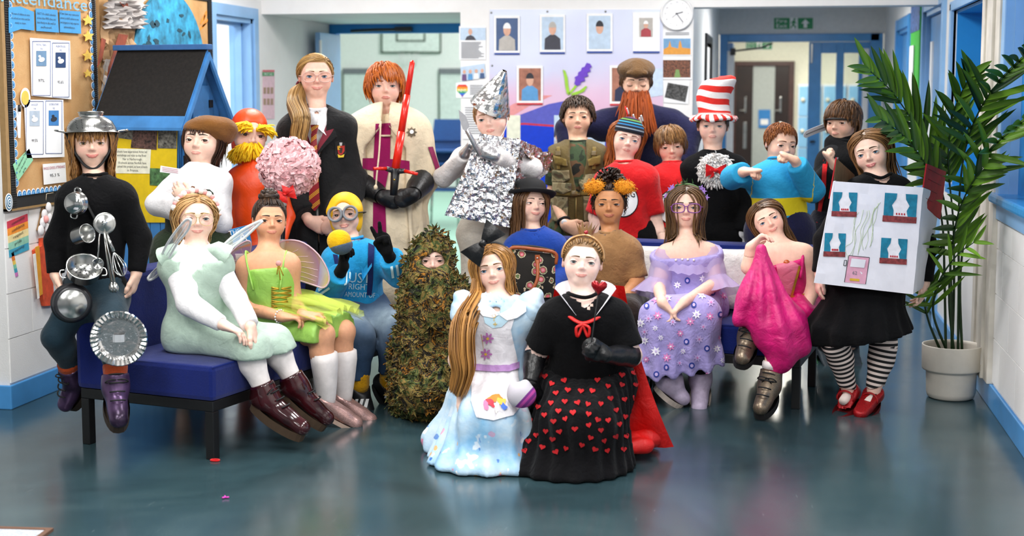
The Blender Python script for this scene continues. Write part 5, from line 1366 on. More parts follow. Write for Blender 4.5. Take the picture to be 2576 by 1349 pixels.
p.wear('dress',('torso','pelvis','yoke'),M_MINT,off=.022,more=lap,wr=.006,wf=20,cuts=[(hemp,nrm(ac-kc)),(p.j['sh']+p.up*.03,p.up),(np.r_[0,0,.392],-UP)],sub=[cap(p.j['sh']+p.up*.005+p.fwd*.03,p.hl((0,.05,-.25)),.07,.085,k=.01,op='s')])
for sg,sd in ((-1,'L'),(1,'R')):
 c=p.j['sh'+sd]-p.up*.0;v,f=tube_geo([c+p.up*.05-CAM_R*sg*.05,c+p.up*.05+CAM_R*sg*.0,c+p.up*.02+CAM_R*sg*.05],[.02,.05,.066],16,False,.8)
 put_mesh('frill_sleeve',v,f,M_MINT,p.parts['dress'],True)
legs(p,'tights',M_TIGHTW,1.97,off=.005,wr=0,pel=False,start=.75)
M_OXB=mat('oxblood_patent','#3a1016',.16,var=.3,scale=14,coat=.4)
for sd in 'LR':p.shoe(sd,M_OXB,'boot',sole=mat('tan_rubber','#4a3828',.8),high=.30,off=.013,laces=M_LACE,solet=.032)
longhair(p,lambda r:np.where(r[:,0]<0,1.25,.7),px=.05,n=420,wave=.02,cap_front=.33,back=.75,m=.02,jit=.05)
glasses(p,mat('thin_gold_frame','#c8b27a',.3,metal=.7),w=.15,h=.13,thick=.006,round_=2.)
mb=MB();pts=[p.hl((.42*math.sin(a)*1.0,.02,.12+.42*math.cos(a)))for a in np.linspace(-1.6,1.6,17)]
hb=MB().tube(pts,.006,6).build('headband',mat('leaf_green','#5c7a4a',.7),p.root)
M_ROSEP=mat('rose_pink','#eaa3a0',.8);M_ROSEW=mat('rose_white','#f0ece6',.8)
def rose(c,r,mt,parent,nrm_=None):
 mb=MB()
 for i in range(9):
  a=i*2.4;rr=r*(.25+.08*i);u=np.array([math.cos(a),math.sin(a),0]);mb.add([],[])
  pr_=[(rr*math.cos(a+b)*1.0,rr*math.sin(a+b)*.7-.0,rr*math.sin(a+b)*.75)for b in np.linspace(-.8,.8,5)]
  V=[np.array(c)+CAM_R*q[0]-LEV_F*(r*.6-rr*.5)+UP*q[2]for q in pr_]+[np.array(c)+CAM_R*q[0]*.7+LEV_F*.3*r+UP*q[2]*.7 for q in pr_];mb.add(V,[(k,k+1,6+k,5+k)for k in range(4)],True)
 mb.lathe([(r*.9,-r*.2),(r*.95,r*.1),(r*.6,r*.45),(.0,r*.55)],10,look_M(c,-LEV_F));return mb.build('rose',mt,parent)
for i,q in enumerate(pts):
 if 1<=i<=15:rose(q+nrm(q-p.hc)*.008-LEV_F*.006,.0155 if i%2 else .013,M_ROSEP if i%2==0 else M_ROSEW,hb)
m,t=new_mat('clear_wing');t.b.inputs['Base Color'].default_value=(.93,.95,.97,1);t.b.inputs['Alpha'].default_value=.42;t.b.inputs['Roughness'].default_value=.2;M_WING=m
M_WRIM=mat('wing_wire_white','#e9ecee',.35,var=.02)
wg=wing('wing',p.root,[(540,640),(575,605),(610,578),(645,560),(660,556),(640,575),(608,605),(575,628)],6.12,6.02,M_WING,M_WRIM,.006,[((545,636),(585,605),(640,568)),((545,636),(590,612),(625,590)),((560,622),(575,610),(580,596))])
wg=wing('wing',p.root,[(398,672),(408,640),(424,608),(448,575),(470,552),(480,556),(472,580),(446,612),(422,655),(400,690),(378,705),(372,700),(385,685)],6.1,5.72,M_WING,M_WRIM,.0055,[((380,700),(420,640),(472,562))],hinge=(385,695))
# ---- 8: green fairy
p=Person('child with braided bun in lime green satin fairy dress with gold lacing and yellow wings',6.42,(684,556,110,9,0,2),
 dict(shL=(622,668),shR=(725,660),elL=(622,775,-.02),wrL=(712,798,-.16),haL=(775,800,0),elR=(742,762,.02),wrR=(765,795,-.16),haR=(800,792,0),hipL=(662,828,.04),hipR=(728,822,.1),
         knL=(812,842,-.14),knR=(864,834,.0),anL=(822,1008,-.12),anR=(864,1002,.02),toL=(905,1055,-.0),toR=(942,1048,.0)),
 S=.98,skin='#dfa37f',lip='#c57468',blush='#cf8468',haircol=('#1c110b','#46301f'),hairname='espresso',eye='brown',smile=.3,lids=.85,gaze=(-6,0))
p.make_body(hands=('clasp','clasp'),palms=(nrm(-UP),nrm(-UP)))
M_LIME=cloth('lime_satin','#9ccb5c',.42,.16,30,spec=.5,sheen=0)
lap=[cap(p.j['hip'+a],p.j['kn'+a],.088,.072,k=.07)for a in 'LR']+[cap(p.j['hip']+p.up*.05,p.j['hip']-p.up*.02,.122,.15,k=.06,side=CAM_R,q=1.1)]+[cap(p.j['kn'+a],p.j['kn'+a]*.85+p.j['an'+a]*.15,.08,.08,k=.06)for a in 'LR']
kc=(p.j['knL']+p.j['knR'])/2;hc_=p.j['hip'];cutp=hc_+(kc-hc_)*1.12
p.wear('dress',('torso','pelvis'),M_LIME,off=.016,more=lap+[cap(p.j['sh']-p.up*.14,p.j['sh']-p.up*.05,.118,.112,k=.04,side=CAM_R,q=1.28)],wr=.005,wf=24,cuts=[(p.j['sh']-p.up*.018,nrm(p.up-p.fwd*.25)),(np.r_[0,0,.392],-UP),(hc_+(kc-hc_)*1.04,nrm((kc-hc_)))])
bv=bvh_of([p.parts['dress']])
mb=MB()
for sg in (-1,1):
 mb.tube(catmull([p.j['sh']-p.up*.09+p.fwd*.11+CAM_R*sg*.06,p.j['sh']+p.up*.03+p.fwd*.045+CAM_R*sg*.085,p.j['sh']+p.up*.045-p.fwd*.02+CAM_R*sg*.09,p.j['sh']-p.up*.06-p.fwd*.09+CAM_R*sg*.06],5),.009,6,flat=.5)
mb.build('shoulder_strap',M_LIME,p.parts['dress'])
mb=MB()
for i in range(6):
 y=722+i*11
 for (x0,y0),(x1,y1)in (((683,y+7),(733,y)),((683,y+1),(733,y+8))):
  pp=[cast(bv,x0+(x1-x0)*u,y0+(y1-y0)*u)[0]for u in np.linspace(0,1,6)]
  pp=[q-Vector(LEV_F)*.006 for q in pp if q is not None]
  if len(pp)>2:mb.tube(pp,.0035,5)
mb.build('gold_lacing',M_GOLDCLOTH,p.parts['dress'])
c=cast(bv,702,662)[0];c=np.array(c if c is not None else at(702,662,6.3));rose(c-LEV_F*.012,.014,M_ROSEP,p.parts['dress'])
mb=MB()
for dx,dy in ((-.008,-.05),(.006,-.075),(.02,-.055)):mb.tube(catmull([c-LEV_F*.012,c-LEV_F*.014+CAM_R*dx*.5+UP*dy*.5,c-LEV_F*.01+CAM_R*dx+UP*dy],4),.003,5)
mb.build('gold_ribbon',M_GOLDCLOTH,p.parts['dress'])
m,t=new_mat('lime_tulle');t.b.inputs['Base Color'].default_value=(*hexc('#cfe05a'),1);t.b.inputs['Alpha'].default_value=.42;t.b.inputs['Roughness'].default_value=.6;t.bump(t.noise(600,1),.2);M_TULLE=m
n=26;V=[];c0=(hc_+kc)/2+UP*.1;rg3=np.random.default_rng(8);dl=nrm(kc-hc_);sv=nrm(np.cross(dl,UP))
for i in range(9):
 for k_ in range(n):
  u=i/8;a=-1.35+2.7*k_/(n-1);rr=.15+.03*math.sin(k_*1.9+u*3);V.append(hc_+dl*(-.02+.40*u)+sv*rr*math.sin(a)*1.05+UP*(rr*math.cos(a)*.62+.075-.05*u*u)+UP*.010*math.sin(k_*2.7+u*5))
put_mesh('tulle_overskirt',np.array(V),[(i*n+k_,i*n+k_+1,(i+1)*n+k_+1,(i+1)*n+k_)for i in range(8)for k_ in range(n-1)],M_TULLE,p.parts['dress'],True)
for sd in 'LR':
 a,k_=p.j['an'+sd],p.j['kn'+sd];v,f=tube_geo([a-UP*.03,a+(k_-a)*.05,a+(k_-a)*.3,a+(k_-a)*.6,a+(k_-a)*.72,a+(k_-a)*.735],np.array([.036,.042,.053,.063,.061,.05])*1.0,18);put_mesh('knee_sock',v,f,M_TIGHTW,p.root,True)
 p.shoe(sd,mat('rose_glitter','#c9a09a',.3,metal=.5,var=.35,scale=500),'glitter_shoe',sole=mat('beige_sole','#c7ab9a',.7),off=.008,solet=.012)
mb=MB()
for i in range(14):
 a=2*math.pi*i/14;d=nrm(p.j['wrL']-p.j['elL']);x_=nrm(np.cross(d,UP));y_=np.cross(d,x_);mb.lathe([(0,.0045),(.0035,.003),(.0045,0),(.0035,-.003),(0,-.0045)],6,Matrix.Translation(Vector(p.j['wrL']-d*.02+(x_*math.cos(a)+y_*math.sin(a))*.029)))
mb.build('bead_bracelet',mat('pearl','#ece6e2',.2),p.root)
pulled(p,T=(0,.18,.5),front=.34)
V=[];mb=MB();c=p.hl((.0,.16,.55))
for lvl,(rr,zz)in enumerate(((.2,0.),(.15,.07),(.08,.12))):
 pts=[c+p.HR@(np.array([rr*math.cos(a),rr*math.sin(a),zz+.015*math.sin(a*6+lvl)])*p.hh)for a in np.linspace(0,6.4,26)]
 for off_ in (-.4,.4):mb.tube([q+p.HR@np.array([0,0,off_*.012*math.sin(i*1.2)])for i,q in enumerate(pts)],.052*p.hh,7)
o=mb.build('bun',p.hm,p.root);a_=o.data.attributes.new('shade','FLOAT','POINT');a_.data.foreach_set('value',(.35+.35*np.sin(np.arange(len(o.data.vertices))*.8)).astype(np.float32))
m,t=new_mat('yellow_violet_wing');g=t.attr('edge').outputs['Fac'];t.link(t.ramp(g,[(0.,hexc('#d7b79a')),(.45,hexc('#e6cf6a')),(.8,hexc('#b78aa8')),(1.,hexc('#e8c93a'))]),t.b.inputs['Base Color']);t.b.inputs['Alpha'].default_value=.6;t.b.inputs['Roughness'].default_value=.35;M_WINGY=m
def ywing(outline,Z0,Z1,vn):
 o=wing('wing',p.root,outline,Z0,Z1,M_WINGY,mat('wing_wire_lilac','#c9a9b6',.4),.004,vn);h=np.array(outline[0]);pr_=np.array([proj(v.co)for v in o.data.vertices]);e=np.linalg.norm(pr_-h,axis=1);e=e/e.max()
 a_=o.data.attributes.new('edge','FLOAT','POINT');a_.data.foreach_set('value',e.astype(np.float32))
ywing([(700,690),(690,640),(702,612),(730,604),(765,612),(800,640),(822,675),(828,705),(815,724),(790,718),(750,705)],6.56,6.5,[((705,685),(750,660),(790,662)),((705,687),(755,672),(800,680)),((705,690),(755,684),(800,698)),((705,692),(755,695),(795,708)),((703,682),(735,650),(775,645)),((702,680),(722,645),(750,628))])
ywing([(640,700),(612,680),(585,672),(570,660),(578,640),(600,618),(622,606),(632,614),(630,640)],6.56,6.5,[((636,690),(610,660),(585,655)),((636,685),(615,645),(606,625)),((636,694),(610,672),(580,662))])
# ---- 9: yellow hood and goggles
p=Person('child in yellow hood and big grey goggles with blue hoodie making a V sign',6.86,(864,541,106,-8,-6,-5),
 dict(shL=(845,652),shR=(945,648),elL=(822,748,-.06),wrL=(864,670,-.24),haL=(860,618,0),elR=(1005,692,-.06),wrR=(972,632,-.2),haR=(955,575,0),hipL=(850,782,.1),hipR=(928,778,.12),
         knL=(905,842,-.22),knR=(1000,842,-.16),anL=(905,975,-.18),anR=(975,968,-.08),toL=(930,1032,-.06),toR=(1010,1018,-.04)),
 S=1.0,skin='#f0c6b2',haircol=('#b8860b','#e0b020'),hairname='none',eye='brown',smile=.3,mouth_open=.35,lids=.8)
p.bald=True;p.make_body(hands=('grip','peace'),palms=(CAM_R,-LEV_F));h=p.hh;P9=p
M_YEL=mat('yellow_foam','#f2b705',.6,var=.03,bump=.1)
v,q=sd_mesh([ell(p.hl((0,.07,.14)),np.array([.42,.46,.44])*h,p.HR.T,0),ell(p.hl((0,.06,-.14)),np.array([.39,.34,.42])*h,p.HR.T,.1*h),cap(p.hl((-.28,-.12,.1)),p.hl((.28,-.12,.1)),.16*h,k=.1*h),
 ell(p.hl((0,-.40,-.12)),np.array([.275,.36,.42])*h,p.HR.T,.02,'s'),ell(p.hl((0,-.1,-.62)),np.array([.34,.5,.3])*h,p.HR.T,.02,'s')],.0055);put_mesh('hood',v,q,M_YEL,p.root,True)
M_GOG=mat('grey_plastic','#7d7f85',.4,var=.04);mb=MB()
for sg in (-1,1):
 M=p.hm4()@Matrix.Translation((sg*.175,-.42,-.0))@Matrix.Rotation(math.pi/2,4,'X')@Matrix.Rotation(sg*.12,4,'Y')
 mb.lathe([(.13,-.02),(.185,-.03),(.19,.02),(.185,.09),(.165,.10),(.135,.095),(.13,.06),(.13,-.02)],28,M)
gg=mb.build('goggles',M_GOG,p.root)
mb=MB()
for sg in (-1,1):mb.tube(catmull([p.hl((sg*.34,-.4,.0)),p.hl((sg*.44,-.2,.02)),p.hl((sg*.46,.05,.04)),p.hl((sg*.3,.42,.05)),p.hl((0,.52,.05))],5),.05*h,8,flat=.25)
mb.build('strap',M_LACE,gg)
M_SKYB=cloth('sky_blue_fleece','#219bd6',.9,.3,40)
top(p,'hoodie',M_SKYB,off=.022,soft=.014,sl=(1.75,1.7),hem=.03,wr=.006,wf=22,cuff=.006)
bv=bvh_of([p.parts['hoodie']]);M_HTXT=mat('hoodie_print','#cfeaf5',.8)
for s_,cx_,cy_,hh_,w_ in (('JUST',900,700,26,66),('RIGHT',903,722,15,52),('AMOUNT OF',905,742,13,76)):decal_text('lettering',bv,s_,M_HTXT,p.parts['hoodie'],(cx_,cy_),hh_,3,.005,w_)
M_NAVY=cloth('navy_strap','#13235c',.8,.15)
for pl in ([(926,612),(942,620),(938,700),(934,742),(922,742),(924,700)],[(838,640),(850,642),(856,690),(848,690)]):decal('brace',bv,pl,M_NAVY,p.root,.008,8)
for pl in ([(800,728),(822,712),(826,717),(803,734)],[(806,738),(828,722),(831,727),(808,743)],[(982,672),(986,700),(992,699),(988,670)],[(995,668),(999,694),(1005,693),(1001,666)]):decal('sleeve_stripe',bv,pl,M_HTXT,p.parts['hoodie'],.004,6)
mb=MB()
for sg in (-1,1):mb.add(*(lambda q:(list(q)+[z-p.fwd*.012 for z in q],[(0,1,2,3),(7,6,5,4),(0,4,5,1),(1,5,6,2),(2,6,7,3),(3,7,4,0)]))([p.j['sh']+p.up*.06+p.fwd*.02+CAM_R*sg*.075,p.j['sh']+p.up*.01+p.fwd*.11+CAM_R*sg*.085,p.j['sh']-p.up*.06+p.fwd*.13+CAM_R*sg*.045,p.j['sh']+p.up*.02+p.fwd*.09+CAM_R*sg*.03]))
mb.build('hood_edge',M_SKYB,p.parts['hoodie'])
m,t=new_mat('faded_denim');t.link(t.mixc(t.math('MULTIPLY',t.attr('fade').outputs['Fac'],t.math('ADD',t.noise(25,4),.3)),hexc('#2a4668'),hexc('#a9bccb')),t.b.inputs['Base Color']);t.b.inputs['Roughness'].default_value=.9;t.bump(t.math('ADD',t.noise(45,4),t.math('MULTIPLY',t.noise(900,1),.2)),.35,.01);M_DENIM=m
def fade(v):
 f=np.zeros(len(v))
 for sd in 'LR':f+=np.exp(-(np.linalg.norm(v-(p.j['kn'+sd]*.85+p.j['hip'+sd]*.15+UP*.06),axis=1)/.1)**2)
 return dict(fade=np.clip(f,0,1))
legs(p,'jeans',M_DENIM,1.82,off=.017,wr=.005,wf=26,attr_fn=fade)
for sd in 'LR':
 a,k_=p.j['an'+sd],p.j['kn'+sd];d=nrm(k_-a);v,f=tube_geo([a-d*.02,a+d*.02,a+d*.04,a+d*.06,a+d*.09],[.042,.047,.046,.049,.045],16);put_mesh('sock',v,f,cloth('yellow_sock','#e0a410',.95,.3,90),p.root,True)
 sh=p.shoe(sd,mat('black_trainer','#15161a',.5),'trainer',sole=mat('black_rubber','#101012',.8),off=.012,solet=.018)
 b2=bvh_of([sh]);
 for i in range(3):
  x,y=proj(p.j['an'+sd]*.6+p.j['to'+sd]*.4-UP*.02);decal('stripe',b2,[(x-26+i*13,y+16),(x-20+i*13,y-4),(x-13+i*13,y-4),(x-18+i*13,y+18)],M_WHITE,sh,.003,6)
for sd,po,pa in (('L','grip',CAM_R),('R','peace',-LEV_F)):p.glove(sd,M_BLACKCLOTH,po,pa,length=.3,off=.003)
# ---- 10: leafy camouflage suit
p=Person('child crouching in leafy camouflage suit with only the eyes showing',6.5,(1088,657,108,4,8,0),
 dict(shL=(1052,760),shR=(1138,755),elL=(1042,850,-.03),wrL=(1062,915,-.12),elR=(1152,845,-.03),wrR=(1125,915,-.12),hipL=(1062,905,.12),hipR=(1115,902,.12),
         knL=(1052,985,-.16),knR=(1105,985,-.14),anL=(1058,1018,.16),anR=(1110,1015,.16),toL=(1058,1030,.1),toR=(1110,1028,.1)),
 S=.95,skin='#efc6b6',haircol=('#3a2a1c','#5c452e'),hairname='moss',eye='brown',smile=0,lids=.7,gaze=(4,-8))
p.bald=True;p.make_body(hands=(None,None));h=p.hh;P10=p
m,t=new_mat('leaf_camouflage');c=t.ramp(t.noise(14,5,.7,dist=1.),[(.28,hexc('#12140b')),(.40,hexc('#4a5626')),(.47,hexc('#8a7238')),(.53,hexc('#221d12')),(.60,hexc('#a8701e')),(.68,hexc('#2c3418')),(.74,hexc('#b3a880'))],'CONSTANT');t.link(c,t.b.inputs['Base Color']);t.b.inputs['Roughness'].default_value=.85;t.bump(t.noise(60,5,.7),.8,.01);M_CAMOL=m
suit=[cap(p.hl((0,.05,-.3)),p.j['sh'],.1,.12,k=.05),cap(p.j['sh']-p.up*.05,p.j['hip'],.15,.17,k=.1,side=CAM_R,q=1.05),cap(p.j['hip']+p.fwd*.02,np.r_[p.j['hip'][:2]+p.fwd[:2]*.06,.06],.18,.20,k=.1)]
for sd in 'LR':suit+=[cap(p.j['sh'+sd],p.j['el'+sd],.07,.065,k=.05),cap(p.j['el'+sd],p.j['wr'+sd],.065,.055,k=.05),cap(p.j['hip'+sd],p.j['kn'+sd],.12,.1,k=.06)]
suit+=[ell(p.hl((0,.05,.12)),np.array([.46,.52,.5])*h,p.HR.T,.06),ell(p.hl((0,-.02,-.3)),np.array([.44,.46,.42])*h,p.HR.T,.06)]
slit=ell(p.hl((.02,-.5,-.03)),np.array([.31,.46,.165])*h,p.HR.T,.01,'s')
v,q=sd_mesh(suit+[slit],.0095,extra=lambda P,d:np.maximum(wrinkle(.012,34,3)(P,d),.004-P[:,2]));so=put_mesh('leafy_suit',v,q,M_CAMOL,p.root,True)
rgl=np.random.default_rng(12);nn=np.array([n_.vector[:]for n_ in so.data.vertex_normals]);face_c=p.hl((.02,-.45,-.03))
idx=rgl.choice(len(v),min(len(v),3600),replace=False);fr=((v[idx]-CAM_C)@LEV_F<6.72);idx=idx[fr];idx=idx[np.linalg.norm((v[idx]-face_c),axis=1)>.075]
LV=[];LF=[];
for i_ in idx:
 c=v[i_];n_=nrm(nn[i_]+rgl.normal(0,.45,3));tt=nrm(np.cross(n_,rgl.normal(0,1,3)));b_=np.cross(n_,tt);L=rgl.uniform(.024,.05);w=L*rgl.uniform(.35,.6);o=len(LV)
 LV+=[c,c+tt*L*.35+b_*w*.5+n_*.006,c+tt*L*.6+b_*w*.25+n_*.012,c+tt*L+n_*rgl.uniform(.004,.02),c+tt*L*.65-b_*w*.3+n_*.012,c+tt*L*.35-b_*w*.5+n_*.006,c+tt*L*.5+n_*.002]
 LF+=[(o,o+1,o+6),(o+1,o+2,o+6),(o+2,o+3,o+6),(o+3,o+4,o+6),(o+4,o+5,o+6),(o+5,o,o+6)]
o=put_mesh('fabric_leaves',np.array(LV),LF,M_CAMOL,so);o['kind']='stuff'
# ---- 11: kneeling girl in light blue dress
p=Person('kneeling child with waist-long hair and black bow in pale blue dress with white apron',5.72,(1237,680,121,-8,2,-10),
 dict(shL=(1183,792),shR=(1322,788),elL=(1150,905,.02),wrL=(1168,985,-.1),haL=(1170,1045,-.04),elR=(1340,895,.08),wrR=(1322,985,-.02),haR=(1316,1030,-.02),hipL=(1210,985,.14),hipR=(1288,982,.14),
         knL=(1205,1085,-.15),knR=(1265,1085,-.15),anL=(1215,1085,.22),anR=(1275,1082,.22),toL=(1215,1098,.1),toR=(1295,1096,.1)),
 S=1.0,skin='#f3cdbb',haircol=('#6b4420','#c68f4c'),hairname='honey',eye='blue',smile=.35,lids=.85)
p.make_body(hands=('relax','grip'),palms=(LEV_F,-LEV_F));P11=p
def print_mat(name,base,spots,scale=14):
 m,t=new_mat(name);n1=t.noise(5,4,.6);c=t.ramp(n1,[(.35,hexc(base[0])),(.65,hexc(base[1]))])
 for k_,(hx,th)in enumerate(spots):
  mp=t.add('ShaderNodeMapping');mp.inputs['Location'].default_value=(k_*3.1,k_*1.7,k_*.9);t.link(t.obj(),mp.inputs[0]);nz=t.noise(scale,2,.5,vec=mp.outputs[0])
  c=t.mixc(t.math('MULTIPLY',t.ramp(nz,[(th,(0,0,0)),(th+.02,(1,1,1))]),t.attr('hemw').outputs['Fac']),c,hexc(hx))
 t.link(c,t.b.inputs['Base Color']);t.b.inputs['Roughness'].default_value=.5;t.bump(t.noise(30,4),.25,.012);return m
M_ALB=print_mat('blue_print_satin',('#8cc4ec','#dcebf5'),[('#e98fb0',.66),('#f2b45a',.69),('#3f78c9',.67),('#f5f7fa',.62)])
hipc=p.j['hip'];fl=np.r_[hipc[:2],0.]-LEV_F*.05
sk=[cap(hipc+p.up*.16,hipc+p.up*.0,.1,.15,k=.05,side=CAM_R,q=1.15),cap(hipc+p.fwd*.03+p.up*.06,fl+p.fwd*.13+UP*.0-CAM_R*.02,.12,.275,k=.07,side=CAM_R,q=1.0)]+[cap(hipc,p.j['kn'+a]+UP*.05,.11,.1,k=.1)for a in 'LR']+[cap(hipc,at(1085,1105,5.86),.1,.04,k=.14)]
def hemw(c0,z1=.3):return lambda v:dict(hemw=np.clip(1.1-v[:,2]/z1,0,1))
def alice_ex(P,d):v=P-hipc;return np.maximum(d+.010*np.sin(np.arctan2(v@LEV_F,v@CAM_R)*24+P[:,2]*4)*np.clip((.5-P[:,2])/.3,0,1),.004-P[:,2])
p.wear('dress',('torso','pelvis','yoke'),M_ALB,off=.016,more=sk,wr=.005,wf=20,extra=alice_ex,attr_fn=hemw(0),sub=[cap(p.j['sh']+p.up*.02+p.fwd*.01,p.hl((0,.05,-.25)),.055,.075,k=.01,op='s')],res=.0105)
for sg,sd in ((-1,'L'),(1,'R')):
 c=p.j['sh'+sd]+p.up*.01;pr_=[ell(c+CAM_R*sg*.015,(.062,.062,.068),np.array([CAM_R,LEV_F,UP]),0),cap(c+CAM_R*sg*.02+UP*.02,c+CAM_R*sg*.05+UP*.065,.045,.02,k=.05)];v,q=sd_mesh(pr_,.006,extra=wrinkle(.006,60,1));put_mesh('puff_sleeve',v,q,M_ALB,p.parts['dress'],True,dict(hemw=np.zeros(len(v))))
bv=bvh_of([p.parts['dress']]);M_APR=cloth('white_satin_apron','#f0edf3',.5,.3,30,spec=.5)
ap=decal('apron',bv,[(1195,785),(1300,780),(1285,830),(1300,905),(1302,950),(1318,1010),(1290,1045),(1240,1058),(1200,1050),(1185,1010),(1188,950),(1180,905),(1196,830)],M_APR,p.parts['dress'],.008,7)
decal('yoke_panel',bv,[(1212,775),(1290,772),(1280,805),(1262,822),(1240,825),(1220,812)],mat('pale_blue_panel','#bfdff0',.6),p.parts['dress'],.012,7)
mb=MB()
for sg in (-1,1):
 q=[p.j['sh']+p.up*.055+p.fwd*.058+CAM_R*sg*.004]+[p.j['sh']+p.up*(.062-.03*math.sin(a))+p.fwd*(.062+.06*math.sin(a)-.05*(1-math.sin(a))*(a>1.5))+CAM_R*sg*(.02+.085*(a/2.6))for a in np.linspace(.9,2.6,5)]
bv2=bvh_of([p.parts['dress'],p.body])
for pl in ([(1213,762),(1238,775),(1256,792),(1240,800),(1215,795),(1200,780),(1203,766)],[(1256,792),(1285,775),(1300,755),(1322,765),(1322,785),(1300,800),(1275,806)]):decal('collar',bv2,pl,M_WHITECLOTH,p.parts['dress'],.016,7)
decal('sash',bv,[(1180,908),(1200,916),(1240,920),(1280,918),(1304,908),(1304,926),(1280,936),(1240,938),(1200,934),(1180,926)],cloth('lilac_sash','#b98cc8',.45,.3,25),p.parts['dress'],.016,7)
for i,(fx_,fy_)in enumerate(((1228,850),(1224,890))):
 for k_ in range(7):a=k_*2*math.pi/7;decal('petal',bv,blob_poly(fx_+9*math.cos(a),fy_+9*math.sin(a),6,3,8,math.degrees(a)),mat('petal_violet','#b872b4',.7),ap or p.parts['dress'],.014,4)
 decal('flower_centre',bv,blob_poly(fx_,fy_,3.5,3.5,8),mat('petal_yellow','#e2b93a',.7),ap or p.parts['dress'],.018,4)
decal_text('key_print',bv,'o-+',mat('gold_print','#d8b45a',.6),p.parts['dress'],(1245,805),16,90,.016)
for k_,(x,y,rx,ry,cc)in enumerate(((1245,1005,18,10,'#e88a2a'),(1262,1012,12,9,'#f0c04a'),(1232,1015,12,8,'#d8364a'),(1268,1024,10,6,'#3f6fd0'),(1222,1024,12,6,'#e77aa6'),(1250,1026,14,5,'#f7f0e4'))):decal('apron_print',bv,blob_poly(x,y,rx,ry,12,k_*20,.3,k_),mat('print'+cc,cc,.6),ap or p.parts['dress'],.012+.001*k_,5)
p.pushers=[q_ for q_ in sk[:2]]
longhair(p,lambda r:np.where(r[:,0]<.02,2.95,np.where(r[:,1]>.1,1.9,1.2)),px=.03,n=520,wave=.012,cap_front=.33,back=.0,front=.0,m=.022,jit=.03,steps=20,rad=.026)
strand_bundle(p,[p.hl((-.36,-.1,-.15)),p.hl((-.45,-.2,-.6)),at(1165,820,5.6),at(1160,880,5.56),at(1165,930,5.56),at(1150,985,5.58)],420,[.03,.055,.07,.068,.058,.045],.0052,'hair_lock',wav=.009)
MB().tube([p.hl((.405*math.sin(a)*1.0,.0+.05*math.cos(a),.13+.41*math.cos(a)))for a in np.linspace(-1.7,1.7,21)],.008,6).build('headband',M_LACE,p.root)
def bow(c,x_,z_,w,h_,mt,parent,name='bow',d=None):
 y_=np.cross(x_,z_)if d is None else d;mb=MB()
 for sg in (-1,1):
  V=[];n=9;m_=7
  for i in range(n):
   u=i/(n-1)
   for k_ in range(m_):
    a=-1+2*k_/(m_-1);hh_=h_*(.18+.82*u**.8);V.append(c+x_*sg*w*u+z_*a*hh_+y_*(.14*w*math.sin(math.pi*u)*math.cos(a*1.4)+.05*w*math.cos(a*5+1)*u))
  k0=len(V);V+=[v-y_*.16*w*math.sin(math.pi*(i_//m_)/(n-1))for i_,v in enumerate(V)]
  fs=[(i*m_+k_,i*m_+k_+1,(i+1)*m_+k_+1,(i+1)*m_+k_)for i in range(n-1)for k_ in range(m_-1)];mb.add(V,fs+[tuple(q+k0 for q in f[::-1])for f in fs],True)
 mb.lathe([(0,-.3*h_),(.16*w,-.25*h_),(.19*w,0),(.16*w,.25*h_),(0,.3*h_)],10,frame_M(c+y_*.05*w,x_,y_,z_));return mb.build(name,mt,parent)
M_BSATIN=mat('black_satin_ribbon','#0b0b0e',.4,bump=.4,bscale=30,bdist=.01)
c=at(1215,612,5.68);bow(c,nrm(CAM_R*.62+UP*.78),nrm(-CAM_R*.78+UP*.62),.085,.05,M_BSATIN,p.root,'hair_bow',-LEV_F)
# ---- 12: kneeling girl in black with hearts
p=Person('kneeling child in black top and tulle skirt of red hearts with tall white collar',5.6,(1465,661,126,0,-2,5),
 dict(shL=(1398,795),shR=(1548,798),elL=(1348,890,.05),wrL=(1335,962,-.02),haL=(1330,1012,0),elR=(1588,895,-.03),wrR=(1522,893,-.2),haR=(1480,868,0),hipL=(1430,965,.12),hipR=(1525,965,.12),
         knL=(1425,1090,-.14),knR=(1490,1092,-.14),anL=(1425,1090,.22),anR=(1490,1090,.22),toL=(1415,1098,.1),toR=(1505,1098,.1)),
 S=1.03,fat=1.14,skin='#f4d3c6',haircol=('#5e4226','#a37c4c'),hairname='fawn',eye='grey',smile=.35,lids=.85,headw=1.12)
p.make_body(hands=('relax','fist'),palms=(LEV_F,nrm(-CAM_R*.3-LEV_F)));P12=p
top(p,'t_shirt',M_BLACKCLOTH,sl=(.82,.82),hem=.02,off=.018,soft=.012,neck=(.02,.012))
M_GLOVE=mat('black_satin_glove','#0d0d10',.35,bump=.5,bscale=35,bdist=.008)
for sd,po,pa in (('L','relax',LEV_F),('R','fist',nrm(-CAM_R*.3-LEV_F))):
 p.glove(sd,M_GLOVE,po,pa,length=.4,off=.004);
 a,b=p.j['wr'+sd],p.j['el'+sd];d=nrm(b-a);n_=9;v,f=tube_geo([a+(b-a)*u*1.0 for u in np.linspace(-.05,.97,n_)],[(.030+.016*u+.0018*math.sin(u*40))*p.S for u in np.linspace(0,1,n_)],18);put_mesh('glove_cuff',v,f,M_GLOVE,p.root,True)
hipc2=p.j['hip'];M_TULB=cloth('black_tulle','#0e0d10',.9,.4,40,sheen=.05,spec=.15)
sk2=[cap(hipc2+p.up*.12,hipc2,.12,.165,k=.05,side=CAM_R,q=1.15),cap(hipc2+p.fwd*.02+p.up*.05,np.r_[hipc2[:2],.0]+p.fwd*.13-CAM_R*.065,.14,.275,k=.07,side=CAM_R,q=1.0)]+[cap(hipc2,p.j['kn'+a]+UP*.05,.11,.1,k=.1)for a in 'LR']
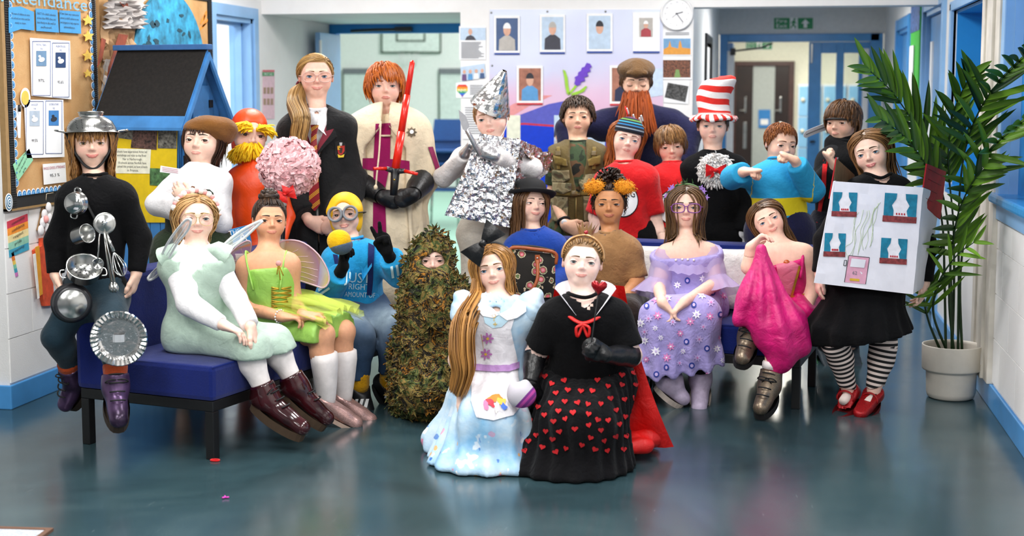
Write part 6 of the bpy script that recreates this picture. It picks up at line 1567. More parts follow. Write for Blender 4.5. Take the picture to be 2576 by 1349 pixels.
def sk_ex(P,d):v=P-hipc2;return np.maximum(d+.009*np.sin(np.arctan2(v@LEV_F,v@CAM_R)*30+P[:,2]*3)*np.clip((.45-P[:,2])/.2,0,1),.004-P[:,2])
sko=p.wear('skirt',('pelvis',),M_TULB,off=.03,more=sk2,wr=.004,wf=18,extra=sk_ex,cuts=[(hipc2+p.up*.10,p.up)],res=.0105)
bv=bvh_of([sko]);rgh=random.Random(4);M_HEART=mat('red_felt_heart','#c3141c',.8);pts=[]
k_=0
while k_<4000 and len(pts)<62:
 x,y=rgh.uniform(1300,1600),rgh.uniform(925,1140);k_+=1
 if cast(bv,x,y)[0]is not None and all((x-a)**2+(y-b)**2>24**2 for a,b in pts):pts.append((x,y))
for x,y in pts:decal('heart_patch',bv,heart_poly(x,y,15,rgh.uniform(-30,30)),M_HEART,sko,.006,5)
pulled(p,T=(0,.42,.2),front=.34)
bpts=[p.hl((.40*math.sin(a)*1.06,-.02,.13+.42*math.cos(a)))for a in np.linspace(-1.75,1.75,21)]
hb=MB().tube(bpts,.008,6,flat=.7).build('crown_headband',mat('rose_gold','#c99b6c',.35,metal=.6),p.root)
mb=MB();c=p.hl((.02,-.07,.575));n=7
for i in range(n):
 a=-1.2+2.4*i/(n-1);b=c+p.HR@(np.array([.13*math.sin(a),.1-.12*math.cos(a),0])*p.hh);out=p.HR@np.array([.5*math.sin(a),-.3*math.cos(a),1.]);tipp=b+nrm(out)*(.052 if i%2==0 else .043)*1.05;w=p.HR@np.array([math.cos(a),math.sin(a),0])*.0125
 mb.poly([b-w,b+w,tipp],thick=p.HR[:,1]*.003)
mb.build('crown',mat('rose_gold','#c99b6c'),hb);MB().lathe([(0,.006),(.008,.004),(.009,0)],8,look_M(c-p.HR[:,1]*-.0+p.HR@np.array([0,-.012,.006]),-p.HR[:,1])).build('red_gem',mat('gem_red','#a3101a',.15,coat=.5),hb)
M_STIFFW=mat('stiff_white_felt','#eeecf2',.7,var=.02)
mb=MB();nb=p.j['sh']+p.up*.04
for sg in (-1,1):
 V=[];n=10
 for i in range(n):
  u=i/(n-1);a=.35+2.2*u;base=nb+p.up*(-.01)+(CAM_R*sg*math.sin(a)*.062+p.fwd*math.cos(a)*.062);flare=CAM_R*sg*math.sin(a)*.055*(.6+u*.4)+p.fwd*math.cos(a)*.02;hgt=.075*math.sin(min(1,u*1.6+.12)*math.pi*.62);V+=[base,base+flare*.5+UP*hgt*.6,base+flare*(1.6-u*.5)+UP*hgt*1.15]
 fs=[(3*i+k_,3*i+k_+1,3*i+4+k_,3*i+3+k_)for i in range(n-1)for k_ in (0,1)];mb.add(V,fs,True);mb.add([v_-p.fwd*.002-CAM_R*sg*.001 for v_ in V],[f[::-1]for f in fs],True)
mb.build('stand_up_collar',M_STIFFW,p.root)
M_REDSAT=cloth('red_satin','#d3120e',.45,.3,25,spec=.5,sheen=0)
mb=MB();c=p.j['sh']+p.fwd*.118+p.up*.035-CAM_R*.015;mb.tube(catmull([nb+CAM_R*.07-p.fwd*.01,nb+CAM_R*.065+p.fwd*.06-p.up*.0,c,nb-CAM_R*.075+p.fwd*.055+p.up*.0,nb-CAM_R*.08-p.fwd*.01],5),.009,8,flat=.6)
for sg in (-1,1):mb.tube(catmull([c+p.fwd*.01,c+p.fwd*.02+CAM_R*sg*.025-UP*.008,c+p.fwd*.015+CAM_R*sg*.02-UP*.045,c+p.fwd*.01],5),.006,6)
mb.build('ribbon_tie',M_REDSAT,p.root)
mb=MB();MB().tube([p.hl((.185*math.sin(a)*1.05,.1-.19*math.cos(a),-.5))for a in np.linspace(-2.4,2.4,17)],.011,8,flat=.6).build('choker',M_LACE,p.root)
V=[];n=16;m_=14;c0=p.j['sh']+p.up*.0-p.fwd*.12
for i in range(n):
 u=i/(n-1)
 for k_ in range(m_):
  a=-1+2*k_/(m_-1);w=.14+.12*u;z=(c0[2]+.03)*(1-u)+.0;back=.0+.10*u+(.12*max(0,u-.8)*4)
  q=c0+CAM_R*(a*w+(.10*u*u)+.02)-p.fwd*(back*.5+.02*math.cos(a*9+u*2));q[2]=max(.008+.006*math.sin(a*8+u*9)**2,z+.03);V.append(q)
put_mesh('cape',np.array(V),[(i*m_+k_,i*m_+k_+1,(i+1)*m_+k_+1,(i+1)*m_+k_)for i in range(n-1)for k_ in range(m_-1)],M_REDSAT,p.root,True)
pr_=[cap(at(1560,1128,5.72),at(1640,1105,5.85),.035,.03,k=.04),cap(at(1590,1100,5.9),at(1645,1095,5.95),.04,.03,k=.05),cap(at(1592,930,5.85),at(1597,1095,5.88),.03,.05,k=.06),cap(at(1545,1134,5.62),at(1625,1122,5.68),.024,.034,k=.04),cap(at(1600,1110,5.75),at(1648,1100,5.8),.04,.034,k=.05)]
for q_ in pr_:q_.a[2]=max(q_.a[2],.02);q_.b[2]=max(q_.b[2],.02);q_.ab=q_.b-q_.a;q_.l2=max(q_.ab@q_.ab,1e-9)
v,q=sd_mesh(pr_,.008,extra=lambda P,d:np.maximum(wrinkle(.008,30,4)(P,d),.004-P[:,2]));put_mesh('cape_fold',v,q,M_REDSAT,p.root,True)
# ================================================================== the group, right half
M_RED=cloth('red_jersey','#cf1016',.85,.25,40)
# ---- 13: bowler hat girl
p=Person('child in black bowler hat and royal blue coat looking sideways behind a carpet bag',7.32,(1348,512,100,22,-4,4),
 dict(shL=(1300,625),shR=(1396,618),elL=(1278,700,-.02),wrL=(1318,742,-.2),haL=(1345,750,0),elR=(1416,690,-.02),wrR=(1382,735,-.2),haR=(1350,745,0),hipL=(1305,745,.1),hipR=(1385,740,.1),
         knL=(1285,782,-.28),knR=(1372,778,-.28),anL=(1285,925,-.26),anR=(1372,918,-.26)),
 S=1.02,skin='#f0c8b4',haircol=('#3a2415','#7c5532'),hairname='chestnut',eye='brown',smile=.7,lids=.55,gaze=(24,0))
p.make_body(hands=('grip','grip'),palms=(LEV_F,LEV_F))
M_ROYAL=cloth('royal_blue_coat','#15409c',.85,.25,40)
top(p,'coat',M_ROYAL,off=.022,soft=.01,hem=.04,wr=.004,neck=(.02,.008))
legs(p,'trousers',cloth('charcoal_wool','#1b1c22',.9,.2),1.95,off=.02)
for sd in 'LR':p.shoe(sd,M_BLACK,'shoe',sole=M_BLACK,off=.01)
mb=MB()
for sg in (-1,1):mb.add([p.j['sh']+p.up*.06+p.fwd*.055+CAM_R*sg*.01,p.j['sh']+p.up*.085-p.fwd*.01+CAM_R*sg*.06,p.j['sh']+p.up*.02+p.fwd*.08+CAM_R*sg*.075,p.j['sh']-p.up*.03+p.fwd*.115+CAM_R*sg*.035],[(0,1,2,3),(3,2,1,0)])
mb.build('collar',M_WHITECLOTH,p.root)
c=p.j['sh']+p.up*.005+p.fwd*.125;bow(c,CAM_R,UP,.05,.03,M_RED,p.root,'bow_tie',-LEV_F)
longhair(p,1.55,px=0,n=430,cap_front=.33,m=.02,jit=.03,back=.1,wave=.006)
M=p.hm4()@Matrix.Translation((0,.06,.2))@Matrix.Rotation(math.radians(-9),4,'X')
mb=MB();mb.lathe([(.40,.0),(.62,-.02),(.66,.03),(.67,.05),(.655,.05),(.62,.02),(.45,.035),(.43,.06),(.425,.15),(.40,.27),(.34,.36),(.22,.42),(.0,.44)],40,M);hat=mb.build('bowler_hat',mat('black_felt','#101012',.8,bump=.2,bscale=150),p.root)
MB().lathe([(.437,.035),(.435,.10),(.43,.10)],40,M).build('hat_band',M_BSATIN,hat)
# ---- 14: camouflage waistcoat boy
p=Person('child with short dark hair in camouflage utility waistcoat, hands joined',7.95,(1453,295,96,0,-2,0),
 dict(shL=(1402,398),shR=(1503,398),elL=(1392,490,.0),wrL=(1422,566,-.16),haL=(1468,588,0),elR=(1524,488,.0),wrR=(1505,570,-.16),haR=(1470,590,0),hipL=(1422,590),hipR=(1488,590)),
 S=1.07,skin='#e6b79a',lip='#c0706a',blush='#d68f78',haircol=('#1a120c','#4c3523'),hairname='near_black',eye='brown',smile=-.1,lids=.75)
p.make_body(hands=('clasp','clasp'),palms=(LEV_F,LEV_F))
def camo(name,cols,sc=12):
 m,t=new_mat(name);c=t.ramp(t.noise(sc,2,.5,dist=.4),[(.0,hexc(cols[0])),(.42,hexc(cols[1])),(.52,hexc(cols[2])),(.62,hexc(cols[3]))],'CONSTANT');t.link(c,t.b.inputs['Base Color']);t.b.inputs['Roughness'].default_value=.9;t.bump(t.noise(50,4),.25,.01);return m
M_DPM=camo('woodland_print',('#1d2a17','#33452a','#5b4128','#14160f'));M_MTP=camo('desert_print',('#7d6f50','#8f8463','#5d5940','#4b3c2a'),16)
top(p,'t_shirt',M_DPM,sl=(.75,.75),hem=.08,off=.014,soft=.01);legs(p,'trousers',M_DPM,1.95,off=.02)
M_MESH=cloth('olive_mesh','#6b5a30',.9,.5,260);M_WEB=cloth('khaki_webbing','#77632f',.85,.2,120)
def vest_ex(P,d):
 v=P-p.j['sh'];x=v@CAM_R;y=v@p.fwd;z=v@p.up;w=.045*np.clip((z+.22)/.2,0,1);return np.where(y>0,np.maximum(d,w-np.abs(x)),d)
vo_=p.wear('waistcoat',('torso','pelvis','yoke'),M_MESH,off=.03,wr=.003,cuts=[(p.j['hip']-p.up*.02,-p.up)],extra=vest_ex,sub=[cap(p.j['sh'+a]+CAM_R*(.03*(1 if a=='R' else -1))-p.up*.03,p.j['sh'+a]+CAM_R*(.12*(1 if a=='R' else -1))-p.up*.03,.075,.085,k=.01,op='s')for a in 'LR']+[cap(p.j['sh']+p.up*.02,p.hl((0,.05,-.25)),.065,.085,k=.01,op='s')])
bv=bvh_of([vo_])
def pocket(pl,mt,th=.018):
 o=decal('pocket',bv,pl,mt,vo_,.004,8);
 if o is None:return
 md=o.modifiers.new('depth','SOLIDIFY');md.thickness=th;md.offset=1 if o.data.polygons[0].normal.dot(Vector(-LEV_F))>0 else -1;return o
for pl,mt in (([(1392,428),(1432,428),(1434,452),(1418,460),(1394,456)],M_MTP),([(1396,458),(1438,462),(1438,480),(1420,488),(1396,480)],M_MTP),([(1392,494),(1430,496),(1430,560),(1394,558)],M_MTP),([(1462,440),(1505,436),(1508,475),(1464,478)],M_MTP),([(1466,494),(1510,492),(1508,555),(1468,556)],M_MTP),
  ([(1394,392),(1425,402),(1428,418),(1398,412)],M_WEB),([(1478,402),(1508,392),(1508,412),(1480,418)],M_WEB)):pocket(pl,mt)
for pl in ([(1400,372),(1409,372),(1410,425),(1402,425)],[(1490,372),(1499,372),(1497,425),(1488,425)],[(1388,480),(1440,484),(1512,480),(1512,489),(1440,493),(1388,489)]):pocket(pl,M_WEB,.008)
for pl in ([(1398,383),(1411,383),(1411,393),(1398,393)],[(1487,383),(1500,383),(1500,393),(1487,393)],[(1436,480),(1462,480),(1462,494),(1436,494)]):pocket(pl,mat('khaki_plastic','#5d4c26',.5),.014)
MB().tube([Vector(cast(bv,1449,y)[0]or at(1449,y,7.8))-Vector(LEV_F)*.006 for y in (448,470,500,530,560)],.006,6).build('zip',mat('brass_zip','#8b7a4a',.4,metal=.6),vo_)
a,d=p.j['wrL'],nrm(p.j['elL']-p.j['wrL']);x_=nrm(np.cross(d,UP));y_=np.cross(d,x_)
w_=MB().tube([a+d*.025+(x_*math.cos(b)+y_*math.sin(b))*.031 for b in np.linspace(0,6.3,16)],.011,6,flat=.3).build('wrist_watch',M_LACE,p.root)
MB().lathe([(0,.006),(.014,.006),(.016,.004),(.016,0)],16,look_M(a+d*.025-LEV_F*.031,-LEV_F)).build('watch_face',M_WHITE,w_)
shorthair(p,.17,n=560,front=.32,rad=.028,m=.03,lift=.05,jit=.09,crown=(0,.3),grow=.02)
# ---- 15: man with false beard
p=Person('man in flat cap and navy jumper with long false ginger beard, arms spread behind children',8.35,(1601,213,104,1,6,0),
 dict(shL=(1515,310,.16),shR=(1692,305,.16),elL=(1425,322,.1),wrL=(1432,400,.02),elR=(1742,332,.1),wrR=(1722,415,.02),hipL=(1565,500,.4),hipR=(1645,500,.4)),
 S=1.3,skin='#e9bda2',lip='#b86f66',blush='#dd9480',haircol=('#2c1c10','#6b4a2c'),hairname='man_brown',eye='brown',smile=.1,lids=0.,headw=1.0)
p.make_body(hands=('fist','fist'),palms=(LEV_F,LEV_F),res=.012)
M_NAVYK=cloth('navy_knit','#14153a',.9,.25,60)
top(p,'jumper',M_NAVYK,off=.02,soft=.012,hem=.02,wr=.005,wf=14,res=.01);legs(p,'trousers',M_BLACKCLOTH,1.95,off=.02,res=.011)
p.hairline=.3;shorthair(p,.2,n=420,dx=.1,front=.31,m=.014,lift=.01)
h=p.hh
pr_=[ell(p.hl((0,.09,.31)),np.array([.47,.53,.27])*h,p.HR.T,0),cap(p.hl((-.22,-.44,.26)),p.hl((.22,-.44,.26)),.045*h,k=.06*h),cap(p.hl((0,-.42,.28)),p.hl((0,-.2,.4)),.13*h,.18*h,k=.1*h),cap(p.hl((-.3,-.1,.25)),p.hl((.3,-.1,.25)),.12*h,k=.06*h)]
v,q=sd_mesh(pr_,.007,extra=wrinkle(.003,28,1));put_mesh('flat_cap',v,q,cloth('brown_tweed','#5f4426',.95,.4,70),p.root,True)
M_BEARD=hair_mat('rust_fur','#6e2c0a','#b8561c',.6);rg=np.random.default_rng(9)
pts=np.array([p.hl((-.26+.52*u,-.42+.5*(u-.5)**2,-.22-.1*w+.1*(u-.5)**2))for u in np.linspace(0,1,22)for w in (0,.5,1)]);dr=np.array([p.HR@np.array([(u-.5)*.35,-.22,-1.])for u in np.linspace(0,1,22)for w in (0,.5,1)])
fur(p,pts,dr,.25,.009,'false_beard',M_BEARD,420,.05,.06,8);fur(p,pts[::2],dr[::2],.14,.008,'false_beard',M_BEARD,200,.05,.12,6)
bd=p.parts['false_beard'];mb=MB()
for x,y,cc in ((1576,272,0),(1612,290,0),(1592,288,0),(1608,296,0)):
 c=at(x,y,8.02);mb.tube(catmull([c,c+CAM_R*.008-UP*.02,c+CAM_R*.012-UP*.035],4),.006,6)
mb.build('beard_bead',mat('bead_silver','#c8c4c4',.3,metal=.5),bd);MB().tube([at(1573,268,8.02),at(1578,285,8.01),at(1579,295,8.01)],.004,6).build('beard_cord',M_RED,bd)
for sg in (-1,1):MB().tube([p.hl((sg*.27,-.36,-.2)),p.hl((sg*.35,-.1,-.1)),p.hl((sg*.37,.05,.02))],.003,5).build('elastic',M_LACE,p.root)
# ---- 16: striped beanie
p=Person('child in striped knitted beanie and plain red T-shirt with long auburn hair',7.72,(1581,352,98,6,-2,12),
 dict(shL=(1528,455),shR=(1622,448),elL=(1498,545,.0),wrL=(1500,615,-.06),elR=(1648,545,.0),wrR=(1668,608,-.06),hipL=(1540,600),hipR=(1612,600)),
 S=1.05,skin='#f2cab8',haircol=('#6a2f10','#b5662c'),hairname='auburn',eye='blue',smile=.0,lids=.85)
p.make_body(hands=('relax','relax'));top(p,'t_shirt',M_RED,sl=(.95,.95),hem=.1,off=.02,soft=.02,wr=.006,wf=18,neck=(.01,.006));legs(p,'trousers',M_BLACKCLOTH,1.95,off=.015)
longhair(p,1.25,n=400,cap_front=.3,m=.03,jit=.05,wave=.018,back=.45,lim=lambda R:(R[:,1]>-.12))
m,t=new_mat('striped_knit');z=t.attr('hz').outputs['Fac'];c=t.ramp(z,[(0,hexc('#11131c')),(.16,hexc('#1b1d2a')),(.2,hexc('#59606a')),(.26,hexc('#11131c')),(.36,hexc('#0f2440')),(.40,hexc('#8c98a0')),(.45,hexc('#101424')),(.55,hexc('#1f6fa8')),(.60,hexc('#101424')),(.68,hexc('#2a94b4')),(.73,hexc('#101424')),(.80,hexc('#5f8f3a')),(.85,hexc('#141622')),(.92,hexc('#5a2150'))],'CONSTANT');t.link(c,t.b.inputs['Base Color']);t.b.inputs['Roughness'].default_value=.95;t.bump(t.noise(300,2),.4,.004)
h=p.hh;v,q=sd_mesh([ell(p.hl((0,.07,.19)),np.array([.415,.46,.40])*h,p.HR.T,0),ell(p.hl((0,.1,.02)),np.array([.415,.42,.3])*h,p.HR.T,.04*h)],.006,extra=lambda P,d:np.maximum(d,((.16+np.where(((P-p.hc)@p.HR)[:,1]/h>-.2,-(((P-p.hc)@p.HR)[:,1]/h+.2)*.55,0))-((P-p.hc)@p.HR)[:,2]/h)*h));put_mesh('beanie',v,q,m,p.root,True,dict(hz=np.clip((((v-p.hc)@p.HR)[:,2]/h-.02)/.58,0,1)))
MB().lathe([(0,.004),(.005,.003),(.006,0)],8,look_M(p.hl((-.36,.0,-.14)),-LEV_F)).build('ear_stud',M_CHROME,p.root)
def tee_circle(p,pl,txt,tc,th,tw,ang):
 bv=bvh_of([p.parts['t_shirt']]);o=decal('print_circle',bv,pl,M_BLACK,p.parts['t_shirt'],.003,7);cx_=np.mean([q[0]for q in pl]);cy_=np.mean([q[1]for q in pl])
 decal('print_disc',bv,[(cx_+(x-cx_)*.93,cy_+(y-cy_)*.93)for x,y in pl],M_WHITE,p.parts['t_shirt'],.006,7)
 decal_text('lettering',bv,txt,M_BLACK,p.parts['t_shirt'],tc,th,ang,.01,tw)
tee_circle(p,blob_poly(1568,505,38,42,28),'THING',(1568,490),20,58,-4)
# ---- 17: red tee boy
p=Person('child with brown bowl fringe in red T-shirt with white print, chin lowered',7.8,(1689,371,94,2,10,-6),
 dict(shL=(1648,455),shR=(1735,450),elL=(1640,545,.0),wrL=(1645,615,-.05),elR=(1760,540,.0),wrR=(1755,612,-.05),hipL=(1658,600),hipR=(1728,600)),
 S=1.03,skin='#ecc0a8',haircol=('#4b3019','#92693c'),hairname='mouse_brown',eye='brown',smile=-.15,lids=.7,gaze=(0,4))
p.make_body(hands=('relax','relax'));top(p,'t_shirt',M_RED,sl=(.9,.9),hem=.1,off=.018,soft=.016,wr=.005,wf=18);legs(p,'trousers',M_BLACKCLOTH,1.95,off=.015)
shorthair(p,.37,n=480,dx=.02,front=.33,m=.022,lift=.03,rad=.036,grow=.02)
tee_circle(p,blob_poly(1690,522,36,44,28),'THING',(1692,503),22,60,-5)
# ---- 18: tall striped hat
p=Person('child in tall red-and-white striped hat and black fleece with white furry bib',7.75,(1793,318,98,0,-1,0),
 dict(shL=(1745,425),shR=(1848,420),elL=(1722,520,.0),wrL=(1730,600,-.05),elR=(1878,520,.0),wrR=(1862,590,-.08),haR=(1850,610,0),hipL=(1765,595),hipR=(1838,595)),
 S=1.07,skin='#f0c6b2',haircol=('#3b2716','#6e4c2e'),hairname='walnut',eye='grey',smile=-.05,lids=.8)
p.make_body(hands=('relax','relax'));p.glove('R',M_WHITECLOTH,'relax',length=.3);top(p,'fleece',M_BLACKCLOTH,hem=.12,off=.02,soft=.014,wr=.004,neck=(.02,.01));legs(p,'trousers',M_BLACKCLOTH,1.95,off=.018)
shorthair(p,.16,n=260,front=.33,m=.012,lift=0)
bv=bvh_of([p.parts['fleece'],p.body]);bib=decal('bib',bv,blob_poly(1798,427,41,40,20,0,.06),M_WHITECLOTH,p.root,.008,7)
M_WFUR=hair_mat('white_fur','#d8d2cc','#f6f3f0',.8)
pts=[];dr=[]
for k_ in range(420):
 a,r=rg.uniform(0,6.28),math.sqrt(rg.uniform(0,1));x,y=1798+40*r*math.cos(a),427+39*r*math.sin(a);c,n_=cast(bv,x,y)
 if c is not None:pts.append(np.array(c)-LEV_F*.006);dr.append(-LEV_F*.7+CAM_R*math.cos(a)*.8*r-UP*(.5+math.sin(a)*.5*r))
fur(p,np.array(pts),np.array(dr),.03,.0055,'bib_fur',M_WFUR,900,.2,.45,4)
c,n_=cast(bv,1799,428);bow(np.array(c)-LEV_F*.03,CAM_R,UP,.055,.035,M_RED,bib or p.root,'red_bow',-LEV_F)
for dx in (-.012,.014):MB().poly([np.array(c)-LEV_F*.03+CAM_R*dx,np.array(c)-LEV_F*.035+CAM_R*dx*3-UP*.045,np.array(c)-LEV_F*.03+CAM_R*(dx*2+.015)-UP*.03],thick=-LEV_F*.004).build('bow_tail',M_RED,bib or p.root)
m,t=new_mat('red_white_stripes');z=t.attr('hz').outputs['Fac'];t.link(t.mixc(t.math('GREATER_THAN',t.math('FRACT',z),.5),hexc('#efe9e6'),hexc('#d92318')),t.b.inputs['Base Color']);t.b.inputs['Roughness'].default_value=.8;t.bump(t.noise(30,4),.4,.012);M_STRIPE=m
V=[];hz=[];n=40;prof=[(.56,.02,-.3),(.62,.06,-.15),(.57,.13,.15),(.46,.19,.45),(.42,.24,.5),(.41,.32,.5),(.42,.5,.5),(.43,.7,.5),(.45,.9,.5),(.46,1.05,.5),(.42,1.15,.5),(.3,1.2,.5),(.1,1.18,.5),(.0,1.17,.5)]
for i,(r,z,_)in enumerate(prof):
 for k_ in range(n):
  a=2*math.pi*k_/n;wv=(.05*math.sin(a*5)+.035*math.sin(a*9+1))*(1 if i<3 else 0);lean=.12*(z-.2)**2*np.sign(z-.2)+.03*math.sin(z*7);rr=r*(1+.03*math.sin(a*3+z*8)+(.03*math.sin(a*7)if i<4 else 0));tilt=(.1*math.cos(a)if i>8 else 0)
  V.append(p.hl((rr*math.cos(a)+lean,.05+rr*math.sin(a)*1.02,.1+z*.95+wv*.6+tilt*.6)));hz.append((z*3.1+.18*math.cos(a)+.06*math.sin(a*3))if i>=4 else a*2.6+z*2)
hat=put_mesh('striped_hat',np.array(V),[(i*n+k_,i*n+(k_+1)%n,(i+1)*n+(k_+1)%n,(i+1)*n+k_)for i in range(len(prof)-1)for k_ in range(n)],M_STRIPE,p.root,True,dict(hz=hz))
# ---- 19: furry ears, tan hoodie
p=Person('child with orange furry ears and dark curly bun in tan hooded top',7.08,(1532,515,108,-2,0,0),
 dict(shL=(1490,632),shR=(1582,628),elL=(1478,705,-.02),wrL=(1500,752,-.18),elR=(1604,705,-.02),wrR=(1562,752,-.18),hipL=(1508,760,.1),hipR=(1575,758,.1),
         knL=(1490,790,-.3),knR=(1578,788,-.3),anL=(1515,940,-.26),anR=(1610,940,-.24),toL=(1510,965,-.1),toR=(1612,968,-.1)),
 S=.97,skin='#c68a5e',lip='#a85f4e',blush='#b8744c',haircol=('#140c08','#3a261a'),hairname='black_brown',eye='brown',smile=.55,lids=.75)
p.make_body(hands=('relax','relax'),palms=(-UP,-UP))
M_TAN=cloth('tan_marl','#9a7148',.9,.3,45,weave=500);top(p,'hoodie',M_TAN,sl=(.95,.95),off=.02,soft=.012,hem=.04,wr=.005,wf=20,neck=(.012,.006));legs(p,'trousers',cloth('dark_brown_cord','#241811',.95,.3),1.95,off=.018)
for sd in 'LR':p.shoe(sd,M_BLACK,'boot',sole=M_BLACK,high=.2,off=.012)
pr_=[cap(p.j['sh']+p.up*.045+CAM_R*.07-p.fwd*.01,p.j['sh']+p.fwd*.062+p.up*.03,.024,.012,k=.02),cap(p.j['sh']+p.up*.045-CAM_R*.07-p.fwd*.01,p.j['sh']+p.fwd*.062+p.up*.03,.024,.012,k=.02),cap(p.j['sh']+p.up*.03+CAM_R*.07-p.fwd*.04,p.j['sh']+p.up*.03-CAM_R*.07-p.fwd*.04,.04,k=.03)];v,q=sd_mesh(pr_,.006,extra=wrinkle(.003,40));put_mesh('hood',v,q,M_TAN,p.parts['hoodie'],True)
pulled(p,T=(0,.2,.5),front=.32,rad=.034);rgc=np.random.default_rng(3);n=170;D=rgc.normal(0,1,(n,3));D /= np.linalg.norm(D,axis=1,keepdims=True);c=p.hl((0,.14,.56));A=[c+D*.02]
for k_ in range(9):A.append(c+D*(.02+.0062*k_)*np.array([1.15,1,.95])+np.stack([np.sin(k_*1.4+D[:,0]*9),np.cos(k_*1.4+D[:,1]*9),np.sin(k_*1.1+D[:,2]*7)],1)*.006)
p.tufts(np.stack(A,1),.009,.6,.8,'curly_bun')
p.locks(p.scalp_roots(90,front=.22,lim=lambda P:(np.abs(P[:,0])>.3)&(P[:,1]<.2)),flow_part(),.35,rad=.02,jit=.2,steps=8,sides=3,wave=.03,name='loose_curls',body=False)
M_EARF=hair_mat('orange_fur','#b5670a','#f0a11e',.8)
for sg in (-1,1):
 c=p.hl((sg*.27,-.16,.38));ax=p.HR@nrm(np.array([sg*1.,-.1,.12]));o_,u_=ax,p.HR[:,2];pr_=[ell(c+ax*.016,(.052,.03,.034),np.array([ax,np.cross(ax,u_),u_]),0)];v,q=sd_mesh(pr_,.006);ee=put_mesh('furry_ear',v,q,M_EARF,p.root,True,dict(shade=np.full(len(v),.6)))
 N_=np.array([x.vector[:]for x in ee.data.vertex_normals]);fur(p,v,N_,.009,.003,'ear_fur',M_EARF,520,.1,.5,3)
# ---- 20: lilac dress
p=Person('child with purple glasses and flower garland in long lilac floral dress',6.95,(1726,523,108,0,0,0),
 dict(shL=(1675,640),shR=(1782,635),elL=(1656,718,-.04),wrL=(1666,762,-.36),haL=(1690,788,0),elR=(1802,712,-.06),wrR=(1722,760,-.37),haR=(1692,788,0),hipL=(1690,765,.1),hipR=(1775,760,.1),
         knL=(1662,802,-.28),knR=(1760,798,-.28),anL=(1690,965,-.26),anR=(1762,955,-.2),toL=(1728,995,-.02),toR=(1758,1024,-.1)),
 S=1.0,skin='#f0c4b0',haircol=('#2f1e12','#70502f'),hairname='umber',eye='grey',smile=.25,lids=.85,headw=1.12)
p.make_body(hands=('clasp','clasp'),palms=(nrm(-UP+CAM_R*.2),nrm(-UP-CAM_R*.2)))
M_LIL=cloth('lilac_cotton','#a79bd6',.75,.35,28);kc=(p.j['knL']+p.j['knR'])/2;ac=(p.j['anL']+p.j['anR'])/2
lap=[cap(p.j['hip'+a],p.j['kn'+a],.1,.08,k=.07)for a in 'LR']+[cap(p.j['kn'+a],p.j['kn'+a]*.2+p.j['an'+a]*.8+CAM_R*(-.05 if a=='L' else .0),.092,.105,k=.09)for a in 'LR']+[cap(p.j['hip']+p.up*.05,p.j['hip']-p.up*.02,.125,.17,k=.06,side=CAM_R,q=1.1),cap(kc,kc*.25+ac*.75,.09,.1,k=.08)]
def lil_ex(P,d):v=P-kc;return d+.011*np.sin((v@CAM_R)*75+P[:,2]*6)*np.clip(-v[:,2]/.15,0,1)
dr_=p.wear('dress',('torso','pelvis','yoke'),M_LIL,off=.02,more=lap,wr=.006,wf=20,extra=lil_ex,cuts=[(kc*.22+ac*.78,nrm(ac-kc)),(p.j['sh']+p.up*.008,p.up)],sub=[cap(p.j['sh']+p.up*.02,p.hl((0,.05,-.25)),.062,.08,k=.01,op='s')])
m,t=new_mat('lilac_sheer');t.b.inputs['Base Color'].default_value=(*hexc('#c3b1de'),1);t.b.inputs['Alpha'].default_value=.5;t.b.inputs['Roughness'].default_value=.6;M_SHEER=m
for sd in 'LR':
 a,b=p.j['sh'+sd],p.j['el'+sd];d=nrm(b-a);v,f=tube_geo([a+p.up*.03,a+d*.02,a+d*.08,a+d*.16],[.035,.06,.062,.058],18,False);put_mesh('sheer_sleeve',v,f,M_SHEER,dr_,True)
 n=30;x_=nrm(np.cross(d,UP));y_=np.cross(d,x_);V=[a+d*(.13+.09*i/4)+(x_*math.cos(k_*2*math.pi/n)+y_*math.sin(k_*2*math.pi/n))*(.055+.06*i/4+.014*i/4*math.sin(k_*1.9))for i in range(5)for k_ in range(n)]
 put_mesh('sleeve_frill',np.array(V),[(i*n+k_,i*n+(k_+1)%n,(i+1)*n+(k_+1)%n,(i+1)*n+k_)for i in range(4)for k_ in range(n)],M_SHEER,dr_,True)
n=34;V=[p.j['sh']+p.up*(-.015-.03*i/2+.006*math.sin(k_*2.3))+CAM_R*(.118+.012*i)*math.sin(a)+p.fwd*(.108+.02*i)*math.cos(a)for i in range(3)for k_,a in enumerate(np.linspace(-2.2,2.2,n))]
put_mesh('neck_frill',np.array(V),[(i*n+k_,i*n+k_+1,(i+1)*n+k_+1,(i+1)*n+k_)for i in range(2)for k_ in range(n-1)],M_SHEER,dr_,True)
bv=bvh_of([dr_]);rgh=random.Random(11);pts=[]
k_=0
while k_<6000 and len(pts)<46:
 x,y=rgh.uniform(1605,1840),rgh.uniform(690,955);k_+=1
 if cast(bv,x,y)[0]is not None and all((x-a)**2+(y-b)**2>22**2 for a,b in pts):pts.append((x,y))
FC=[mat('fl_pink','#d887bf',.7),mat('fl_white','#ece8f4',.7),mat('fl_pale','#c7b3e6',.7),mat('fl_navy','#2c3f9c',.7)]
for i,(x,y)in enumerate(pts):
 t_=i%4;r=rgh.uniform(8,13)
 if t_==3:
  decal('print_ring',bv,blob_poly(x,y,7,8,14),FC[3],dr_,.004,5);decal('print_dot',bv,blob_poly(x,y,3.6,4.4,10),FC[2],dr_,.007,4)
 else:
  decal('print_flower',bv,star_poly(x,y,r,.5,7,rgh.uniform(0,90)),FC[t_],dr_,.005,5);decal('print_dot',bv,blob_poly(x,y,2.6,2.6,8),FC[(t_+1)%3],dr_,.008,4)
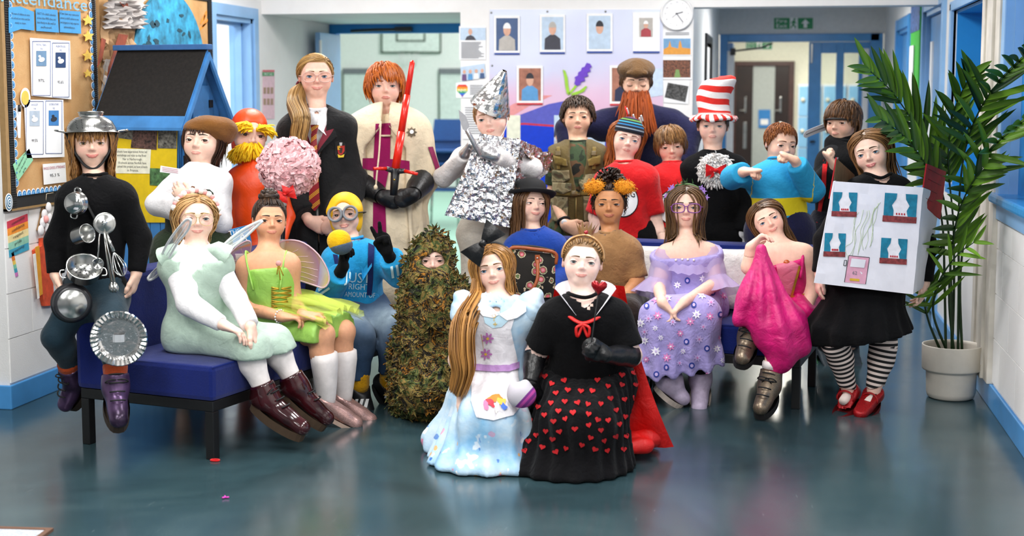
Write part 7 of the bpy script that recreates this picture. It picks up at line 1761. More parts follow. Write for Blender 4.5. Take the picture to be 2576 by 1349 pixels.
for x in (1700,1716,1730,1745):
 c,n_=cast(bv,x,652+abs(x-1722)*.1)
 if c is not None:MB().lathe([(0,.006),(.005,.004),(.006,0)],8,look_M(np.array(c)-LEV_F*.004,-LEV_F)).build('pearl_bead',mat('pearl','#ece6e2'),dr_)
for sd in 'LR':
 p.shoe(sd,mat('lilac_trainer','#b3a5bd',.7,var=.12),'trainer',sole=mat('worn_sole','#b7aaa0',.8),high=.12,off=.014,solet=.02)
 a=p.j['an'+sd];d=nrm(p.j['kn'+sd]-a);v,f=tube_geo([a+d*.03,a+d*.055,a+d*.065],[.044,.046,.05],14);put_mesh('frill_sock',v,f,M_BLACKCLOTH,p.root,True)
longhair(p,1.62,px=0,n=500,cap_front=.33,m=.03,jit=.045,back=.0,wave=.008,steps=15)
glasses(p,mat('purple_frame','#7b3f8c',.3),w=.15,h=.105,thick=.013,round_=2.8)
hb=MB().tube([p.hl((.43*math.sin(a)*1.05,-.0,.12+.42*math.cos(a)))for a in np.linspace(-1.5,1.5,17)],.006,6).build('garland',mat('leaf_green','#5c7a4a'),p.root);mb=MB();mb2=MB()
for i in range(46):
 a=rgh.uniform(-1.45,1.45);c=p.hl((.45*math.sin(a)*1.05,rgh.uniform(-.1,.06),.13+.45*math.cos(a)));d=nrm(np.array([rgh.gauss(0,1),rgh.gauss(0,1),rgh.gauss(0,1)]));s_=nrm(np.cross(d,UP))*.005;(mb if i%4 else mb2).poly([c-s_,c+d*.012+s_*.6,c+d*.024,c+s_],thick=nrm(np.cross(s_,d))*.002)
mb.build('leaves',mat('ivy','#33582c',.6),hb)
for a in (-1.3,-.9,-.75,.8,1.0,1.35):
 c=p.hl((.46*math.sin(a)*1.05,-.06,.13+.46*math.cos(a)));mbf=MB();pl=[(.017 if i%2==0 else .007)for i in range(10)];mbf.poly([c+CAM_R*r*math.cos(i*.628)+UP*r*math.sin(i*.628)for i,r in enumerate(pl)],thick=-LEV_F*.006);mbf.build('violet_flower',mat('violet_petal','#a47fd0',.7),hb)
# ---- 21: bright pink gown
p=Person('child in bright pink satin gown resting chin on hand with one knee raised',6.78,(1934,555,100,4,2,-28),
 dict(shL=(1900,645),shR=(2022,638),elL=(1884,672,-.18),wrL=(1888,622,-.2),haL=(1918,592,.02),elR=(2040,735,.0),wrR=(2028,785,-.06),haR=(2002,808,0),hipL=(1950,790,.12),hipR=(2018,788,.12),
         knL=(1905,742,-.26),anL=(1884,850,-.22),toL=(1868,892,-.1),knR=(1958,828,-.28),anR=(1935,972,-.3),toR=(1912,1018,-.1)),
 S=.99,skin='#f3c7b2',haircol=('#33200f','#75512e'),hairname='cocoa',eye='blue',smile=.45,lids=.85,headw=1.1)
p.make_body(hands=('clasp','relax'),palms=(nrm(UP*.2+CAM_R),nrm(-CAM_R)))
M_PINK=cloth('fuchsia_satin','#d80f74',.38,.4,22,spec=.6,sheen=0,var=.12);M_PINK2=cloth('pale_pink_satin','#d9738e',.5,.3,25,spec=.5)
p.wear('bodice',('torso','pelvis'),M_PINK,off=.016,wr=.003,more=[cap(p.j['sh']-p.up*.14,p.j['sh']-p.up*.05,.118,.112,k=.04,side=nrm(p.j['shR']-p.j['shL']),q=1.28)],cuts=[(p.j['sh']-p.up*.018,nrm(p.up-p.fwd*.1))]);bo=p.parts['bodice']
lap=[cap(p.j['hip'+a],p.j['kn'+a],.11,.09,k=.1)for a in 'LR']+[cap(p.j['hip']+p.up*.02,p.j['hip']-p.up*.02,.13,.17,k=.06,side=CAM_R,q=1.1),cap(at(1915,628,6.52),p.j['knL'],.012,.085,k=.05),cap(at(1915,628,6.52),at(1950,800,6.5),.012,.075,k=.07),cap(at(1985,815,6.55),at(2005,870,6.5),.1,.055,k=.08),cap(p.j['knR'],at(1965,900,6.48),.1,.055,k=.08),cap(p.j['knL'],at(1868,800,6.5),.07,.05,k=.07),cap(at(1960,880,6.48),at(1945,930,6.46),.08,.03,k=.06)]
def pk_ex(P,d):v=P-at(1915,628,6.52);x=v@CAM_R;return d+.011*np.sin(np.arctan2(x,-v[:,2]+.05)*26)*np.clip(-v[:,2]/.2,0,1)
sk3=p.wear('gown_skirt',('pelvis',),M_PINK,off=.02,more=lap,wr=.007,wf=16,extra=pk_ex,res=.0105)
bv=bvh_of([bo]);decal('bodice_panel',bv,[(1948,650),(1998,660),(2012,668),(1990,745),(1978,735),(1960,700)],M_PINK2,bo,.006,7)
c,n_=cast(bv,1978,661)
if c is not None:MB().lathe([(0,.008),(.009,.006),(.013,.003),(.015,0)],14,look_M(np.array(c)-LEV_F*.008,-LEV_F)).build('brooch',mat('amber','#b8521c',.25,coat=.4),bo)
decal('gold_trim',bv,[(2008,668),(2013,670),(1993,748),(1988,744)],M_GOLDCLOTH,bo,.01,6);decal('belt',bv,[(1985,745),(2035,735),(2035,746),(1985,757)],M_GOLDCLOTH,bo,.01,6)
mb=MB();mb.tube(catmull([p.j['sh']-p.up*.08+p.fwd*.1+CAM_R*.07,p.j['sh']+p.up*.01+p.fwd*.06+CAM_R*.10,p.j['sh']+p.up*.025-p.fwd*.02+CAM_R*.105,p.j['sh']-p.up*.07-p.fwd*.08+CAM_R*.07],5),.009,8);mb.build('shoulder_strap',M_PINK,bo)
M_BRGL=mat('bronze_glitter','#8c7c6a',.35,metal=.7,var=.4,scale=600)
for sd in 'LR':
 p.shoe(sd,M_BRGL,'boot',sole=mat('dark_sole','#1e1c1c',.8),high=.28,off=.013,laces=M_LACE,solet=.028)
 a=p.j['an'+sd];d=nrm(p.j['kn'+sd]-a);v,f=tube_geo([a+d*.08,a+d*.105,a+d*.115],[.047,.05,.046],14);put_mesh('sock',v,f,M_TIGHTW,p.root,True)
longhair(p,1.75,px=-.05,n=470,cap_front=.34,m=.02,jit=.03,back=.75,wave=.006,steps=15)
# ---- 22: blue and yellow top
p=Person('child with cropped red hair in turquoise top with yellow band, fists raised',7.5,(1980,368,100,28,6,4),
 dict(shL=(1905,447),shR=(2012,442),elL=(1845,445,-.1),wrL=(1872,432,-.26),haL=(1912,430,-.04),elR=(2042,478,-.1),wrR=(2000,405,-.2),haR=(1955,380,-.02),hipL=(1922,580),hipR=(2000,580)),
 S=1.05,skin='#edbfa6',haircol=('#5a2c10','#9c5a24'),hairname='russet',eye='brown',smile=.0,lids=.75,gaze=(-14,4))
p.make_body(hands=('fist','fist'),palms=(-UP,nrm(-UP+LEV_F*.3)))
m,t=new_mat('turquoise_yellow');z=t.attr('hz').outputs['Fac'];band=t.math('MULTIPLY',t.math('GREATER_THAN',z,.30),t.math('LESS_THAN',z,.62));cc=t.mixc(band,hexc('#1a93c4'),hexc('#d9c60f'));t.link(cc,t.b.inputs['Base Color']);t.b.inputs['Roughness'].default_value=.85;t.bump(t.noise(45,4),.3,.01)
top(p,'top',m,off=.018,soft=.01,hem=.08,cuff=.01,wr=.006,wf=20,sl=(1.85,1.9),attr_fn=lambda v:dict(hz=np.where(np.abs((v-p.j['sh'])@CAM_R)<.15,((v-p.j['hip'])@p.up)/np.linalg.norm(p.j['sh']-p.j['hip']),0)));legs(p,'trousers',M_NAVYK,1.95,off=.018)
shorthair(p,.13,n=600,front=.32,rad=.024,m=.016,lift=.02,jit=.08,grow=.014);P22=p
# ---- 23: black and red ninja
p=Person('child with brown fringe in black ninja jacket with red trim, plastic sword behind head',7.85,(2102,310,98,-30,4,0),
 dict(shL=(2092,402),shR=(2160,405),elL=(2062,470,-.05),wrL=(2100,415,-.22),haL=(2080,392,0),elR=(2165,490,.0),wrR=(2150,560,-.05),hipL=(2085,580),hipR=(2145,580)),
 S=1.08,fat=1.06,skin='#ecbfa6',blush='#e58d80',haircol=('#2e1c10','#6f4b2b'),hairname='bark',eye='brown',smile=-.1,lids=.7,gaze=(16,2),headw=1.12)
p.make_body(hands=('fist','relax'),palms=(CAM_R,None));top(p,'jacket',cloth('black_ninja','#101114',.8,.3,30,sheen=.03,spec=.2),off=.026,soft=.02,hem=.1,wr=.007,wf=18);legs(p,'trousers',cloth('midnight_trousers','#0e1020',.85,.3),1.95,off=.025)
for sd in 'LR':p.shoe(sd,mat('grey_trainer','#2c3a44',.6,var=.2),'trainer',sole=mat('green_sole','#3f8f4a',.6),off=.014)
pr_=[cap(p.hl((-.1,-.1,-.62)),p.hl((.05,.1,-.6)),.075,.085,k=.04),cap(p.j['sh']+p.up*.02,p.j['sh']-p.up*.03+p.fwd*.05,.09,.1,k=.05)];v,q=sd_mesh(pr_,.007,extra=wrinkle(.006,35,2));put_mesh('scarf',v,q,M_BLACKCLOTH,p.root,True)
MB().tube(catmull([p.hl((-.35,-.12,-.42)),p.hl((-.1,-.3,-.55)),p.hl((.25,-.12,-.52)),p.hl((.4,.1,-.45))],6),.013,8,flat=.6).build('red_edge',M_RED,p.root)
bv=bvh_of([p.parts['jacket']])
for pl in ([(2072,400),(2082,398),(2078,470),(2062,560),(2054,560),(2066,470)],[(2050,470),(2062,450),(2066,480),(2056,500)]):decal('red_trim',bv,pl,M_RED,p.parts['jacket'],.006,7)
shorthair(p,.34,n=520,dx=-.05,front=.34,m=.035,lift=.05,rad=.038,grow=.03)
MB().tube(catmull([p.hl((-.34,-.2,.06)),p.hl((0,-.42,.1)),p.hl((.34,-.18,.06)),p.hl((.4,.1,.04))],6),.02,8,flat=.3).build('headband',M_LACE,p.root)
# ---- 24: cardboard house
p=Person('child wearing hand-drawn cardboard house over black dress with striped tights and red shoes',6.62,(2184,387,113,-12,2,-16),
 dict(shL=(2152,485),shR=(2262,478),elL=(2075,605,.05),wrL=(2062,690,.02),haL=(2058,728,0),elR=(2328,610,.06),wrR=(2326,712,.02),haR=(2316,752,0),hipL=(2140,725),hipR=(2225,725),
         knL=(2102,868,-.08),anL=(2135,985,.0),toL=(2105,1022,-.12),knR=(2222,872,-.02),anR=(2196,990,-.02),toR=(2165,1028,-.12)),
 S=1.02,skin='#f2cab8',lip='#c55f66',haircol=('#4a321d','#946b42'),hairname='hazel_brown',eye='blue',smile=.45,lids=.85,mouth_open=.15)
p.make_body(hands=('relax','relax'),palms=(CAM_R,-CAM_R));P24=p
top(p,'dress_top',M_BLACKCLOTH,hem=.02,off=.016,soft=.008,neck=(.02,.012))
hp_=p.j['hip'];dsk=[cap(hp_+UP*.05,hp_-UP*.2-CAM_R*.03,.13,.255,k=.05,side=CAM_R,q=1.15)]
def dk_ex(P,d):v=P-hp_;return np.maximum(d+.012*np.sin(np.arctan2(v@LEV_F,v@CAM_R)*14)*np.clip(-v[:,2]/.2,0,1),hp_[2]-.225+.03*((v@CAM_R)/.2)-P[:,2])
p.wear('dress_skirt',('pelvis',),M_BLACKCLOTH,off=.02,more=dsk,wr=.003,extra=dk_ex)
m,t=new_mat('striped_tights');z=t.attr('tl').outputs['Fac'];t.link(t.mixc(t.math('GREATER_THAN',t.math('FRACT',t.math('MULTIPLY',z,39.)),.5),hexc('#121113'),hexc('#e9d8cf')),t.b.inputs['Base Color']);t.b.inputs['Roughness'].default_value=.85
def tl_(v):
 a,da=along(p,'L',v);b,db=along(p,'R',v);return dict(tl=np.where(da<db,a,b))
legs(p,'striped_tights',m,1.99,off=.006,wr=0,pel=False,start=.02,res=.006,attr_fn=tl_)
for sd in 'LR':
 a=p.j['an'+sd];to=p.j['to'+sd];v,f=tube_geo([a+UP*.01,a-UP*.02+(to-a)*.1,a+(to-a)*.5-UP*.012],[.03,.028,.02],14);put_mesh('tights_foot',v,f,m,p.root,True,dict(tl=[.7+.2*((q-a)@nrm(to-a))for q in v]))
 sh=p.shoe(sd,mat('red_sequin','#b3121a',.35,metal=.3,var=.45,scale=420,bump=.6,bscale=420),'shoe',sole=mat('red_heel','#7d0f14',.6),off=.007,solet=.02)
 d=nrm(to-a);sv=nrm(np.cross(d,UP));c=a+d*.045-UP*.012;MB().tube([c+sv*.04*math.sin(b)+UP*.035*math.cos(b)for b in np.linspace(-1.9,1.9,13)],.005,6).build('strap',mat('red_sequin','#b3121a'),sh)
longhair(p,1.25,px=0,n=430,cap_front=.33,m=.02,jit=.05,back=.85,wave=.008)
hs=empty('cardboard_house',at(2180,700,6.45),'white cardboard house costume with drawn windows, pink door and red roof flaps','costume box')
q_tl,q_tr,q_br,q_bl=at(2097,456,6.40),at(2322,472,6.42),at(2297,741,6.44),at(2048,712,6.42);dp=LEV_F*.3+CAM_R*.12
r_tr,r_br=at(2352,500,6.42)+dp*.9,at(2318,735,6.44)+dp*.8
M_HW=mat('white_lining_paper','#eceaf2',.75,var=.03,scale=12,bump=.15,bscale=20,bdist=.01)
mb=MB();slab(mb,(q_tl,q_tr,q_br,q_bl),LEV_F*.006,10,10,.0012,7);fp=mb.build('front_panel',[M_HW,M_CARD],hs)
mb=MB();slab(mb,(q_tr,r_tr,r_br,q_br),-CAM_R*.005,6,8,.001,8);mb.build('side_panel',[M_HW,M_CARD],hs)
mb=MB();slab(mb,(q_tl+dp,q_tl,q_bl,q_bl+dp),CAM_R*.005,6,8,.001,9);mb.build('side_panel',[M_HW,M_CARD],hs)
mb=MB();slab(mb,(r_tr+UP*.0,q_tl+dp-UP*.0,q_bl+dp+UP*.15,r_br+UP*.15),-LEV_F*.006,6,6,0,9);mb.build('back_panel',[M_CARD,M_CARD],hs)
M_ROOF=mat('red_crayon_card','#b3151f',.75,var=.15,scale=18)
mb=MB();slab(mb,(at(2332,412,6.44),at(2380,432,6.70),at(2366,552,6.70),at(2318,512,6.44)),-CAM_R*.006,4,4,0,9);rf=mb.build('roof_flap',[M_ROOF,M_HW],hs)
mb=MB();slab(mb,(at(2106,396,6.66),at(2102,396,6.44),at(2084,500,6.42),at(2088,500,6.66)),CAM_R*.006,4,4,0,9);mb.build('roof_flap',[M_ROOF,M_HW],hs)
mb=MB();slab(mb,(at(2104,398,6.44),at(2150,440,6.74),at(2150,500,6.74),at(2098,458,6.42)),LEV_F*.005,3,3,0,9);mb.build('inner_flap',[M_CARD,M_CARD],hs)
bv=bvh_of([rf]);mb=MB()
for k_ in range(5):
 pp=[cast(bv,2332-2.8*k_*4+3+u*44,425+k_*20+u*22)[0]for u in np.linspace(0,1,5)];pp=[q+Vector(-LEV_F-CAM_R*0)*.002 for q in pp if q is not None]
 if len(pp)>2:mb.tube(pp,.0012,4)
if mb.v:mb.build('tile_lines',mat('dark_red_pen','#6e0d12',.7),rf)
bv=bvh_of([fp]);M_TEAL=mat('teal_pen','#1580a0',.75,var=.15,scale=40);M_BRICKP=mat('brick_pen','#8f3a3c',.75,var=.25,scale=60);M_PINKP=mat('pink_pen','#e6a9c0',.75);M_BPEN=mat('black_pen','#1c1b22',.7)
Hh=np.array([[q_tl,q_tr],[q_bl,q_br]]);
def hw(x0,y0,x1,y1,sl=.04):
 w,h_=x1-x0,y1-y0;Q=lambda u,v:(x0+u*w-v*w*.06,y0+v*h_+u*w*sl)
 wd=decal('drawn_window',bv,[Q(0,0),Q(1,0),Q(1,.8),Q(0,.8)],mat('pale_ink','#f3f0f6',.75),fp,.001,12)
 for pl in ([Q(0,0),Q(.38,0),Q(.36,.2),Q(.24,.42),Q(.3,.6),Q(.3,.8),Q(0,.8)],[Q(1,0),Q(.64,0),Q(.66,.2),Q(.78,.42),Q(.7,.6),Q(.74,.8),Q(1,.8)]):decal('drawn_curtain',bv,pl,M_TEAL,wd,.003,8)
 decal('drawn_ledge',bv,[Q(-.02,.8),Q(1.02,.8),Q(1.02,1.02),Q(-.02,1.02)],M_BRICKP,wd,.0035,12)
 for k_ in range(4):decal('drawn_flower',bv,blob_poly(*Q(.4+k_*.08,.72),2.2,3,6),mat('red_pen','#c02838',.7),wd,.004,4)
hw(2096,483,2157,543,.03);hw(2226,485,2308,556,.06);hw(2075,586,2128,644,.03);hw(2217,598,2283,661,.06)
dd=decal('drawn_door',bv,[(2135,643),(2187,648),(2177,715),(2124,710)],M_PINKP,fp,.002,12)
decal('drawn_glass',bv,[(2142,650),(2178,654),(2174,674),(2138,671)],M_HW,dd,.004,10);decal('drawn_letterbox',bv,[(2138,700),(2162,702),(2161,708),(2137,706)],mat('yellow_pen','#d8b02a',.7),dd,.004,8);decal_text('door_number',bv,'62',M_GREYTXT,dd,(2150,687),9,5,.004)
mb=MB()
for a,b in (((2135,643),(2187,648)),((2187,648),(2177,715)),((2135,643),(2124,710)),((2130,655),(2124,655)),((2124,655),(2122,668)),((2122,668),(2128,669)),((2128,669),(2130,655))):
 pp=[cast(bv,a[0]+(b[0]-a[0])*u,a[1]+(b[1]-a[1])*u)[0]for u in (0,.5,1)]
 if all(q is not None for q in pp):mb.tube([q-Vector(LEV_F)*.002 for q in pp],.0013,4)
mb.build('pen_lines',M_BPEN,dd)
mb=MB();rgv=random.Random(2)
for k_ in range(9):
 x0,y0=2128+k_*8,650-k_*4;pts=[(x0+rgv.uniform(-8,8)+j_*5,y0-j_*22+rgv.uniform(-6,6))for j_ in range(6)];pp=[cast(bv,*q)[0]for q in catmull(pts,3)];pp=[q-Vector(LEV_F)*.0015 for q in pp if q is not None]
 if len(pp)>3:mb.tube(pp,.0008,3)
mb.build('drawn_vine',mat('green_pen','#b9cf9a',.7),fp)
# ================================================================== things on the walls and around
def W(px,py,off=.03):return on_x(px,py,XL+off)
def K(px,py,off=.006):return on_y(px,py,YB-off)
def sheet(name,pts,thick,mt,parent=None,label=None,cat=None,group=None):
 """thin flat piece from wall points"""
 o=MB().poly(pts,thick=thick).build(name,mt,parent)
 if label:tag(o,label,cat,group)
 return o
XP=np.array([1.,0,0]);YM=np.array([0,-1.,0])
def wsheet(name,px,mt,parent=None,off=.03,th=.003,**k):return sheet(name,[W(x,y,off)for x,y in px],XP*th,mt,parent,**k)
def ksheet(name,px,mt,parent=None,off=.006,th=.003,**k):return sheet(name,[K(x,y,off)for x,y in px],YM*th,mt,parent,**k)
def rect(x0,y0,x1,y1):return [(x0,y0),(x1,y0),(x1,y1),(x0,y1)]
def wtext(s,px,py,h_px,mt,parent,off=.036,width=None,ang=0.):
 """lettering on the left wall, placed by pixel, upright along the wall"""
 c=W(px,py,off);sc=depth_of(c)/F_PX;M=frame_M(c,np.array([0,1.,0]),UP,np.array([1.,0,0]))@Matrix.Rotation(math.radians(ang),4,'Z')
 k=2.2 if width is None else 1;return text_on(MB(),s,M,h_px*sc,'CENTER',None if width is None else (W(px+width/2,py,off)-W(px-width/2,py,off))[1]).build('lettering',mt,parent)
def ktext(s,px,py,h_px,mt,parent,off=.012,width=None,ang=0.,yy=None):
 c=K(px,py,off)if yy is None else on_y(px,py,yy-off);sc=depth_of(c)/F_PX;M=frame_M(c,np.array([1.,0,0]),UP,np.array([0,-1.,0]))@Matrix.Rotation(math.radians(ang),4,'Z')
 return text_on(MB(),s,M,h_px*sc,'CENTER',None if width is None else width*sc).build('lettering',mt,parent)
m,t=new_mat('hessian');wv=t.add('ShaderNodeTexWave');wv.inputs['Scale'].default_value=160;wv.inputs['Distortion'].default_value=2;t.link(t.obj(),wv.inputs['Vector'])
t.link(t.mixc(t.math('MULTIPLY',wv.outputs['Fac'],.35),t.ramp(t.noise(5,4),[(.3,hexc('#b98a55')),(.7,hexc('#d0a774'))]),hexc('#8f6a40')),t.b.inputs['Base Color']);t.b.inputs['Roughness'].default_value=.95;t.bump(wv.outputs['Fac'],.2,.002);M_HESS=m
M_CORR=mat('black_corrugated','#1a1a1c',.8);M_DBLUE=mat('border_blue','#2f77b8',.7,var=.1);M_LBLUE=mat('border_light_blue','#7fb8dc',.7,var=.1);M_PAPERB=mat('blue_card','#3f97d2',.7,var=.05);M_STAR=mat('star_gold','#e9c255',.6,var=.05)
# --- notice board 1
bz0,bz1,by0,by1=.955,2.3,6.15,7.06
nb_=empty('notice_board',(XL,6.6,bz0),'hessian notice board with black scalloped border and attendance sheets','notice board')
MB().box((XL+.002,by0,bz0),(XL+.022,by1,bz1)).build('hessian_backing',M_HESS,nb_)
MB().box((XL+.001,by0-.03,bz0-.012),(XL+.028,by0-.002,bz1)).box((XL+.001,by0-.03,bz0-.012),(XL+.028,by1,bz0-.001)).build('wooden_edge',mat('board_edge','#9a7a4e',.7),nb_)
def corr(name,a,b,w,horizontal,parent):
 mb=MB();n=max(3,int(abs(b-a)/.011))
 for i in range(n):
  u0,u1=a+(b-a)*i/n,a+(b-a)*(i+.6)/n
  if horizontal:mb.box((XL+.022,u0,w[0]),(XL+.030,u1,w[1]))
  else:mb.box((XL+.022,w[0],u0),(XL+.030,w[1],u1))
 if horizontal:mb.box((XL+.022,a,w[0]),(XL+.027,b,w[1]))
 else:mb.box((XL+.022,w[0],a),(XL+.027,w[1],b))
 return mb.build(name,M_CORR,parent)
corr('border_strip',by0,by0+.05,(bz0,bz1),False,nb_)if False else corr('border_strip',bz0,bz1,(by0,by0+.045),False,nb_)
corr('border_strip',bz0,bz1,(by1-.045,by1),False,nb_);MB().box((XL+.022,by0,bz0),(XL+.028,by1,bz0+.065)).build('border_strip',M_CORR,nb_)
cache=None
def scallop(y,z,rot,parent,r=.022):
 global cache
 if cache is None:
  mb=MB()
  for k_,(rr,off)in enumerate(((1.,.0),(.8,.0015),(.55,.003),(.3,.0045))):
   mb.m((0,1,2,1)[k_]);pts=[(off,rr*r*math.cos(a),rr*r*math.sin(a)*1.25)for a in np.linspace(0,math.pi,9)];mb.poly(pts,thick=(.0012,0,0))
  o=mb.build('scallop',[M_WHITE,M_DBLUE,M_LBLUE],parent);cache=o.data
 else:o=bpy.data.objects.new('scallop',cache);COL.objects.link(o);o.parent=parent;o.matrix_parent_inverse=parent_inv(parent)
 o.location=(XL+.030,y,z);o.rotation_euler=(rot,0,0)
n=19
for i in range(n):scallop(by0+.07+i*.043,bz0+.055,0,nb_)
for i in range(26):scallop(by0+.04,bz0+.12+i*.046,-math.pi/2,nb_)
for i in range(26):scallop(by1-.05,bz0+.12+i*.046,math.pi/2,nb_)
c=W(22,509,.034);sp=MB()
for k_,rr in enumerate((.034,.029,.024,.019,.014,.009,.004)):
 sp.m(k_%2);sp.poly([c+np.array([.001*k_,rr*math.cos(a),rr*1.25*math.sin(a)])for a in np.linspace(0,2*math.pi,20,endpoint=False)],thick=XP*.001)
sp.build('target_rosette',[M_WHITE,mat('petrol_blue','#2c6f92',.7)],nb_)
wtext('Attendance',118,2,34,M_LBLUE,nb_,.034,width=215)
G='sheets pinned to the hessian notice board'
for lab,q,lines in (('wavy blue card on the hessian board about coming to school on time',[(21,19),(50,16),(84,30),(85,77),(52,73),(22,83)],('We want all children to come','to school on time and be','ready to learn.')),
                      ('blue scroll card on the hessian board beginning with the word FACT',[(89,21),(143,25),(147,82),(91,78)],("FACT: If a child's absence",'is less than 90% they are','less likely to do well at','school.')),
                      ('blue scroll card on the hessian board nearest the gold stars',[(149,26),(201,29),(203,85),(150,81)],('If we have any concerns',"about a child's absence we",'set targets to help improve','attendance.'))):
 o=wsheet('notice_card',q,M_PAPERB,None,.031,label=lab,cat='card',group=G);cx_=np.mean([a for a,b in q]);
 for i,l in enumerate(lines):wtext(l,cx_,36+i*11,5.5,M_PRINTDARK,o,.0365,width=46 if len(l)>16 else 28)
M_BIRDBG=[mat('bird_sea','#6c8fb0',.6),mat('bird_navy','#1f3f6e',.6),mat('bird_grey','#aebccb',.6),mat('bird_blue','#3f7fbf',.6)]
def birdpanel(o,x0,y0,x1,y1,title,sub,num,k_):
 cx_=(x0+x1)/2;mb=MB()
 for a,b,c_,d in ((x0,y0,x1,y0),(x1,y0,x1,y1),(x1,y1,x0,y1),(x0,y1,x0,y0)):mb.tube([W(a,b,.0365),W(c_,d,.0365)],.0012,4)
 mb.build('panel_outline',M_PRINTBLUE,o)
 wtext(title,cx_,y0+9,5,M_PRINTBLUE,o,.0365,width=24 if len(title)>7 else 17);wtext(sub,cx_,y0+19,5,M_PRINTBLUE,o,.0365,width=6)
 ph=wsheet('bird_photo',rect(cx_-13,y0+24,cx_+12,y0+62),M_BIRDBG[k_],o,.0355,.001)
 wsheet('bird_shape',blob_poly(cx_,y0+46,8,6,10,-20),M_WHITE if k_!=3 else M_PRINTDARK,ph,.037,.001);wsheet('bird_shape',blob_poly(cx_-5+k_,y0+38,3.5,3.5,8),M_WHITE if k_!=3 else M_PRINTDARK,ph,.037,.001)
 wtext(num,cx_,y0+99,8,M_PRINTDARK,o,.0365,width=15)
o=wsheet('notice_sheet',[(75,95),(175,103),(178,250),(79,241)],M_PAPER,None,.031,label='white laminated sheet with royal tern and albatross on the notice board',cat='paper',group=G)
birdpanel(o,82,104,127,240,'ROYAL TERN','Y6','97%',0);birdpanel(o,132,108,174,244,'ALBATROSS','Y5','95.6%',1)
o=wsheet('notice_sheet',[(60,251),(158,251),(161,395),(66,398)],M_PAPER,None,.032,label='white laminated sheet with avocet and oystercatcher on the notice board',cat='paper',group=G)
birdpanel(o,66,255,109,388,'AVOCET','Y4','99.5%',2);birdpanel(o,115,254,156,386,'OYSTERCATCHER','Y3/2','',3)
for (x,y,r),wd in zip(((220,51,15),(221,91,15),(220,140,15),(220,185,11)),('top','second','third','smallest, lowest')):
 o=wsheet('star',star_poly(x,y,r,.48,5,-95),M_STAR,None,.034,.004,label=f'{wd} gold card star in the column on the notice board edge',cat='star',group='gold stars');
 for i in range(3):wtext('- - -',x,y-3+i*4,2,M_PRINTDARK,o,.0395,width=10)
o=wsheet('badge',blob_poly(63,246,12,25,24),M_WHITE,None,.032,label='round white and gold badge pinned on the notice board',cat='badge');wsheet('badge_centre',blob_poly(63,246,9,18,20),M_STAR,o,.036,.002)
o=wsheet('paper_strip',[(39,265),(52,264),(50,347),(45,347)],M_PAPER,None,.032,label='narrow white paper strip beside the round badge',cat='paper');MB().tube([W(49,264,.045),W(49,281,.045)],.007,8).build('marker_pen',M_BLACK,o)
o=wsheet('notice_card',[(32,415),(72,374),(82,403),(44,456)],mat('mint_card','#8fcfa8',.7),None,.032,label='tilted mint green target card low on the notice board',cat='card',group=G)
for i,s_ in enumerate(('Our Attendance Target','for this year is','97%')):wtext(s_,54+i*4,404+i*12,6,M_PRINTDARK,o,.0365,width=(36,26,10)[i],ang=42)
o=wsheet('notice_card',[(107,413),(163,409),(166,458),(110,465)],M_PAPER,None,.032,label='white whole school attendance card low on the notice board',cat='card',group=G);wtext('WHOLE SCHOOL ATTENDANCE',137,422,7,mat('print_crimson','#b0385a',.6),o,.0365,width=54);wtext('95.3 %',138,441,8,M_PRINTDARK,o,.0365,width=24)
# rainbow paper below the board
fl=empty('rainbow_banner',W(45,640),'handmade rainbow paper banner with school values taped under the board','banner');RB=('#c8384e','#ef9330','#f0dca0','#93ccb4','#3a9fbe')
for i,cc in enumerate(RB):
 y0=558+i*18.;wsheet('stripe',[(17+i*1.2,y0),(68+i*.7,y0-20),(69+i*.8,y0-2),(18+i*1.3,y0+18)],mat('rb'+cc,cc,.8,var=.08),fl,.006,.003)
 wtext(('community','confidence','respect','pride','creativity')[i],46,y0-3,8,M_PRINTDARK,fl,.0115,width=(34,32,26,18,32)[i],ang=11)
for i,cc in enumerate(('#b8324a','#e07a2c','#e8c65a','#7cc4a4','#3f9fb8','#d07cc0')):wsheet('tail_square',[(27+i*2,637+i*10),(33+i*2,634+i*10),(35+i*2,644+i*10),(29+i*2,647+i*10)],mat('rb'+cc,cc,.8),fl,.006,.003)
o=wsheet('paper_sculpture',[(80,630),(97,618),(97,600),(118,596),(124,700),(128,768),(104,770),(92,720)],mat('orange_red_paper','#d8502c',.8,var=.15),None,.008,.02,label='orange and red folded paper sculpture pinned low on the wall',cat='artwork')
wsheet('yellow_strip',[(88,622),(97,618),(106,740),(98,745)],mat('amber_paper','#e09a2a',.8),o,.03,.004);wsheet('pale_strip',[(82,640),(88,638),(98,750),(94,752)],M_ROSEW,o,.03,.004)
o=wsheet('brown_tag',[(104,522),(116,520),(104,580),(91,580)],M_CARD,None,.008,.008,label='brown card tag hanging by a string from the notice board',cat='tag');MB().tube([W(114,520,.02),W(117,488,.034),W(134,485,.034)],.0015,5).build('string',M_CREAM,o)
fw=empty('fabric_flower',W(116,560),'white fabric flower hanging beside the brown card tag','flower')
for i,(x,y)in enumerate(((122,522),(112,540),(108,560),(103,580),(118,575),(124,550))):
 v,q=sd_mesh([ell(W(x,y,.03),(.012,.022,.028),None,0)],.006);put_mesh('petal',v,q,M_WHITECLOTH,fw,True)
v,q=sd_mesh([ell(W(116,552,.045),(.012,.016,.02),None,0)],.005);put_mesh('flower_centre',v,q,M_ROSEP,fw,True)
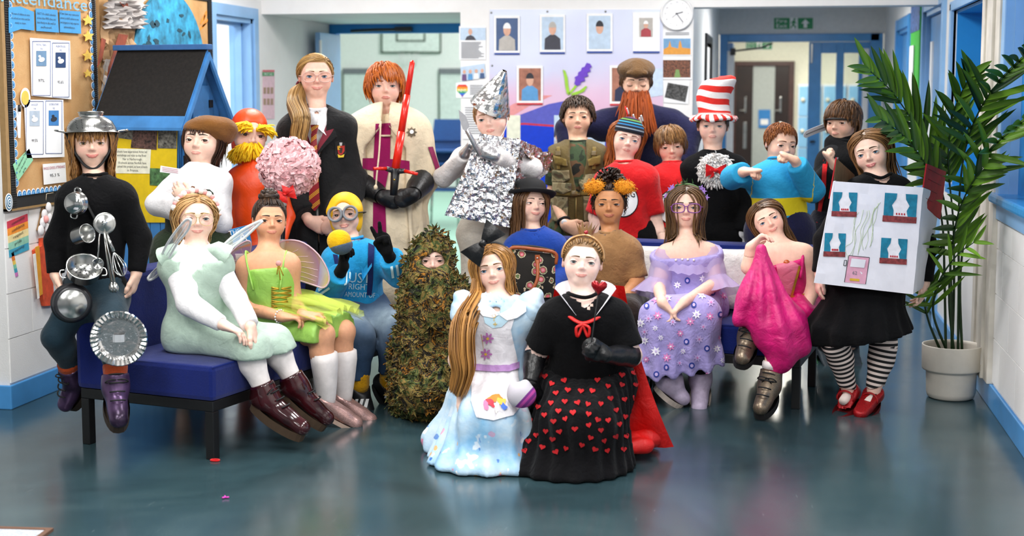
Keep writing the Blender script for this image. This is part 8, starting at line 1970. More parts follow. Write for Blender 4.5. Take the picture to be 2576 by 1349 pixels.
# --- display board 2 with crumpled paper
b2=empty('display_board',(XL,7.9,1.0),'hessian display board with crumpled brown paper tree and blue painted dome','display board')
MB().box((XL+.002,7.12,.95),(XL+.02,8.66,2.18)).build('hessian_backing',M_HESS,b2);corr('border_strip',.95,2.13,(8.60,8.66),False,b2);MB().box((XL+.02,7.12,2.07),(XL+.028,8.66,2.13)).build('border_strip',M_CORR,b2)
rg=np.random.default_rng(21)
def crumple(name,px0,px1,py0,py1,mt,n=18,amp=.02,base=.05,parent=b2,seed=1,edge=.04):
 r_=np.random.default_rng(seed);V=[];nz=r_.normal(0,amp,(n+1,n+1))
 for j_ in range(n+1):
  for i in range(n+1):
   u,w=i/n,j_/n;x=px0+(px1-px0)*u+r_.normal(0,edge*20)*(i in (0,n));y=py0+(py1-py0)*w+r_.normal(0,edge*20)*(j_ in (0,n));q=W(x,y,.0);q[0]=XL+base*math.sin(math.pi*(.12+.76*u))+abs(nz[j_,i]);V.append(q)
 return put_mesh(name,np.array(V),[(j_*(n+1)+i,j_*(n+1)+i+1,(j_+1)*(n+1)+i+1,(j_+1)*(n+1)+i)for j_ in range(n)for i in range(n)],mt,parent)
M_KRAFT=mat('kraft_paper','#b5916a',.85,var=.12,scale=6);M_GREYP=mat('grey_crumpled_paper','#b9b2ae',.8,var=.12,scale=7)
crumple('paper_trunk',240,325,40,300,M_KRAFT,18,.022,.07);crumple('paper_canopy',238,332,-20,72,M_GREYP,16,.03,.10,seed=3);crumple('paper_base',240,270,150,330,M_GREYP,12,.02,.06,seed=5)
for k_,pl in enumerate(([(298,85),(322,88),(312,120),(285,175),(268,205),(272,170),(285,130)],[(255,95),(266,100),(256,150),(244,170),(250,130)],[(300,5),(340,12),(330,22),(310,18)])):wsheet('paint_streak',pl,mat('rust_paint','#8a3a1e',.7,var=.2,scale=20),b2,.105+.002*k_,.002)
V=[];n=26;mdm=mat('blue_painted_card','#2f8fb5',.7,var=.3,scale=14)
ring=[(415+92*math.cos(a)*(1-.12*max(0,-math.sin(a))),150+172*math.sin(a))for a in np.linspace(math.pi,2*math.pi,22)]
dm=wsheet('blue_dome',ring,mdm,b2,.05,.02)
for k_ in range(16):
 x,y=rg.uniform(350,480),rg.uniform(10,120)
 if ((x-415)/80)**2+((y-150)/150)**2<.9:wsheet('paint_mark',blob_poly(x,y,rg.uniform(3,8),rg.uniform(4,13),9,rg.uniform(-40,40),.35,k_),mat('dark_teal_paint','#16404f',.7),dm,.071,.001)
for k_ in range(4):wsheet('leaf_print',blob_poly(516-(k_%2)*6,40+k_*9,3,14,8,15+k_*10),mat('orange_crayon','#e8923a',.8),b2,.022,.001)
# --- pink safety poster in the recess
o=wsheet('poster',rect(661,176,690,299),mat('pale_pink_print','#e9c3cf',.6),None,.002,label='tall pink first aid poster on the recess wall',cat='poster');wsheet('banner',rect(661,182,689,191),mat('print_green','#2f9a52',.6),o,.006,.001);wsheet('banner',rect(661,176,690,181),mat('print_salmon','#d86a74',.6),o,.006,.001);wtext('FIRST AID',675,187,6,M_WHITE,o,.008,width=22)
for i in range(3):
 for j_ in range(2):wsheet('picture',rect(663+i*9,220+j_*28,669+i*9,236+j_*28),mat('print_skin','#a8876e',.6),o,.006,.001)
# --- blue garden store
S0=at(447,300,7.2);S0[2]=0;SA=at(268,300,7.34);SA[2]=0;SB=at(552,300,7.45);SB[2]=0
la=nrm(SA-S0);wa=float(np.linalg.norm(SA-S0));lb=np.array([la[1],-la[0],0]);lb=lb if lb@(SB-S0)>0 else -lb;wb=.40
sd_=empty('garden_store',S0,'blue wooden garden store with black felt roof and small gable doors','garden store')
M_SB=mat('blue_wood_paint','#3b7fbe',.65,var=.12,scale=9,bump=.25,bscale=40);ez,rz=1.40,1.705
SMt=frame_M(S0,la,lb,UP);nA=int(round(wa/.062));mb=None
for i in range(nA):
 a,b=wa*i/nA,wa*(i+1)/nA-.004;MB().box((a,0,.05),(b,.012,ez),SMt,bev=.002).build('plank',M_SB,sd_)
for i in range(7):
 a,b=wb*i/7,wb*(i+1)/7-.004;z0=lambda y:ez+(rz-ez)*(1-abs(y-wb/2)/(wb/2))-.005
 MB().poly([SMt@Vector(q)for q in ((0,a,.05),(0,b,.05),(0,b,z0(b)),(0,(a+b)/2,z0((a+b)/2)),(0,a,z0(a)))],thick=la*.012).build('plank',M_SB,sd_)
MB().box((.012,.012,.05),(wa-.012,wb-.012,ez),SMt).build('carcass',M_SB,sd_)
ov=.06
def roofq(x0,x1,y0,y1,zz0,zz1):return [SMt@Vector(q)for q in ((x0,y0,zz0),(x1,y0,zz0),(x1,y1,zz1),(x0,y1,zz1))]
M_FELT=mat('black_roof_felt','#1b1816',.95,var=.25,scale=60,bump=.5,bscale=220)
sl=(rz-ez)/(wb/2)
for y0,z0,y1,z1 in ((-ov,ez-sl*ov,wb/2,rz),(wb+ov,ez-sl*ov,wb/2,rz)):
 MB().poly(roofq(-ov,wa+ov,y0,y1,z0,z1),thick=(0,0,.014)).build('roof_board',M_SB,sd_);MB().poly(roofq(-ov+.004,wa+ov-.004,y0+(.006 if y0<0 else -.006),y1,z0+.016,z1+.016),thick=(0,0,.006)).build('felt',M_FELT,sd_)
 P0,P1_=SMt@Vector((-ov,y0,z0)),SMt@Vector((-ov,y1,z1));MB().poly([P0,P1_,P1_-Vector((0,0,.04)),P0-Vector((0,0,.04))],thick=-la*.014).build('barge_board',M_SB,sd_)
MB().box((-ov-.012,wb/2-.03,rz+.012),(wa+ov+.01,wb/2+.03,rz+.04),SMt,bev=.004).build('ridge_board',mat('blue_wood_dark','#33659f',.65),sd_)
dr1=MB().box((-.016,.12,1.30-.0),(-.002,.28,1.535),SMt,bev=.003).build('upper_door',M_SB,sd_);MB().box((-.026,.27,1.42),(-.016,.30,1.46),SMt,bev=.002).build('latch',M_BLACK,dr1)
for z in (1.34,1.49):MB().box((-.022,.105,z-.025),(-.014,.125,z+.025),SMt).build('hinge',M_BLACK,dr1)
dr2=MB().box((-.016,.03,.1),(-.002,wb-.03,1.285),SMt,bev=.003).build('lower_door',M_SB,sd_)
for z in (1.13,.4):MB().box((-.022,.02,z-.05),(-.014,.045,z+.05),SMt).build('hinge',M_BLACK,dr2)
def Sx(px,py,off=.004):        # on the long side of the store
 d=ray(px,py);n_=-lb;o_=S0-lb*off;return CAM_C+d*(((o_-CAM_C)@n_)/(d@n_))
M_YPOST=mat('yellow_sugar_paper','#e3c20e',.8,var=.05)
yp=sheet('poster',[Sx(281,296),Sx(446,306),Sx(444,560),Sx(285,560)],-lb*.002,M_YPOST,None,'yellow sugar paper poster with woodland photos on the blue store','poster')
M_WOODS=mat('woodland_photo','#6d6a62',.6,var=.6,scale=60);M_CROWD=mat('crowd_photo','#5a3f38',.6,var=.7,scale=70)
for pl,mt_ in (([(281,299),(335,303),(334,352),(281,345)],M_WOODS),([(335,320),(396,323),(394,377),(329,372)],M_CROWD),([(398,306),(445,307),(444,374),(397,373)],M_WOODS),([(377,423),(430,425),(430,470),(377,466)],mat('green_photo','#4f7a4a',.6,var=.4,scale=40))):sheet('photo',[Sx(x,y,.007)for x,y in pl],-lb*.0015,mt_,yp)
tb=sheet('text_box',[Sx(x,y,.007)for x,y in ((290,373),(380,376),(377,437),(290,436))],-lb*.0015,mat('cream_paper','#efeed8',.7),yp)
for i,(s_,x,w_)in enumerate((('schools have experienced Artist led',331,82),('workshops and visits to the River',331,78),('Nar in Narborough.',333,52),('8 schools across Norfolk have',333,74),('joined this project, as have schools',333,80),('in France.',334,30))):
 c=Sx(x,382+i*9.4,.0095);text_on(MB(),s_,frame_M(c,-la,UP,-lb),.0125,'CENTER',w_*7.55/F_PX*1.0/abs((-la)@CAM_R)).build('lettering',M_PRINTDARK,tb)
# --- back wall: printed panel and frames
def fade_mat():
 m,t=new_mat('panel_print');s_=t.add('ShaderNodeSeparateXYZ');t.link(t.obj(),s_.inputs[0]);n=t.noise(1.6,3,.5);v=t.math('ADD',t.math('MULTIPLY',t.math('SUBTRACT',s_.outputs[2],1.1),.9),t.math('MULTIPLY',t.math('SUBTRACT',n,.5),.8))
 t.link(t.ramp(v,[(.05,hexc('#d8a9c9')),(.3,hexc('#e2bcd6')),(.55,hexc('#d2d4ee')),(.85,hexc('#dfe6f8'))]),t.b.inputs['Base Color']);t.b.inputs['Roughness'].default_value=.12;return m
pp_=empty('wall_panel',K(1450,500),'large glossy printed panel in lilac, pink and blue on the back wall','wall panel')
ksheet('panel',rect(1232,24,1668,640),fade_mat(),pp_,.002,.004)
M_RB=mat('print_royal','#1f3fae',.15,var=.05);M_RB2=mat('print_deep_blue','#0b3fd0',.15,var=.04)
for k_,(pl,mt_)in enumerate((([(1232,330),(1300,292),(1380,262),(1440,250),(1480,262),(1420,300),(1380,335),(1330,320),(1232,380)],mat('swoosh_indigo','#5a5fc0',.15)),([(1232,300),(1290,262),(1345,240),(1390,240),(1330,268),(1275,300),(1232,330)],mat('swoosh_pink','#e59a9c',.15)),([(1232,318),(1320,312),(1395,318),(1500,330),(1668,330),(1668,640),(1232,640)],M_RB2),([(1232,314),(1320,309),(1400,315),(1400,320),(1320,314),(1232,319)],mat('swoosh_red','#c83a50',.15)),([(1560,190),(1668,170),(1668,240),(1600,250)],mat('swoosh_pale','#cfe0f4',.15)))):ksheet('print_shape',pl,mt_,pp_,.0062+.0004*k_,.0004)
for x,y in ((1236,32),(1377,29),(1523,29),(1238,165)):MB().lathe([(0,.006),(.006,.005),(.008,0)],10,look_M(K(x,y,.007),YM)).build('fixing_screw',M_STEEL,pp_)
M_PH=dict(sky=mat('photo_sky','#bfd3e8',.4),navy=mat('photo_navy','#3f5a86',.4),skin=mat('photo_skin','#d9a890',.5),suit=mat('photo_suit','#3c3c48',.5),white=M_WHITE,red=mat('photo_red','#a83a44',.5),brick=mat('photo_brick','#a9705c',.6,var=.15,scale=30),polo=mat('photo_polo','#5a9ad0',.5),dark=M_PRINTDARK,grey=mat('photo_grey','#b9b4ae',.5))
def portrait(x0,y0,x1,y1,lab,bg,body,hair,bar,inner=None):
 o=empty('portrait',K((x0+x1)/2,y1,.01),lab,'picture','framed portraits on the wall panel');ksheet('frame',rect(x0,y0,x1,y1),M_WHITE,o,.008,.006);w,h_=x1-x0,y1-y0
 ksheet('name_bar',rect(x0+1,y1-1,x1-1,y1+3.5),bar,o,.009,.006);a0,b0,a1,b1=(x0+w*.08,y0+h_*.06,x1-w*.08,y1-h_*.07)if inner is None else inner
 ksheet('print',rect(a0,b0,a1,b1),bg,o,.0145,.0006);W_,H_=a1-a0,b1-b0;cx_=(a0+a1)/2
 ksheet('torso_print',[(cx_-W_*.38,b1-.5),(cx_-W_*.36,b0+H_*.66),(cx_-W_*.12,b0+H_*.54),(cx_+W_*.12,b0+H_*.54),(cx_+W_*.36,b0+H_*.66),(cx_+W_*.38,b1-.5)],body,o,.0155,.0006);ksheet('head_print',blob_poly(cx_,b0+H_*.36,W_*.17,H_*.19,16),M_PH['skin'],o,.0162,.0006);ksheet('hair_print',[(cx_+W_*.18*math.cos(a),b0+H_*.32-H_*.18*math.sin(a))for a in np.linspace(0,math.pi,9)],hair,o,.0168,.0006)
 return o
M_NB=mat('frame_navy_bar','#2a4a9c',.5)
portrait(1243,40,1308,134,'framed portrait of white-haired sitter, leftmost in the top row',M_PH['navy'],M_PH['grey'],M_PH['white'],M_NB);portrait(1358,37,1422,132,'framed portrait of sitter in dark suit, second in the top row',M_PH['sky'],M_PH['suit'],M_PH['grey'],M_NB)
portrait(1476,34,1541,130,'framed portrait of sitter in pale shirt, third in the top row',M_PH['sky'],M_PH['sky'],M_PH['dark'],M_NB);portrait(1592,31,1660,130,'small portrait in red robe on white sheet, beside the clock',M_PH['grey'],M_PH['red'],M_PH['white'],M_NB,(1608,45,1642,93))
portrait(1300,166,1366,260,'portrait of child in blue polo shirt before bricks beside the foil hat',M_PH['brick'],M_PH['polo'],M_PH['dark'],mat('frame_red_bar','#c8323c',.5));portrait(1534,165,1600,262,'portrait before bricks half hidden behind the flat cap',M_PH['brick'],mat('photo_navy2','#22284a',.5),M_PH['dark'],mat('frame_red_bar','#c8323c'))
o=ksheet('photo',rect(1394,290,1522,380),M_PH['sky'],None,.009,.003,label='group photo on the panel behind the boy in the camouflage waistcoat',cat='picture')
for i in range(9):x,y=1402+(i%5)*24,315+(i//5)*28;ksheet('figure_print',[(x-9,y+30),(x-7,y+10),(x+7,y+10),(x+9,y+30)],(M_PH['suit'],M_PH['polo'],M_PH['grey'])[i%3],o,.0125,.0005);ksheet('head_print',blob_poly(x,y+3,5,7,10),M_PH['skin'],o,.0132,.0005)
ksheet('notice_sheet',rect(1275,290,1309,372),mat('cream_notice','#e8ead6',.6),None,.009,.002,label='plain cream notice on the panel right of the foil costume',cat='paper')
lv=empty('lavender_emblem',K(1440,235),'purple lavender sprig emblem with green leaves on the wall panel','emblem');M_LEAFP=mat('lime_acrylic','#9ccf3c',.3)
ksheet('flower_head',[(1476,158),(1484,160),(1489,168),(1484,172),(1486,180),(1478,182),(1480,192),(1470,194),(1472,204),(1462,206),(1460,213),(1450,216),(1445,210),(1448,200),(1446,194),(1454,190),(1455,182),(1462,178),(1464,170),(1471,168)],mat('lavender_acrylic','#6a3cc4',.3),lv,.008,.008)
for pl in ([(1447,214),(1452,217),(1436,236),(1428,240),(1434,230)],[(1416,175),(1422,178),(1428,195),(1430,215),(1434,236),(1426,236),(1422,215),(1420,195)],[(1474,216),(1477,218),(1470,230),(1452,238),(1436,240),(1440,234),(1458,228)]):ksheet('leaf',pl,M_LEAFP,lv,.008,.006)
ck=empty('wall_clock',K(1703,75),'round white wall clock at the top right of the wall panel','clock');c=K(1703,35,.0);sc=depth_of(c)/F_PX;CM=look_M(c,YM)
MB().lathe([(0,.0),(.108,.0),(.112,.02),(.106,.036),(.098,.034),(.094,.022),(0,.022)],40,CM).build('case',M_WHITE,ck);MB().lathe([(0,.0235),(.093,.0235)],40,CM).build('dial',mat('dial_white','#f4f4f6',.4,var=.01),ck)
mb=MB()
for i in range(12):a=i*math.pi/6;text_on(mb,str(12 if i==0 else i),CM@Matrix.Translation((.076*math.sin(a),.076*math.cos(a),.0245)),.011)
mb.build('numerals',M_GREYTXT,ck)
for nm,a,l,w_ in (('hour_hand',75,.042,.0035),('minute_hand',143,.072,.0025),('second_hand',230,.04,.001)):MB().box((-w_,-.008,.025),(w_,l,.027),CM@Matrix.Rotation(math.radians(-a),4,'Z')).build(nm,M_GREYTXT,ck)
GP='papers pinned beside the wall panel'
def ktxtlines(o,x0,x1,y0,y1,n,off=.011):
 mb=MB();r_=random.Random(n+int(x0))
 for i in range(n):y=y0+(y1-y0)*i/n;mb.poly([K(x,yy,off)for x,yy in rect(x0,y,x1-r_.uniform(0,.25)*(x1-x0),y+1.4)])
 mb.build('text_lines',M_GREYTXT,o)
o=ksheet('notice_sheet',rect(1155,66,1222,150),M_PAPER,None,.004,.002,label='white sheet with photo of a suited person left of the panel',cat='paper',group=GP);ksheet('photo',rect(1158,70,1222,101),M_PH['sky'],o,.0065,.0005);ksheet('figure_print',[(1170,101),(1174,92),(1184,88),(1192,92),(1198,101)],M_PH['suit'],o,.0075,.0005);ksheet('head_print',blob_poly(1183,80,5,8,12),M_PH['skin'],o,.0078,.0005);ktxtlines(o,1160,1218,106,148,12)
o=ksheet('notice_sheet',[(1158,169),(1219,160),(1222,194),(1162,205)],M_PH['sky'],None,.005,.002,label='tilted photo of four nurses in blue left of the panel',cat='picture',group=GP)
for i,cc in enumerate(('suit','polo','white','navy')):x=1168+i*15;ksheet('figure_print',[(x-6,203-i*2),(x-5,187-i),(x+5,187-i),(x+6,203-i*2)],M_PH[cc]if cc!='suit' else mat('photo_plum','#6a4a7a',.5),o,.0082,.0005);ksheet('head_print',blob_poly(x,181-i,4,5,10),M_PH['skin'],o,.0088,.0005)
o=ksheet('notice_sheet',rect(1147,208,1222,246),M_PAPER,None,.004,.002,label='white sheet with rainbow heart left of the panel',cat='paper',group=GP)
RBW=('#e23b2e','#f0902a','#f2d52e','#3fae4a','#2e6fd0','#7a3fb0')
hp=heart_poly(1163,228,28)
for i,cc in enumerate(RBW):
 y0,y1=213+i*5.2,218.2+i*5.2;pts=[(x,min(max(y,y0),y1))for x,y in hp];xs=[x for x,y in hp if y0-3<=y<=y1+3]
 if xs:
  w0=[x for x,y in hp if abs(y-y0)<4]or xs;w1=[x for x,y in hp if abs(y-y1)<4]or xs;ksheet('heart_stripe',[(min(w0),y0),(max(w0),y0),(max(w1),y1),(min(w1),y1)],mat('rbw'+cc,cc,.6),o,.0065,.0005)
ktext('NHS',1163,228,8,M_WHITE,o,.0085,width=20);ktxtlines(o,1182,1220,214,240,6)
o=ksheet('notice_sheet',rect(1165,258,1222,350),M_PAPER,None,.004,.002,label='white text sheet left of the panel below the rainbow heart',cat='paper',group=GP);ktxtlines(o,1170,1216,270,340,12)
o=ksheet('notice_sheet',rect(1668,76,1740,140),M_PAPER,None,.004,.002,label='sheet with sunset photo of a towered riverside building under the clock',cat='paper',group=GP);ksheet('photo',rect(1669,97,1737,137),mat('photo_evening_sky','#6f9fc8',.5),o,.0065,.0005);ksheet('building_print',[(1669,137),(1669,124),(1681,118),(1685,102),(1689,118),(1706,122),(1708,108),(1711,101),(1714,110),(1716,120),(1737,122),(1737,137)],mat('photo_gold_stone','#e09a3a',.5),o,.0075,.0005);ktxtlines(o,1674,1734,82,90,2)
o=ksheet('notice_sheet',rect(1668,141,1740,200),M_PAPER,None,.004,.002,label='sheet with photo of a crowded debating chamber right of the panel',cat='paper',group=GP);ksheet('photo',rect(1668,151,1737,195),mat('photo_chamber','#7a4a34',.5,var=.6,scale=90),o,.0065,.0005);ksheet('carpet_print',[(1696,195),(1700,175),(1708,175),(1712,195)],mat('photo_green','#7a9a5a',.5),o,.0075,.0005)
o=ksheet('notice_sheet',[(1668,202),(1735,202),(1731,262),(1670,258)],M_PAPER,None,.004,.002,label='sheet with tilted black-and-white crowd photo right of the panel',cat='paper',group=GP);ksheet('photo',[(1680,208),(1732,217),(1724,257),(1672,245)],mat('photo_bw','#4a4a4a',.5,var=.8,scale=80),o,.0065,.0005)
# --- hall things
YHB=22.
bb=empty('basketball_backboard',on_y(1034,133,YHB),'white basketball backboard with dark green outline on the hall wall','backboard');M_DKG=mat('dark_green_line','#2c4a34',.6)
Hh_=lambda x,y,o_=.02:on_y(x,y,YHB-o_)
sheet('board',[Hh_(*q)for q in rect(958,75,1110,134)],YM*.03,mat('board_white','#e9f2ee',.5),bb);mb=MB()
for a,b,c_,d in ((958,75,962,134),(1106,75,1110,134),(958,130,1005,134),(1045,130,1110,134),(996,82,1000,105),(1066,82,1070,105),(996,101,1070,105)):mb.poly([Hh_(x,y,.052)for x,y in rect(a,b,c_,d)],thick=YM*.004)
mb.build('outline',M_DKG,bb);c=Hh_(1032,132,.3);MB().tube([c+np.array([.16*math.cos(a),.16*math.sin(a)-.1,0])for a in np.linspace(0,6.3,20)],.012,6).build('hoop',M_DKG,bb)
mb=MB()
for i in range(10):a=i*.628;mb.tube([c+np.array([.16*math.cos(a),.16*math.sin(a)-.1,0]),c+np.array([.1*math.cos(a+.4),.1*math.sin(a+.4)-.1,-.22])],.006,4)
mb.build('net',M_WHITE,bb)
for q,lab in (((863,172,945,420),'whiteboard with grey top rail on the hall wall behind the robed child'),((1105,172,1215,330),'whiteboard with grey top rail on the hall wall behind the foil costume')):
 o=sheet('whiteboard',[Hh_(*z)for z in rect(*q)],YM*.03,mat('whiteboard_white','#dfe9e6',.35),None,lab,'whiteboard','hall whiteboards');sheet('top_rail',[Hh_(*z,.051)for z in rect(q[0],q[1],q[2],q[1]+14)],YM*.02,M_GREYTXT,o);mb=MB()
 for a,b in (((q[0],q[1]),(q[0],q[3])),((q[2],q[1]),(q[2],q[3])),((q[0],q[3]),(q[2],q[3]))):mb.tube([Hh_(*a,.05),Hh_(*b,.05)],.012,5)
 mb.build('frame',M_DKG,o)
M_CHB=mat('blue_plastic_chair','#1f4f94',.45);c0=on_y(1118,420,15.6);
def chair(z,lab):
 c=np.array([c0[0],15.6,z]);r=empty('stacking_chair',c,lab,'chair','stacked hall chairs');MB().box((c[0]-.2,c[1]-.2,z),(c[0]+.2,c[1]+.2,z+.03),bev=.012).build('seat',M_CHB,r);MB().poly([(c[0]-.19,c[1]+.19,z+.12),(c[0]+.19,c[1]+.19,z+.12),(c[0]+.17,c[1]+.24,z+.36),(c[0]-.17,c[1]+.24,z+.36)],thick=(0,.02,0)).build('backrest',M_CHB,r)
 for sx in (-.18,.18):
  for sy in (-.17,.17):MB().tube([(c[0]+sx,c[1]+sy,z),(c[0]+sx*1.15,c[1]+sy*1.2,max(0,z-.4))],.012,6).build('leg',M_STEEL,r)
for i,lab in enumerate(('lowest blue chair of the stack in the hall','second blue chair of the stack in the hall','third blue chair of the stack in the hall','topmost blue chair of the stack in the hall')):chair(.4+i*.145,lab)
# --- corridor things
def sign(name,px,yy,lab,txt,arrow):
 x0,y0,x1,y1=px;Q=lambda x,y,o_:on_y(x,y,yy-o_);o=sheet(name,[Q(*z,.004)for z in rect(*px)],YM*.006,M_WHITE,None,lab,'sign','green fire exit signs');w,h_=x1-x0,y1-y0;sheet('green_field',[Q(*z,.0105)for z in rect(x0+1,y0+1,x0+w*.41,y1-1)],YM*.001,mat('sign_green','#1f8a52',.5,var=.02),o);sheet('green_field',[Q(*z,.0105)for z in rect(x0+w*.61,y0+1,x1-1,y1-1)],YM*.001,mat('sign_green','#1f8a52'),o)
 for i,s_ in enumerate(txt):ktext(s_,x0+w*.2,y0+h_*(.3+.42*i),h_*.32,M_WHITE,o,.0125,width=w*.26,yy=yy)
 cx_,cy_=x0+w*.8,(y0+y1)/2;r=h_*.36;A=[(0,-r),(r*.95,0),(r*.4,0),(r*.4,r),(-r*.4,r),(-r*.4,0),(-r*.95,0)];A=[(-b,a)for a,b in A]if arrow=='r' else A;sheet('arrow',[Q(cx_+a,cy_+b,.0118)for a,b in A],YM*.001,M_WHITE,o)
 cx_=x0+w*.51;man=[[(-.05,-.32),(.08,-.3),(.22,-.08),(.12,-.05),(.06,-.12),(.04,.06),(.2,.16),(.16,.36),(.06,.34),(.08,.2),(-.08,.12),(-.2,.34),(-.3,.3),(-.14,.02),(-.1,-.16),(-.22,-.04),(-.28,-.1)]]
 for pl in man:sheet('running_figure',[Q(cx_+a*h_,cy_+b*h_*1.05+2,.0112)for a,b in pl],YM*.001,mat('sign_green','#1f8a52'),o)
 sheet('running_head',[Q(a,b,.0112)for a,b in blob_poly(cx_+h_*.06,cy_-h_*.36,h_*.09,h_*.1,10)],YM*.001,mat('sign_green','#1f8a52'),o);return o
sign('fire_exit_sign',(1946,44,2046,74),YF,'green fire exit sign with up arrow above the blue double doors',('Fire','Exit'),'u');sign('fire_exit_sign',(1876,106,1943,125),18.5,'green exit sign with right arrow above the dark brown door',('Fire','Exit'),'r')
Fq=lambda x,y,o_=.01:on_y(x,y,18.5-o_)
o=sheet('notice',[on_y(x,y,18.46)for x,y in rect(1908,276,1938,322)],YM*.004,mat('notice_blue','#2f7fc4',.6),None,'blue notice on the glazed panel between the dark doors','notice');sheet('white_field',[on_y(x,y,18.455)for x,y in rect(1913,300,1933,314)],YM*.002,M_WHITE,o)
M_LOCK=mat('locker_blue','#8cc4ec',.45,var=.03)
for i,lab in enumerate(('pale blue locker door nearest the dark door','pale blue locker seen through the left door glass','pale blue locker seen through the right door glass')):
 xa=.33+i*.30;lk=empty('locker',(xa,18.3,0),lab,'locker','pale blue lockers in the far corridor');MB().box((xa,18.12,.02),(xa+.29,18.48,1.6),bev=.006).build('body',M_WHITE,lk)
 for k_ in range(4):z=.05+k_*.385;dr_=MB().box((xa+.01,18.105,z),(xa+.28,18.12,z+.37),bev=.004).build('door',M_LOCK,lk);MB().lathe([(0,.03),(.022,.026),(.028,.01),(.02,0)],12,look_M((xa+.06,18.105,z+.2),YM)).build('knob',mat('cream_knob','#efe6cf',.5),dr_)
# pinboard and papers on the right wall
pb=empty('pinboard',(XR,11.1,1.0),'green backed pinboard with pale sheets on the right corridor wall','pinboard');MB().box((XR-.02,10.78,1.1),(XR-.001,11.45,2.2)).build('backing',mat('bright_green_felt','#3fae3a',.9),pb);MB().box((XR-.024,10.78,1.95),(XR-.02,11.45,2.2)).build('top_print',mat('blue_leaf_print','#3a5f9c',.7,var=.6,scale=30),pb)
for k_,(y0,y1,z0,z1)in enumerate(((11.1,11.4,1.45,1.85),(10.85,11.05,1.2,1.55),(11.1,11.35,1.15,1.4))):MB().box((XR-.03,y0,z0),(XR-.024,y1,z1)).build('pinned_sheet',M_PAPER,pb)
o=MB().box((XR+.33,7.7,1.0),(XR+.35,8.05,1.35)).build('picture',mat('zebra_print','#e8e8ec',.5,var=.02),None);tag(o,'black and white zebra striped picture standing on the deep window sill','picture');mb=MB()
for k_ in range(7):mb.box((XR+.326,7.72+k_*.048,1.0),(XR+.331,7.74+k_*.048,1.35),Matrix.Identity(4))
mb.build('stripes',M_BLACK,o)
# --- palm in a pot
pc=on_floor(2391,1000);PM=Matrix.Translation(Vector(pc));pot=empty('potted_palm',pc,'tall palm plant with arching fronds in a cream two-tier pot by the right wall','plant')
MB().lathe([(0,.0),(.098,.0),(.112,.008),(.118,.03),(.121,.13),(.122,.138),(.139,.142),(.142,.15),(.144,.262),(.1435,.266),(.138,.266),(.136,.25),(.134,.2)],48,PM).build('pot',mat('cream_plastic','#d9d2c6',.45,var=.02),pot);MB().lathe([(0,.215),(.134,.215)],32,PM).build('soil',mat('soil','#3a2c20',.95),pot)
lbp=[on_floor(0,0)];qd=nrm(np.cross(UP,CAM_R));c=pc+np.array([.0,0,.21])+(CAM_R*.82-LEV_F*.55)*.1435;MB().poly([c+UP*.03-nrm(CAM_R*.55+LEV_F*.82)*.008,c+UP*.03+nrm(CAM_R*.55+LEV_F*.82)*.008,c-UP*.03+nrm(CAM_R*.55+LEV_F*.82)*.008,c-UP*.03-nrm(CAM_R*.55+LEV_F*.82)*.008],thick=(CAM_R*.82-LEV_F*.55)*.002).build('price_label',M_PAPER,pot)
m,t=new_mat('palm_leaf');oi=t.add('ShaderNodeObjectInfo');t.link(t.mixc(t.math('MULTIPLY',oi.outputs['Random'],1.),hexc('#1c3c1c'),hexc('#6f9c28')),t.b.inputs['Base Color']);t.b.inputs['Roughness'].default_value=.4;t.b.inputs['Transmission Weight'].default_value=0;M_PALM=m
M_STEM=mat('palm_stem','#1f3a1c',.5,var=.15)
n=7;V=[];
for i in range(n+1):
 u=i/n;w=.5*math.sin(math.pi*min(1,.06+u*.94))**.6*(1-.35*u);V+=[(-w,u,.12*w+.0),(0,u,-.12*w-.12*u*u),(w,u,.12*w-.0)]
 V[-3]=(-w,u,.12*w-.12*u*u);V[-1]=(w,u,.12*w-.12*u*u)
leafme=bpy.data.meshes.new('leaflet');leafme.from_pydata(V,[],[(3*i+k_,3*i+k_+1,3*i+k_+4,3*i+k_+3)for i in range(n)for k_ in (0,1)]);leafme.materials.append(M_PALM)
for f in leafme.polygons:f.use_smooth=True
def frond(pts,n_,L0,wid=.038,up_=.2,base=.12,seed=0,droop=.25):
 """a rachis through world points with leaflets on both sides"""
 G_=catmull(pts,8);r_=random.Random(seed);fo=MB().tube(G_,[.0075*(1-.75*i/len(G_))for i in range(len(G_))],6).build('frond',M_STEM,pot);P,T,N,B=frames(G_);cum=np.r_[0,np.cumsum(np.linalg.norm(np.diff(G_,axis=0),axis=1))];cum /= cum[-1]
 for i in range(n_):
  u=base+(1-base)*i/(n_-1);k_=int(np.searchsorted(cum,u));k_=min(k_,len(G_)-1);c,t_=G_[k_],T[k_];sv=nrm(np.cross(t_,nrm(-LEV_F*.9+UP*.5)))
  for sg in (-1,1):
   L=L0*(.55+.6*math.sin(math.pi*(u*.8+.15)))*r_.uniform(.88,1.1);d=nrm(t_*(.55+.9*u)+sv*sg*(1.05-.4*u)+UP*(up_-droop*(1 if sg*sv[2]<0 else 0))+np.array([r_.gauss(0,.09),r_.gauss(0,.09),r_.gauss(0,.09)])-LEV_F*.1);y_=d;z_=nrm(np.cross(np.cross(y_,-LEV_F+UP*.3),y_));x_=np.cross(y_,z_)
   o=bpy.data.objects.new('leaflet',leafme);COL.objects.link(o);o.parent=fo;o.matrix_basis=frame_M(c,x_*wid,y_*L,z_*L*.9)
t0=pc+UP*.22
frond([t0+CAM_R*.0,at(2392,700,6.95),at(2378,520,6.9),at(2330,370,6.78),at(2255,245,6.62),at(2185,175,6.5)],17,0.26,base=.5,seed=1)
frond([t0+CAM_R*.03,at(2412,700,6.9),at(2412,520,6.8),at(2432,360,6.55),at(2490,235,6.25),at(2590,130,5.8)],17,0.25,base=.52,seed=2,up_=.15)
